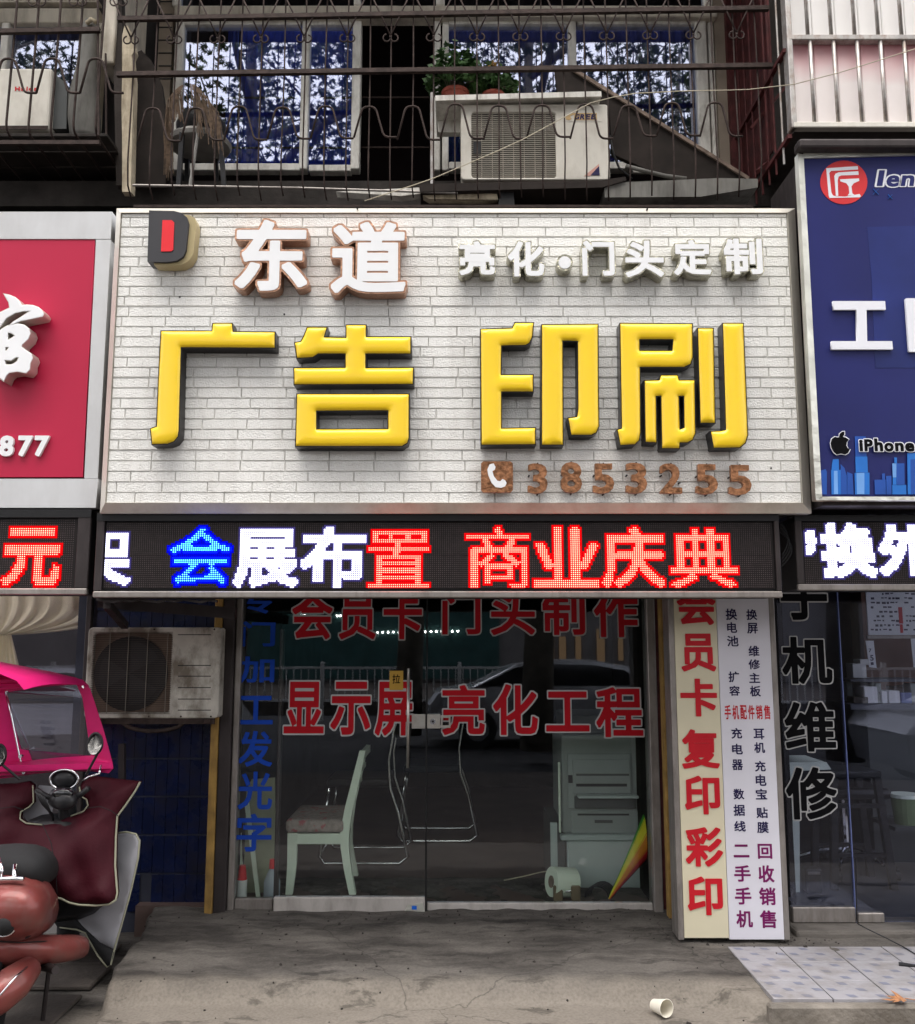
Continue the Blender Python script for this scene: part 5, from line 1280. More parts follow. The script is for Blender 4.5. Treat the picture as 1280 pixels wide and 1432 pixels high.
# ------------------------------------------------------------ cages
def bent(pts, rad=.02, n=4):
    """round the corners of a polyline"""
    pts = [Vector(p) for p in pts]; out = [pts[0]]
    for a, b, c in zip(pts, pts[1:], pts[2:]):
        r = min(rad, (b-a).length * .45, (c-b).length * .45); p = b + (a-b).normalized() * r; q = b + (c-b).normalized() * r
        for k in range(n + 1):
            t = k / n; out.append(p.lerp(b, t).lerp(b.lerp(q, t), t))
    return out + [pts[-1]]
YK = 4.13
cg = thing('security_cage', 'rusty iron window cage with scroll ornaments across the middle upper windows', 'security cage', (-.1, YK, 3.5))
def rail(y_a, y_b, xa=165, xb=1080, r=.011, name='rail', Y=YK - .012):
    return MB().bar(P(xa, y_a, Y), P(xb, y_b, Y), .022, .022).build(name, M['rust'], cg)
rail(104.5, 92, 164, 1080); rail(27, 12, 165, 1075); rail(-60, -78, 165, 1075)
cr = random.Random(21)
for k in range(-1, 29):
    px = 213.7 + 30.25 * k
    if px > 1068: break
    ref = P(px, 150, YK).x; j = cr.uniform(-.004, .004); dropx = cr.uniform(-.006, .006)
    zb1_ = P(px, 262 + cr.uniform(-4, 4), YK).z
    pts = [Vector((ref + j, YK, 5.35)), Vector((ref, YK, 4.9)), Vector((ref + dropx, YK + cr.uniform(-.004, .004), 4.2)), Vector((ref + dropx * .5, YK - .008, zb1_ + .14)), Vector((ref, YK + .012, zb1_ + .02)), Vector((ref + .006, YK + .05, zb1_ - .03))]
    MB().tube(pts, .0040, 6).build('bar', M['rust'], cg, smooth=True)
# wavy rods
for k in range(15):
    c0 = 213.7 + 60.5 * k
    if c0 > 1050: break
    yp, yt = 150 - k * .35 + cr.uniform(-2, 2), 196 - k * .4 + cr.uniform(-2, 2)
    pts = [P(c0 - 21, yt, YK - .02), P(c0 - 9, yp, YK - .02), P(c0 + 9, yp, YK - .02), P(c0 + 21, yt, YK - .02), P(c0 + 39, yt, YK - .02)]
    MB().tube(bent(pts, .03, 4), .0052, 6).build('wave_rod', M['rust'], cg, smooth=True)
# V scrolls
def curl(b, cx, cy, s, r=5.2, Y=YK - .016):
    n = 10; pts = [P(cx + s * (r * 1.0) - s * r * math.cos(t), cy + r * math.sin(t), Y) for t in np.linspace(-.6, 4.6, n + 2)]
    b.tube(pts, .0038, 5)
for k in range(15):
    c0 = 243.9 + 60.5 * k - 60.5
    if c0 > 1060 or c0 < 170: continue
    yv = 53 - k * .5; b = MB()
    for s in (-1, 1):
        b.tube([P(c0, yv, YK - .016), P(c0 + s * 28, yv - 60, YK - .016)], .0042, 5)
        curl(b, c0, yv + 3, s)
    for s in (-1, 1): curl(b, c0 + 30.2, yv - 58, s)
    b.build('scroll', M['rust'], cg, smooth=True)
# cage floor: front tube and floor bars
tz = P(640, 264, YK).z
MB().tube([P(186, 259, YK + .10), P(420, 263, YK + .10), P(640, 270, YK + .10)], .006, 8).build('floor_pipe', M['alu'], cg)
for k in range(10):
    y_ = YK + .08 + k * .06; MB().bar((P(180, 265, YK).x, y_, tz - .05), (P(1060, 265, YK).x, y_, tz - .05), .012, .012).build('floor_bar', M['rust'], cg)

# left cage
lk_ = thing('security_cage', 'rusty balcony cage with bars bent under at the far left', 'security cage', (-1.9, YK, 3.8))
for y_a, y_b, x0, x1 in ((46, 42, -80, 140),):
    MB().bar(P(x0, y_a, YK - .012), P(x1, y_b, YK - .012), .022, .022).build('rail', M['rust'], lk_)
for k in range(-3, 5):
    px = 17 + 31 * k; ref = P(px, 100, YK).x; z_ = P(px, 183 + (k % 3) * 3, YK).z
    pts = bent([Vector((ref, YK, 5.3)), Vector((ref, YK, 4.5)), Vector((ref - .01, YK, z_)), Vector((ref - .01, YK + .62, z_ - .03))], .05, 4)
    MB().tube(pts, .0058, 6).build('bar', M['rust'], lk_, smooth=True)
for k in range(-2, 3):
    c0 = 12 + 61 * k; pts = [P(c0 - 22, 130, YK - .02), P(c0 - 9, 82, YK - .02), P(c0 + 9, 82, YK - .02), P(c0 + 22, 130, YK - .02), P(c0 + 39, 130, YK - .02)]
    MB().tube(bent(pts, .035, 4), .0058, 6).build('wave_rod', M['rust'], lk_, smooth=True)
for k in (0, 1, 2):
    for s in (-1, 1):
        b = MB(); curl(b, 52 + 57 * k, 2, s, 6); b.build('scroll', M['rust'], lk_)
for (x, y0_, y1_, Y) in ((137, -10, 190, YK), (148, 75, 200, YK + .2), (128, 75, 190, YK + .35)):
    MB().tube([P(x, y0_, Y), P(x + 1, y1_, Y)], .0055, 6).build('bar', M['rust'], lk_)
for y_ in (205, 222): MB().bar(P(-80, y_, YK + .3), P(150, y_, YK + .3), .02, .02).build('floor_bar', M['rust'], lk_)
MB().bar(P(-80, 200, YK + .02), P(140, 200, YK + .02), .02, .02).build('floor_bar', M['rust'], lk_)

# board floor of left balcony
zl_ = P(0, 183, 4.2).z
fb = thing('balcony_floor', 'worn board floor under the left air conditioner', 'boards', (-1.9, 4.4, zl_))
for k in range(4):
    box('board', (-2.6, 4.20 + k * .15, zl_ - .03), (P(150, 195, 4.2).x - k * .01, 4.34 + k * .15, zl_ - .012), M['plank'] if k else M['ledge'], fb, ch=.003)

# ------------------------------------------------------------ air conditioners
def grille(t, r, Y, nh, nv, m, back, thick=.0022):
    a = rect_of(*r, Y)
    box('fan_recess', (a[0], Y + .012, a[2]), (a[1], Y + .016, a[3]), back, t)
    b = MB()
    for k in range(nh + 1):
        z = a[2] + (a[3] - a[2]) * k / nh; b.box((a[0], Y - .001, z - thick/2), (a[1], Y + .003, z + thick/2))
    for k in range(nv + 1):
        x = a[0] + (a[1] - a[0]) * k / nv; b.box((x - thick * .7, Y + .003, a[2]), (x + thick * .7, Y + .006, a[3]))
    return b.build('grille', m, t, kind='stuff')
YA = 4.30
g1 = thing('air_conditioner', 'cream air conditioner with square wire grille on the ledge under the potted plants', 'air conditioner', (P(750, 250, YA).x, YA + .15, P(750, 250, YA).z))
def casing(t, r, Y, d, m, gr, ch=.02):
    a = rect_of(*r, Y); g = rect_of(*gr, Y)
    mb = MB(); mb.box((a[0], Y + .035, a[2]), (a[1], Y + d, a[3]), ch); mb.build('casing', m, t)
    # front face as a plate with the grille opening
    def rr(b, rad): 
        x0, x1, z0, z1 = b; o = []
        for cx, cz, a0 in ((x1-rad, z0+rad, -90), (x1-rad, z1-rad, 0), (x0+rad, z1-rad, 90), (x0+rad, z0+rad, 180)):
            for k in range(5): an = R(a0 + k * 22.5); o.append((cx + rad*math.cos(an), cz + rad*math.sin(an)))
        return o
    me = crv('front_panel', [rr(a, .02), rr(g, .018)[::-1]], extrude=.012, bevel=.006, offset=-.004)
    for v in me.vertices: x, y, z = v.co; v.co = (x, Y + .018 - z, y)
    put('front_panel', me, m, t)
casing(g1, (645, 146, 852, 251), YA, .30, M['ac'], (659, 157, 778, 256) if 0 else (659, 156, 778, 249))
M['fanbrown'] = mat('dusty_fins', (.05, .042, .036), .8, var=.4, vs=12); M['grillecream'] = mat('grille_wire', (.40, .37, .31), .6, var=.15)
grille(g1, (659, 156, 778, 249), YA + .008, 34, 8, M['grillecream'], M['fanbrown'], .0028)
pbox('badge', 787, 153, 841, 170, YA - .0018, .0015, M['ac'], g1)
M['badgegold'] = mat('badge_gold', (.50, .34, .16), .5)
pbox('badge', 803, 158, 835, 168, YA - .003, .001, M['badgegold'], g1)
for k, ch in enumerate('GREE'): glyph('badge_letter', ch, (804 + k * 7.6, 159.5, 810.6 + k * 7.6, 167), YA - .004, M['printnavy'], g1, bold=.05, shear=.2)
outline('badge', [[(791,164),(795,160),(801,158),(806,159),(800,161),(797,163),(800,166),(796,168),(792,167)]], YA - .004, M['badgegold'], g1, depth=.001)
M['paleink'] = mat('pale_pink_print', (.55, .30, .25), .5)
outline('print', [[(826,245),(838,232),(839,245)]], YA - .003, M['printnavy'], g1, depth=.001); outline('print', [[(817,246),(838,229),(838,233),(826,246)]], YA - .0025, M['paleink'], g1, depth=.001)
pbox('fan_hub', 662, 198, 673, 215, YA + .004, .003, M['black'], g1)
# white hood board over it
hb = thing('hood_board', 'bent white board shelf over the cream air conditioner carrying two pot plants', 'shelf', (P(725, 140, YA).x, YA, P(725, 140, YA).z))
a = P(609, 138, 4.27); c = P(841, 131, 4.27)
MB().bar(a + Vector((0, .17, 0)), c + Vector((0, .17, 0)), .34, .018).build('top', M['pvc'], hb)
outline('flap', [[(609,139),(616,135),(668,142),(668,148),(645,150),(645,185),(613,185)]], 4.45, M['pvc'], hb, depth=.012)
MB().bar(P(609, 138, 4.262), P(841, 132, 4.262), .012, .028).build('front_lip', M['pvc'], hb)
zsh = (a.z + c.z) / 2 + .009
# supports and junk under it
MB().tube([P(604, 130, 4.3), P(604, 262, 4.3)], .008, 8).build('bracket', M['pipe'], hb)
for k, (pts, m_, lab, nm) in enumerate((
    ([(586,257),(840,252),(875,247),(876,252),(842,262),(588,268)], 'plank', 'long dark board the cream air conditioner rests on', 'board'),
    ([(845,256),(1005,249),(1060,250),(1060,262),(980,275),(846,276)], 'sheet', 'grey crumpled sheet lying right of the cream air conditioner', 'sheet'),
    ([(700,258),(718,260),(720,290),(697,290)], 'black', 'black block standing under the air conditioner board', 'block'),
    ([(590,272),(640,268),(695,271),(697,279),(600,278)], 'foam', 'strip of yellowed foam under the left end of the board', 'strip'))):
    o = outline(nm, [pts], 4.22 + .012 * k, M[m_], None, depth=.20 if k != 3 else .05); tag(o, lab, nm)
for pts, lab in (([(875,232),(905,240),(930,246),(960,250)], 'grey hose curving right of the cream air conditioner'), ([(853,190),(858,215),(866,235),(884,250)], 'thin black pipe beside the cream air conditioner')):
    o = MB().tube([P(x, y, 4.35) for x, y in pts], .011 if 'hose' in lab else .006, 8).build('hose' if 'hose' in lab else 'pipe', M['sheet'] if 'hose' in lab else M['black'], smooth=True); tag(o, lab, 'hose')
lw_ = outline('board', [[(884,226),(905,224),(985,226),(975,240),(938,241),(886,241)]], 4.62, M['pvc'], None, depth=.02); tag(lw_, 'white sill board low behind the leaning plank', 'board')
lg_ = outline('board', [[(470,268),(590,262),(610,262),(612,268),(560,274)]], 4.25, M['pvc'], None, depth=.06); tag(lg_, 'thin white scrap of board poking out under the cage', 'board')

# potted plants
def pot_plant(px, py, rpx, lab, spread, hgt, seed, npx=0, flower=None):
    Yp = 4.40; c = P(px, py, Yp); z0 = zsh
    t = thing('potted_plant', lab, 'potted plant', (c.x, Yp, z0)); rr = rpx * Yp / F
    MB().tube([(c.x, Yp, z0), (c.x, Yp, z0 + rr * 1.15), (c.x, Yp, z0 + rr * 1.16), (c.x, Yp, z0 + rr * 1.4)], [rr * .72, rr * .98, rr * 1.1, rr * 1.12], 22).build('pot', M['terracotta'], t, smooth=False)
    rnd = random.Random(seed); lv = MB(); cols = MB()
    zt2 = z0 + rr * 1.3
    for k in range(26):
        a = rnd.uniform(0, 2*math.pi); r_ = spread * rnd.random() ** .6; h_ = hgt * (1 - (r_/spread)**2 * .6) * rnd.uniform(.5, 1)
        tip = Vector((c.x + r_ * math.cos(a), Yp + r_ * math.sin(a) * .7, zt2 + h_ - .25 * r_))
        cols.tube([Vector((c.x + .02 * math.cos(a), Yp, zt2 - .02)), Vector(((c.x + tip.x)/2, (Yp + tip.y)/2, zt2 + h_ * .7)), tip], .0022, 4)
    cols.build('stem', M['bark'], t, kind='stuff')
    for k in range(760):
        a = rnd.uniform(0, 2*math.pi); r_ = spread * rnd.random() ** .5; ph = rnd.random()
        top = hgt * (1 - (r_/spread)**2 * .75) * (1 + .3 * math.sin(3 * a + seed)); z = zt2 + .015 + top * (.15 + .85 * ph)
        q = Vector((c.x + r_ * math.cos(a), Yp + r_ * math.sin(a) * .75, z)); s_ = rnd.uniform(.017, .033)
        u = Vector((rnd.gauss(0,1), rnd.gauss(0,1), rnd.gauss(0,.6))).normalized(); v = u.cross(Vector((rnd.gauss(0,1), rnd.gauss(0,1), rnd.gauss(0,1)))).normalized()
        lv.add([q - u*s_, q - u*s_*.2 + v*s_*.5, q + u*s_, q - u*s_*.2 - v*s_*.5], [(0,1,2,3)])
    lv.build('foliage', M['pleaf'], t, kind='stuff')
    if flower:
        fb_ = MB(); rnd = random.Random(seed + 1)
        for k in range(30):
            q = P(*flower, Yp - .1) + Vector((rnd.gauss(0,.011), rnd.gauss(0,.01), rnd.gauss(0,.009))); u = Vector((rnd.gauss(0,1), rnd.gauss(0,1), rnd.gauss(0,1))).normalized(); v = u.orthogonal()
            fb_.add([q - u*.007, q + v*.006, q + u*.007, q - v*.006], [(0,1,2,3)])
        fb_.build('flower', mat('ochre_flower', (.35, .20, .05), .7), t)
pot_plant(637, 131, 19, 'leafy dark green plant in a red-brown plastic pot at the left of the shelf', .15, .25, 3)
pot_plant(690, 131, 16, 'lower bushy plant with a yellow flower right of the leafy one', .12, .14, 8, flower=(691, 90))

# leaning dark board (right) built as a thick trapezoid
lbd = outline('leaning_board', [[(776,96),(800,95),(850,124),(1045,247),(1048,252),(935,250),(856,215),(852,147),(780,131)]], 4.40, M['plank'], None, depth=.03)
tag(lbd, 'large dark board leaning diagonally across the right upper window behind the cage', 'board')
e_ = MB().bar(P(800, 96, 4.39), P(1047, 250, 4.39), .012, .018).build('board_edge', M['plankedge'], lbd)

# ------------------------------------------------------------ left side of middle balcony
fs_ = thing('foam_post', 'yellowed peeling foam strip standing upright at the left end of the middle balcony', 'foam strip', (P(178, 260, 4.3).x, 4.3, 3.5))
rings = []
fr_ = random.Random(4)
for k, (y, xl, xr_) in enumerate(((36,174,179),(50,171,183),(70,171,188),(78,171,184),(110,171,187),(150,170,186),(190,171,185),(230,171,184),(268,171,183))):
    a = P(xl, y, 4.30); c = P(xr_, y, 4.30); rings.append([a, c, c + Vector((.004, .05, 0)), a + Vector((-.004, .05, 0))])
MB().loft(rings).build('strip', M['foam'], fs_, fix=True)
db = outline('board', [[(186,75),(198,70),(212,85),(226,118),(232,160),(232,262),(186,262)]], 4.42, M['plank'], None, depth=.03); tag(db, 'black curved board standing right of the foam strip', 'board')
# stool with mop
ys__ = 4.38
st_ = thing('stool', 'grey round stool under a dark bag behind the left part of the cage', 'stool', (P(275, 262, ys__).x, ys__ + .12, P(0, 262, ys__).z))
cx_ = P(273, 165, ys__); zse = P(0, 166, ys__ - .12).z
rings = [ell_ring((cx_.x, ys__ + .1, zse - .03), (.155,0,0), (0,.15,0), 28), ell_ring((cx_.x, ys__ + .1, zse - .012), (.165,0,0), (0,.16,0), 28), ell_ring((cx_.x, ys__ + .1, zse + .008), (.15,0,0), (0,.145,0), 28)]
MB().loft(rings).build('seat', M['seatgrey'], st_, smooth=False)
for (x0_, x1_, dy) in ((256, 250, -.03), (306, 314, -.03), (262, 262, .22), (300, 304, .22)):
    MB().bar(P(x0_, 172, ys__ + dy) , P(x1_, 262, ys__ + dy), .022, .022).build('leg', M['blackplastic'], st_)
bgm = thing('bag', 'dark bulging bag lying on the grey stool', 'bag', (cx_.x, ys__ + .1, zse)); rings = []
for k, (h_, rx) in enumerate(((.0,.10),(.04,.125),(.09,.13),(.135,.105),(.16,.05))):
    rings.append([Vector((cx_.x + rx * math.cos(a) * (1 + .06*math.sin(3*a)), ys__ + .1 + rx * .8 * math.sin(a), zse + .01 + h_)) for a in np.linspace(0, 2*math.pi, 21)[:-1]])
MB().loft(rings).build('body', M['black'], bgm, smooth=True)
mp_ = thing('mop', 'mop with stringy brown yarn and grey handle draped over the stool', 'mop', (cx_.x, ys__, zse)); mb = MB(); mr_ = random.Random(9)
for k in range(110):
    u = mr_.random(); sx = P(236 + 72 * u, 0, ys__).x; x_ = 236 + 66 * u; Lh = mr_.uniform(20, 62) if u > .55 else mr_.uniform(15, 40)
    if .25 < u < .45 and mr_.random() < .8: continue
    y_ = 118 + 22 * (u - .4) ** 2 * 4
    ex = x_ + mr_.uniform(-6, 8) + (10 * u)
    p0 = P(x_ * .85 + 270 * .15, y_ - 1, ys__ - .02); p1 = P(x_, y_ + 6, ys__ - .06); p2 = P((x_ + ex)/2 + mr_.uniform(-2, 2), y_ + Lh * .5, ys__ - .075); p3 = P(ex, y_ + Lh + 12, ys__ - .07)
    mb.tube([p0, p1, p2, p3], .0024, 4)
for k in range(26):
    x_ = 236 + mr_.uniform(-3, 8); mb.tube([P(x_, 150, ys__ - .03), P(x_ + mr_.uniform(-5, 3), 190, ys__), P(x_ + mr_.uniform(-6, 2), 215 + mr_.uniform(0, 35), ys__)], .0022, 4)
mb.build('yarn', M['mop'], mp_, kind='stuff')
MB().tube([P(280, 168, ys__ - .05), P(266, 260, ys__ - .02)], .009, 8).build('handle', M['seatgrey'], mp_)

# left AC and wrapped roll
YH = 4.38
h1 = thing('air_conditioner', 'off-white air conditioner seen end-on behind the far left cage', 'air conditioner', (P(35, 180, YH).x, YH + .15, P(0, 183, YH).z))
a = rect_of(-90, 95, 70, 181, YH); box('casing', (a[0], YH, a[2]), (a[1], YH + .32, a[3]), M['ac'], h1, ch=.012)
sd_ = outline('side_panel', [[(71.5,98),(94,118),(93,180),(70,180)]], YH + .05, M['copier_dark'], h1, depth=.24)
MB().box((a[0], YH - .002, a[2] - .0), (a[1] + .001, YH, a[2] + .02)).build('rust_edge', M['rust'], h1)
for k, ch in enumerate('Haier'):
    w_ = (7, 6, 2, 6, 5)[k]; x_ = 21 + (0, 8.5, 16, 19.5, 27)[k]; glyph('badge_letter', ch, (x_, 121 if ch in 'Hi' else 122.6, x_ + w_, 127), YH - .003, M['printred'], h1, bold=.045)
rl2 = thing('wrapped_roll', 'tall roll wrapped in dull grey plastic leaning beside the off-white air conditioner', 'roll', (P(118, 195, 4.42).x, 4.5, P(0, 195, 4.42).z))
rings = []
for (y, x0_, x1_) in ((29,119,133),(34,117,136),(45,116,137),(70,112,137),(100,106,138),(135,98,139),(165,96,140),(190,99,141),(199,103,140)):
    a = P(x0_, y, 4.45); c = P(x1_, y, 4.45); m_ = (a + c) / 2; hw = (c.x - a.x) / 2
    rings.append([m_ + Vector((hw * math.cos(t) * (1 + .05*math.sin(5*t + y)), hw * .9 * math.sin(t), 0)) for t in np.linspace(0, 2*math.pi, 19)[:-1]])
MB().loft(rings[::-1]).build('wrapping', M['sheet'], rl2, smooth=True, fix=True)
MB().tube([P(121, 33, 4.40), P(128, 27, 4.40), P(134, 31, 4.40)], .012, 8).build('knot', M['foam'], rl2, smooth=True)

# ------------------------------------------------------------ lower grimy AC
YJ = 4.60
g3_ = thing('air_conditioner', 'grimy old air conditioner with round fan behind wires left of the door', 'air conditioner', (P(215, 1003, YJ).x, YJ + .15, P(0, 1004, YJ).z))
casing(g3_, (121, 878, 307, 1004), YJ, .30, M['ac_old'], (129, 885, 239, 997), ch=.008)
ar = rect_of(128, 884, 240, 998, YJ); box('fan_panel', (ar[0], YJ + .016, ar[2]), (ar[1], YJ + .022, ar[3]), mat('brown_fan_panel', (.19, .135, .10), .8, var=.25, vs=14), g3_)
ctr = P(182, 942, YJ); rad = 52 * YJ / F * .98
MB().tube([ctr + Vector((0, .0075, 0)), ctr + Vector((0, .018, 0))], rad, 40).build('fan_opening', M['black'], g3_)
for k in range(3):
    a0 = k * 2.094 + .5; pts = [ctr + Vector((0, .004, 0))] + [ctr + Vector((rad * .85 * math.cos(a0 + t), .006, rad * .85 * math.sin(a0 + t))) for t in np.linspace(0, 1.1, 7)]
    MB().add(pts, [(0, i, i + 1) for i in range(1, 7)]).build('fan_blade', M['blackplastic'], g3_)
b = MB(); n = 44
for k in range(n + 1):
    z = ar[2] + (ar[3] - ar[2]) * k / n; b.box((ar[0], YJ - .002, z - .0011), (ar[1], YJ + .001, z + .0011))
b.build('grille', mat('dirty_wire', (.06, .046, .038), .7, var=.2), g3_, kind='stuff')
for px in (152, 178, 205, 233): q = P(px, 940, YJ - .003); MB().bar((q.x, YJ - .004, ar[2]), (q.x, YJ - .004, ar[3]), .0024, .0024).build('grille_rod', mat('thin_grille_rod', (.20, .18, .15), .6), g3_)
for y_ in (887, 930, 945, 961, 977, 992.5):
    pbox('groove', 249, y_, 295, y_ + 1.2, YJ + .0085 - .009, .006, M['black'], g3_)
for px, py in ((208,1002),(253,1002),(295,1002),(216,880),(300,880)): q = P(px, py, YJ - .002); MB().tube([q, q + Vector((0,.006,0))], .005, 6).build('screw', M['rust'], g3_)
MB().tube([ctr + Vector((.12 + .15 * math.cos(t), .02, -.23 - .05 * math.sin(t))) for t in np.linspace(0, math.pi, 12)], .010, 8).build('pipe', M['rust'], g3_, smooth=True)
bk_ = MB().bar(P(126, 1008, YJ + .02), P(300, 1008, YJ + .02), .02, .03).bar(P(140, 1008, YJ), P(140, 1008, 4.95), .03, .02).bar(P(290, 1008, YJ), P(290, 1008, 4.95), .03, .02).build('bracket', M['rust'], g3_)

# ------------------------------------------------------------ right balcony, pink panels
YPk = 3.98
pk = thing('balcony_enclosure', 'balcony closed with faded pink panels behind chrome bars, top right', 'balcony', (2.0, YPk, 4))
def pink_material():
    m = M['pinkpanel'].copy(); m.name = 'faded_pink'; n = m.node_tree; N = n.nodes; L = n.links; b = N['Principled BSDF']; src = b.inputs['Base Color'].links[0].from_socket
    geo = N.new('ShaderNodeNewGeometry'); sx = N.new('ShaderNodeSeparateXYZ'); L.new(geo.outputs['Position'], sx.inputs[0]); nz = N.new('ShaderNodeTexNoise'); nz.inputs['Scale'].default_value = 5; L.new(geo.outputs['Position'], nz.inputs['Vector'])
    ad = N.new('ShaderNodeMath'); ad.operation = 'MULTIPLY_ADD'; ad.inputs[1].default_value = .18; L.new(nz.outputs['Fac'], ad.inputs[0]); L.new(sx.outputs['Z'], ad.inputs[2])
    zt2 = P(0, 62, YPk).z; mr = N.new('ShaderNodeMapRange'); mr.inputs['From Min'].default_value = zt2 - .10; mr.inputs['From Max'].default_value = zt2 + .10; mr.inputs['To Max'].default_value = .8; L.new(ad.outputs[0], mr.inputs['Value'])
    mx = N.new('ShaderNodeMixRGB'); mx.inputs[2].default_value = (.60, .18, .22, 1); L.new(mr.outputs[0], mx.inputs[0]); L.new(src, mx.inputs[1]); L.new(mx.outputs[0], b.inputs['Base Color']); return m
M['pinkfade'] = pink_material()
xx = [P(1109 + 33 * k, 100, YPk).x for k in range(8)]
for k in range(7):
    box('panel', (xx[k] + .001, YPk + .02, P(0, 174, YPk).z), (xx[k+1] - .001, YPk + .035, P(0, 58, YPk).z), M['pinkfade'], pk, ch=.003)
    box('panel', (xx[k] + .001, YPk + .02, P(0, 54, YPk).z), (xx[k+1] - .001, YPk + .035, P(0, -80, YPk).z), M['whitepanel'], pk, ch=.003)
    q = P(1135.5 + 33 * k, 110, YPk - .01)
    MB().tube([(q.x, YPk - .012, P(0, 173, YPk).z), (q.x, YPk - .012, P(0, 60, YPk).z)], .009, 10).build('bar', M['pipe'], pk, smooth=True)
    MB().tube([(q.x - .008, YPk - .012, P(0, 53, YPk).z), (q.x - .008, YPk - .012, P(0, -80, YPk).z)], .009, 10).build('bar', M['pipe'], pk, smooth=True)
box('rail', (xx[0] - .02, YPk - .025, P(0, 60, YPk).z), (xx[7], YPk + .018, P(0, 52.5, YPk).z), M['pipe'], pk, ch=.004)
box('rail', (xx[0] - .02, YPk - .025, P(0, 182, YPk).z), (xx[7], YPk + .018, P(0, 174, YPk).z), M['signframe'], pk, ch=.004)
box('post', (P(1101, 100, YPk).x, YPk - .024, P(0, 182, YPk).z), (P(1108.6, 100, YPk).x, YPk + .04, 5.6), M['pipe'], pk, ch=.004)
box('floor', (xx[0], YPk + .036, P(0, 178, YPk).z), (xx[7], 4.8, P(0, 178, YPk).z + .05), M['ledge'], pk)
box('side_panel', (xx[0] - .006, YPk + .3, P(0, 178, YPk).z + .051), (xx[0] + .008, 4.8, 5.6), M['rustred'], pk, label='dark red side panel')
for k in range(7):
    y_ = YPk + .09 + k * .1; MB().tube([(xx[0] - .03, y_, P(0, 230, YPk).z + .05), (xx[0] - .03, y_, 5.6)], .0055, 8).build('bar', M['pipe'] if k < 1 else M['rustred'], pk)
for z_ in (P(0, 70, YPk).z, P(0, 190, YPk).z): MB().bar((xx[0] - .03, YPk, z_), (xx[0] - .03, 4.75, z_), .02, .02).build('side_rail', M['rustred'], pk)
for y_, Y_ in ((190, YPk + .1), (196, YPk + .3)): MB().bar(P(1105, y_, Y_), P(1420, y_, Y_), .012, .012).build('floor_bar', M['pipe'], pk)
MB().bar(P(1060, 240, YPk + .3), P(1112, 195, YPk + .5), .02, .02).bar(P(1050, 180, YPk + .4), P(1100, 120, YPk + .4), .014, .014).build('brace', M['rustred'], pk)
# slack cable across the front
cbl = MB(); pts = []
for t in np.linspace(0, 1, 26):
    x = 510 + 790 * t
    y = np.interp(x, [510, 600, 720, 830, 880, 960, 1040, 1110, 1180, 1300], [281, 252, 201, 142, 131, 127, 126, 118, 100, 62]); pts.append(P(x, y, 3.88))
cbl.tube(pts, .0024, 6); tag(cbl.build('cable', M['wire'], smooth=True), 'thin pale cable sagging across the middle balcony to the right', 'cable')

# ------------------------------------------------------------ across the street (seen only in the glass)
def tree(x, y, h, seed, lab, rad=3.0, nl=8000):
    t = thing('plane_tree', lab, 'tree', (x, y, -.16), 'plane trees along the street'); r = random.Random(seed)
    tr = [Vector((x, y, -.2)), Vector((x + .1, y, 2.5)), Vector((x - .1, y + .1, 5)), Vector((x + .15, y, 8)), Vector((x, y - .1, 11)), Vector((x + .2, y, h - .5))]
    MB().tube(tr, [.26, .21, .18, .13, .08, .03], 12).build('trunk', M['bark'], t, smooth=True)
    tips = []
    for k in range(16):
        a = k * 2.4 + r.random(); f = 1.8 + 2.6 * (k + .5) / 16; i0 = min(4, int(f)); b0 = tr[i0].lerp(tr[min(5, i0 + 1)], f - int(f)); L1 = r.uniform(1.3, rad)
        lm = MB(); m1 = b0 + Vector((math.cos(a) * L1 * .5, math.sin(a) * L1 * .5, r.uniform(.4, 1.0))); e1 = b0 + Vector((math.cos(a) * L1, math.sin(a) * L1, r.uniform(.9, 2.2)))
        lm.tube([b0, m1, e1], [.08, .05, .018], 7); tips += [m1, e1, m1.lerp(e1, .5)]
        for q in range(5):
            s0 = m1.lerp(e1, r.random()); e2 = s0 + Vector((r.gauss(0, .7), r.gauss(0, .7), r.gauss(.1, .6))); lm.tube([s0, (s0+e2)/2 + Vector((0,0,.1)), e2], [.026, .016, .006], 5); tips += [e2, (s0+e2)/2]
        lm.build('limb', M['bark'], t, smooth=True)
    lv = MB(); shapes = [leaf_shape(5, s_) for s_ in range(4)]
    for k in range(nl):
        c = r.choice(tips) + Vector((r.gauss(0, .36), r.gauss(0, .36), r.gauss(0, .33)))
        s_ = r.uniform(.08, .155); u = Vector((r.gauss(0,1), r.gauss(0,1), r.gauss(0,.5))).normalized(); v = u.cross(Vector((r.gauss(0,.6), r.gauss(0,.6), 1))).normalized()
        lv.add([c + u * px * s_ + v * py * s_ for px, py in r.choice(shapes)], [tuple(range(len(shapes[0])))])
    lv.build('crown', M['leaf'], t, kind='stuff')
tree(-3.4, -4.2, 14, 1, 'plane tree standing left across the kerb'); tree(-8.2, -4.6, 14, 15, 'plane tree standing far left across the kerb'); tree(1.2, -4.8, 14.5, 2, 'plane tree standing opposite the middle shop'); tree(5.4, -4.2, 14, 5, 'plane tree standing right across the kerb')
tree(-.9, -7.2, 14, 9, 'plane tree farther back between the first two'); tree(4.6, -8.6, 14.5, 12, 'plane tree farther back at the right')
bo = thing('street_building', 'long grey building on the far side of the street', 'building', (0, -24, 0))
box('wall', (-45, -26, 0), (45, -24, 7.0), M['greybox'], bo)
box('shutter', (-12, -23.99, .1), (1.5, -23.9, 3.0), M['teal'], bo)
for k in range(14): box('window', (-30 + k * 4.4, -23.99, 4.2), (-28 + k * 4.4, -23.93, 6.0), M['carglass'], bo)
def far_at(px, py, Yv=33.3): q = P(px, py, Yv); return Vector((q.x, 9.5 - Yv, q.z))
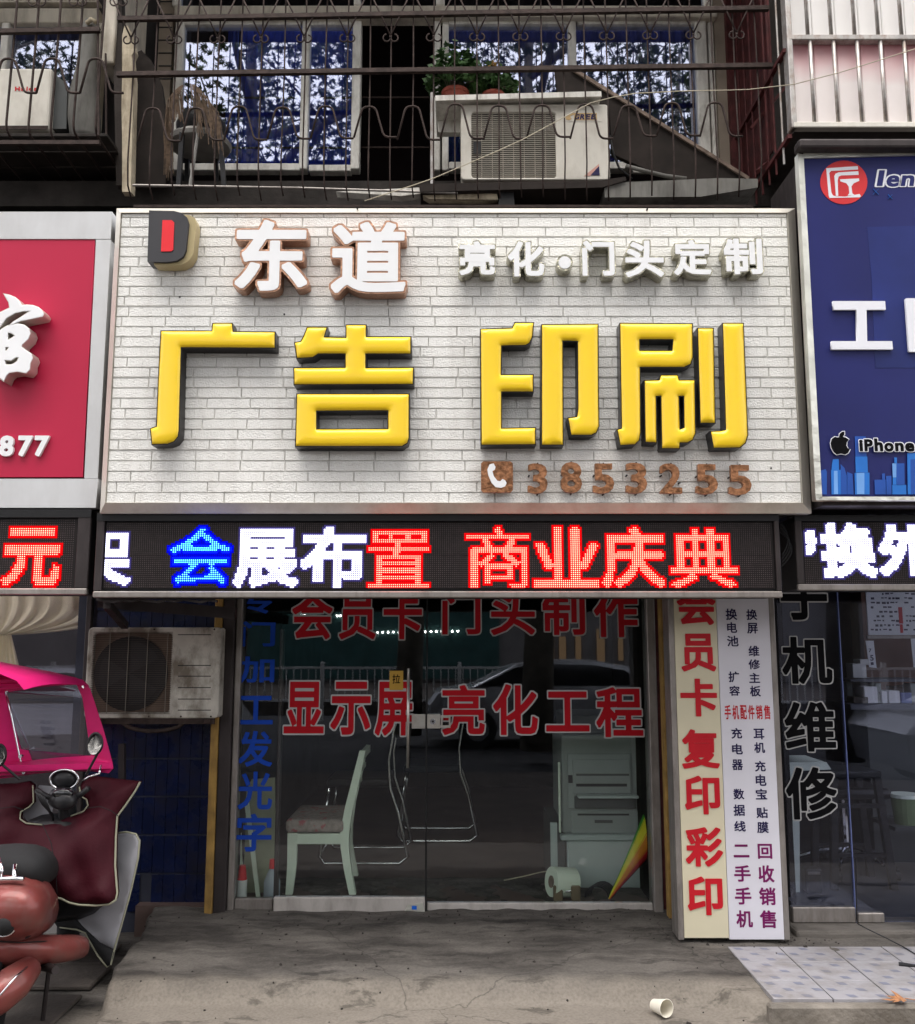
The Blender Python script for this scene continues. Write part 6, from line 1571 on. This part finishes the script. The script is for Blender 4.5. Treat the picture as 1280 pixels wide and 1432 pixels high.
lampm = emis('shop_lamp_glow', (1, .92, .8), 9); warm = emis('warm_shop_light', (1, .62, .32), .22)
for k, (px, py) in enumerate([(410,857),(416,857),(421,857),(426,858),(432,857),(439,857),(472,861),(477,861)] + [(528 + 7.5 * i, 884.5 - i * .12) for i in range(16)]):
    q = far_at(px, py); ring_ = [q + Vector((.05 * math.cos(t), 0, .05 * math.sin(t))) for t in np.linspace(0, 2*math.pi, 9)[:-1]]
    o = MB().loft([ring_, [v + Vector((0, -.04, 0)) for v in ring_]]).build('wall_lamp', lampm); tag(o, 'white lamp reflected from across the street, %s of the lamp row from the left' % ('1st 2nd 3rd 4th 5th 6th 7th 8th 9th 10th 11th 12th 13th 14th 15th 16th 17th 18th 19th 20th 21st 22nd 23rd 24th'.split()[k]), 'lamp', 'lamps on the far building')
for k, (x0, x1, y0_, y1_) in enumerate(((762,775,884,925),(783,792,890,930),(806,813,884,928),(836,846,880,926),(866,872,886,924))):
    q0, q1 = far_at(x0, y1_), far_at(x1, y0_); box('window', (q0.x, -23.93, q0.z), (q1.x, -23.9, q1.z), warm, bo)
fw = thing('road_fence', 'white railing along the middle of the road', 'fence', (0, -9.5, 0))
for z_ in (.25, .9): MB().bar((-14, -9.5, z_), (14, -9.5, z_), .05, .05).build('rail', M['fencew'], fw)
fb_ = MB()
for k in range(187): fb_.box((-14 + k * .15, -9.51, .25), (-13.975 + k * .15, -9.49, .88))
fb_.build('picket', M['fencew'], fw, kind='stuff')
for k in range(11): box('post', (-14 + k * 2.8, -9.54, -.16), (-13.92 + k * 2.8, -9.46, 1.02), M['fencew'], fw)

def car(x, y, lab, seed, flip=1):
    t = thing('parked_car', lab, 'car', (x, y, -.40), 'cars parked along the kerb'); z0 = -.40
    side = [(-2.25,.45),(-2.3,.75),(-2.15,.95),(-1.5,1.05),(-.75,1.42),(-.2,1.50),(.7,1.49),(1.35,1.38),(1.95,1.02),(2.25,.92),(2.32,.6),(2.25,.32),(-2.2,.3)]
    rings = []
    for yy, sc, sh in ((-.88,.965,.0),(-.82,1,0),(-.6,1,.0),(0,1.0,.02),(.6,1,0),(.82,1,0),(.88,.965,0)):
        rr_ = []
        for (px, pz) in side:
            up = max(0, (pz - 1.0) / .5); rr_.append(Vector((x + flip * px * sc, y + yy * (1 - .22 * up), z0 + pz + sh * up)))
        rings.append(rr_)
    MB().loft(rings).build('body', M['carpaint'], t, smooth=False, fix=True)
    for s in (-1, 1):
        wn = [(-1.35,1.08),(-.72,1.38),(-.15,1.44),(.65,1.43),(1.2,1.33),(1.55,1.08)]
        vs = [];
        for d_ in (.012, -.01):
            for (px, pz) in wn:
                up = max(0, (pz - 1.0) / .5); vs.append(Vector((x + flip * px, y + s * ((.875) * (1 - .22 * up) + d_), z0 + pz)))
        n = len(wn); MB().add(vs, [tuple(range(n)), tuple(range(n, 2*n))[::-1]] + [(i, (i+1) % n, n + (i+1) % n, n + i) for i in range(n)]).build('side_window', M['carglass'], t, fix=True)
        for wx in (-1.4, 1.4):
            c0 = Vector((x + flip * wx, y + s * .80, z0 + .33)); MB().tube([c0, c0 + Vector((0, s * .12, 0))], .33, 22).build('tyre', M['rubber'], t); MB().tube([c0, c0 + Vector((0, s * .125, 0))], .2, 14).build('rim', M['chrome'], t)
car(1.75, -7.6, 'silver car parked opposite the door', 1); car(-5.2, -3.0, 'silver car parked opposite the left shop', 2, -1); car(7.6, -3.0, 'silver car parked opposite the right shop', 3)
# ------------------------------------------------------------ scooter
sc_ = thing('scooter', 'salmon red scooter with pink rain canopy and maroon quilted wind cover at the left edge', 'scooter', (-1.85, 3.9, .01))
def blob(name, secs, m, n=18, smooth=True, cap=True, p=1.0):
    """secs: (px, py, Y, half width px, half height px, depth m)"""
    rings = []
    for (px, py, Y, hw, hh, dp) in secs:
        pass
    return None
def sausage(name, pts, m, n=14, flat=1.0, parent=None):
    """pts: (px, py, Y, radius in px)"""
    P_ = [P(a, b, c) for a, b, c, r in pts]; rs = [r * c / F for a, b, c, r in pts]
    return MB().tube(P_, rs, n).build(name, m, parent or sc_, smooth=True)
def shell(name, stations, m, parent=None, smooth=True, n=20, pw=1.0):
    """stations: (px, py, Y, hw_px, hh_px) superellipse rings in upright planes lofted along Y"""
    rings = []
    for (px, py, Y, hw, hh) in stations:
        c = P(px, py, Y); a, b = hw * Y / F, hh * Y / F; ring = []
        for k in range(n):
            t = 2*math.pi*k/n; cs_, sn_ = math.cos(t), math.sin(t)
            ring.append(c + Vector((a * math.copysign(abs(cs_)**pw, cs_), 0, b * math.copysign(abs(sn_)**pw, sn_))))
        rings.append(ring)
    return MB().loft(rings).build(name, m, parent or sc_, smooth=smooth, fix=True)
# tail cowl: rounded, nearest the camera
cw = shell('rear_cowl', [(8,1278,3.30,22,16),(10,1274,3.34,44,30),(8,1270,3.42,58,42),(10,1268,3.52,62,47),(18,1268,3.66,58,46),(30,1270,3.85,50,38),(45,1272,4.0,30,22)], M['salmon'], pw=.85)
shell('tail_light', [(4,1295,3.293,8,7),(5,1294,3.31,15,13),(5,1294,3.34,17,15)], M['rubber'], cw)
MB().tube(ell_ring(P(5,1294,3.325), (.042,0,0), (0,0,.036), 24), .004, 6, closed=True).build('trim_ring', M['chrome'], cw, smooth=True)
MB().tube([P(28 + 20 * math.cos(t), 1290 + 24 * math.sin(t), 3.40 + .02 * math.cos(t)) for t in np.linspace(-1.9, 1.2, 14)], [.002 + .011 * math.sin(math.pi * k / 13) for k in range(14)], 8).build('decal', M['rubber'], cw, smooth=True)
q = P(50, 1277, 3.415); MB().tube([q + Vector((0,-.012,0)), q + Vector((0,.02,0))], [.014,.016], 16).build('keyhole', M['gold'], cw)
q = P(50, 1277, 3.40); MB().tube([q + Vector((0,-.003,0)), q + Vector((0,.01,0))], .006, 10).build('keyhole', M['black'], cw)
# lower side skirt sweeping to the footboard
shell('side_skirt', [(-30,1330,3.42,40,18),(10,1330,3.50,45,20),(55,1328,3.62,48,19),(85,1326,3.78,38,17),(100,1320,3.95,24,12)], M['salmon'], pw=.8)
# rear fender, pointed, low
MB().tube([P(-30,1425,3.30), P(-5,1400,3.33), P(20,1374,3.38), (P(40,1355,3.45)), P(46,1346,3.52)], [.03,.052,.062,.045,.012], 16).build('rear_fender', M['salmon'], sc_, smooth=True)
q = P(31, 1371, 3.385); MB().tube([q + Vector((0,-.008,0)), q + Vector((0,.01,0))], .009, 10).build('bolt', M['chrome'], sc_)
# wheels
def wheel(px, py, Y, r, name='wheel'):
    c = P(px, py, Y); d = Vector((1, .35, 0)).normalized(); w_ = link(bpy.data.objects.new(name, None)); w_.parent = sc_
    c.z = r + .012
    ring = ell_ring(c, Vector((0,0,1)) * (r - .045), d.cross(Vector((0,0,1))) * (r - .045), 28); MB().tube(ring, .045, 10, closed=True).build('tyre', M['rubber'], w_, smooth=True)
    MB().tube([c - d * .03, c + d * .03], r * .55, 18).build('rim', M['alu_dark'], w_)
wheel(-12, 1400, 3.55, .21); wheel(95, 1330, 4.45, .20)
# underbody, engine, exhaust, stand
shell('underbody', [(0,1345,3.5,30,14),(20,1340,3.6,36,20),(40,1330,3.8,36,18),(60,1320,4.1,30,12)], M['rubber'])
MB().tube([P(60,1350,3.6), P(78,1357,3.5)], [.018,.014], 12).build('exhaust', M['alu_dark'], sc_)
MB().tube([P(70,1345,3.7), Vector((P(60,1370,3.7).x, 3.72, .02))], .009, 8).build('stand', M['alu_dark'], sc_)
# seat and rack
shell('seat', [(15,1222,3.42,30,14),(15,1218,3.48,48,28),(20,1214,3.62,52,32),(30,1212,3.80,48,30),(45,1215,3.98,36,22)], M['rubber'], pw=.85)
rk = MB().tube([P(-10,1229,3.36), P(33,1229,3.36)], .009, 8).tube([P(20,1229,3.36), P(21,1210,3.40)], .008, 8).tube([P(-2,1200,3.40), P(3,1215,3.36), P(0,1228,3.36)], .007, 8); rk.build('grab_rail', M['chrome'], sc_, smooth=True)
# step-through column and leg shield, headlamp pod
shell('leg_shield', [(80,1215,4.10,70,60),(85,1212,4.16,75,70),(90,1210,4.22,60,60)], M['blackplastic'], pw=.8)
MB().tube([P(98,1250,4.28), P(94,1115,4.12)], [.05,.035], 12).build('steering_column', M['blackplastic'], sc_)
shell('headlamp_pod', [(90,1122,4.03,10,8),(89,1119,4.06,18,13),(88,1116,4.12,21,15),(88,1114,4.2,15,12)], M['blackplastic'], pw=.9)
cc_ = P(88,1112,4.03); shell('instrument_glass', [(88,1110,4.035,9,5),(88,1110,4.045,14,7),(88,1110,4.06,15,8)], M['carglass'])
MB().tube([P(50,1104,4.06), P(62,1112,4.08), P(88,1122,4.1), P(112,1112,4.08), P(124,1102,4.06)], .012, 10).build('handlebar', M['blackplastic'], sc_, smooth=True)
for k in range(5):
    MB().tube([P(50 + 3*k, 1106 + 2*k, 4.03), P(60 + 2*k, 1125 + k, 4.05), P(75, 1140 + 2*k, 4.1)], .0045, 6).build('brake_cable', M['blackplastic'], sc_, smooth=True)
# round chrome hub with dark dome behind the pod (folded mirror / horn cover)
ring = ell_ring(P(90,1090,4.14), (.062,0,0), (0,0,.042), 24); MB().tube(ring, .006, 8, closed=True).build('horn_ring', M['chrome'], sc_, smooth=True)
shell('horn_cover', [(90,1090,4.13,8,6),(90,1090,4.15,18,12),(90,1090,4.2,18,12)], M['blackplastic'])
# mirrors on stalks
M['mirror'] = mat('mirror_glass', (.75, .72, .66), .12, 1.0, var=.02)
for (cx, cy, rx, ry, sx_, sy_, bx_, by_) in ((-1,1056,9,14,4,1070,28,1090), (133.5,1040,9.5,14,136,1055,121,1083)):
    mi = link(bpy.data.objects.new('mirror', None)); mi.parent = sc_; Ym = 4.02
    rr_ = ell_ring(P(cx,cy,Ym), (rx*Ym/F,0,0), (0,0,ry*Ym/F), 24); MB().tube(rr_, .0055, 8, closed=True).build('rim', M['blackplastic'], mi, smooth=True)
    cen = P(cx,cy,Ym); fr2 = ell_ring(cen, (rx*Ym/F,0,0), (0,0,ry*Ym/F), 24); bk2 = ell_ring(cen + Vector((0,.02,0)), (rx*.8*Ym/F,0,0), (0,0,ry*.8*Ym/F), 24)
    fr2 = [v + Vector((0, (v.z - cen.z) * .34 - .004, 0)) for v in fr2]; MB().add(fr2, [tuple(range(24))]).build('glass', M['mirror'], mi); MB().loft([fr2, bk2]).build('back', M['blackplastic'], mi)
    MB().tube([P(sx_,sy_,Ym + .005), P((sx_+bx_)/2, (sy_+by_)/2, Ym + .02), P(bx_,by_,Ym + .04)], .0055, 8).build('stalk', M['blackplastic'], mi)
# canopy: screen panel with window, curved, plus the roof
YCn = 4.22
def sheet3(name, polys, Y, m, parent, depth=.004, bulge=0.0, lean=0.0, cx=65, div=0, label=None):
    ps = []
    for pl in polys: ps.append([(v.x, v.z) for v in (P(x, y, Y) for x, y in pl)])
    me = crv(name, ps, extrude=depth / 2)
    bm = bmesh.new(); bm.from_mesh(me)
    if div: bmesh.ops.triangulate(bm, faces=bm.faces[:]); bmesh.ops.subdivide_edges(bm, edges=[e for e in bm.edges if e.calc_length() > .05], cuts=div, use_grid_fill=True)
    X_c = P(cx, 1000, Y).x; zc_ = P(cx, 1000, Y).z
    for v in bm.verts:
        x, y, z = v.co; v.co = (x, Y - z + bulge * ((x - X_c) / .25) ** 2 * -1 + lean * (y - zc_), y)
    bm.to_mesh(me); bm.free(); return put(name, me, m, parent, label=label)
outer = dense([(-70,940),(-30,934),(0,932),(40,936),(90,944),(122,952),(132,962),(140,985),(152,1020),(165,1064),(166,1072),(158,1079),(130,1078),(95,1079),(60,1082),(20,1087),(-10,1090),(-70,1095)])
inner = dense([(12,968),(60,960),(112,957),(120,975),(130,1056),(80,1060),(42,1064),(38,1050),(28,1048)])
cn_ = sheet3('canopy', [outer, inner], YCn, M['pinkscoot'], sc_, .006, bulge=.05, lean=-.12, label='magenta rain canopy with a clear window')
sheet3('window', [inner], YCn + .003, M['film'], cn_, .001, bulge=.05, lean=-.12)
# roof, curving forward from the screen top over the rider
rf_ = []
for j in range(9):
    t = j / 8; row = []
    for i in range(19):
        s = i / 18; px = -70 + 200 * s
        top = np.interp(px, [-70, 0, 40, 90, 122, 132], [938, 931, 935, 943, 951, 962])
        base = P(px, top, YCn); X_c = P(65, 1000, YCn).x
        y_ = YCn - .05 * ((base.x - X_c) / .25) ** 2 - .42 * t
        row.append(Vector((base.x - .10 * t, y_, base.z + .055 * math.sin(t * 1.9) - .04 * t * abs((s - .45)) * 2)))
    rf_.append(row)
MB().loft(rf_, cap=False, closed_ring=False).build('canopy_roof', M['pinkscoot'], cn_, smooth=True)
for pts in ([(8,962),(16,1000),(28,1060),(33,1083)], [(116,955),(124,1000),(134,1040),(139,1072)]):
    MB().tube([P(x, y, YCn - .03 - .02 * k * 0) for k, (x, y) in enumerate(pts)], .0045, 8).build('canopy_rod', M['chrome'], sc_, smooth=True)
for px, py in ((28,1058),(33,1080),(139,1070),(117,960),(9,966)): q = P(px, py, YCn - .045); MB().tube([q, q + Vector((0,.02,0))], .008, 8).build('clamp', M['chrome'], sc_)
MB().tube([P(142,1070,4.12), P(139,1082,4.10), P(125,1086,4.09), P(116,1092,4.09)], .005, 8).build('bracket', M['chrome'], sc_, smooth=True)
# soft cover draped over the handlebars, hanging to the footboard
yf = lambda x, y: -.0009 * (y - 1090) + .25 * max(0, (60 - x) / 200) * 0
apr = [(-70,1105),(-20,1098),(22,1096),(40,1093),(47,1098),(48,1122),(42,1128),(30,1135),(29,1145),(38,1151),(60,1153),(84,1148),(100,1141),(118,1134),(124,1126),(122,1118),(114,1113),(112,1100),(118,1088),(135,1086),(165,1090),(197,1093),(190,1106),(177,1125),(165,1141),(163,1170),(162,1210),(165,1248),(163,1258),(154,1264),(135,1266),(112,1265),(98,1262),(86,1256),(68,1252),(40,1246),(0,1236),(-70,1230)]
cv = cloth('wind_cover', apr, 4.16, M['maroon'], .045, sc_, 'maroon quilted wind cover with sage piping', fold=.012, seed=1, yfun=yf)
def piping(pts, Y, yfun=None, r=.0045, parent=cv, off=-.006):
    MB().tube([P(x, y, Y + (yfun(x, y) if yfun else 0)) + Vector((0, off, 0)) for x, y in pts], r, 8).build('piping', M['piping'], parent, smooth=True)
piping([(197,1093),(190,1106),(177,1125),(165,1141),(163,1170),(162,1210),(165,1248),(163,1258),(154,1264),(135,1266),(112,1265),(98,1262),(86,1256),(68,1252)], 4.16, yf)
piping([(47,1098),(48,1122),(42,1128),(30,1135),(29,1145),(38,1151),(60,1153)], 4.16, yf, .0035); piping([(112,1100),(114,1113),(122,1118),(124,1126),(118,1134),(100,1141)], 4.16, yf, .0035)
# under flap: silver lining side out with dark lower corner
yf2 = lambda x, y: -.0004 * (y - 1170) - .0006 * (x - 150)
fl_p = [(160,1168),(178,1165),(190,1168),(195,1176),(193,1200),(183,1245),(172,1285),(163,1318),(160,1330),(135,1318),(110,1296),(100,1270),(140,1262)]
fp = cloth('cover_flap', fl_p, 4.24, M['lining'], .012, sc_, 'silver lined flap of the wind cover folded outwards', fold=.006, seed=3, yfun=yf2)
dk = [(92,1270),(112,1296),(138,1320),(160,1331),(155,1350),(150,1351),(138,1335),(126,1315),(120,1304),(108,1299),(80,1296),(70,1280)]
fd = cloth('cover_flap', dk, 4.17, M['rubber'], .012, sc_, 'black lower corner of the wind cover', fold=.004, seed=5, yfun=yf2)
piping([(162,1165),(178,1163),(191,1166),(196,1176),(194,1200),(184,1245),(173,1285),(162,1322),(156,1348),(151,1352),(138,1336),(127,1316),(121,1304),(108,1299),(85,1296)], 4.18, yf2, .0042)
# windscreen bag / clear film between pod and cover
MB().add([P(28,1130,4.2), P(55,1098,4.2), P(80,1100,4.2), P(70,1152,4.2), P(40,1152,4.2)], [(0,1,2,3,4)]).build('lining', M['lining'], sc_)
# seams and small fittings on the tail
for pts in ([(8,1235,3.50),(40,1240,3.50),(62,1256,3.50),(68,1275,3.51)], [(-20,1316,3.46),(30,1318,3.47),(70,1316,3.60),(96,1312,3.8)]):
    MB().tube([P(x, y, Y - .05) for x, y, Y in pts], .0022, 5).build('seam', M['rubber'], cw, smooth=True)
MB().tube([P(-5,1398,3.27), P(22,1366,3.315), P(38,1352,3.39)], .0035, 6).build('trim_line', M['chrome'], sc_, smooth=True)
# stitched shoulder seams of the cover
for pts in ([(-60,1140),(-20,1133),(20,1128),(34,1133)], [(122,1130),(140,1128),(156,1134),(165,1141)], [(60,1153),(72,1180),(78,1215),(80,1252)]):
    MB().tube([P(x, y, 4.16 + yf(x, y) - .060) for x, y in pts], .0018, 5).build('seam', M['rubber'], cv, smooth=True)
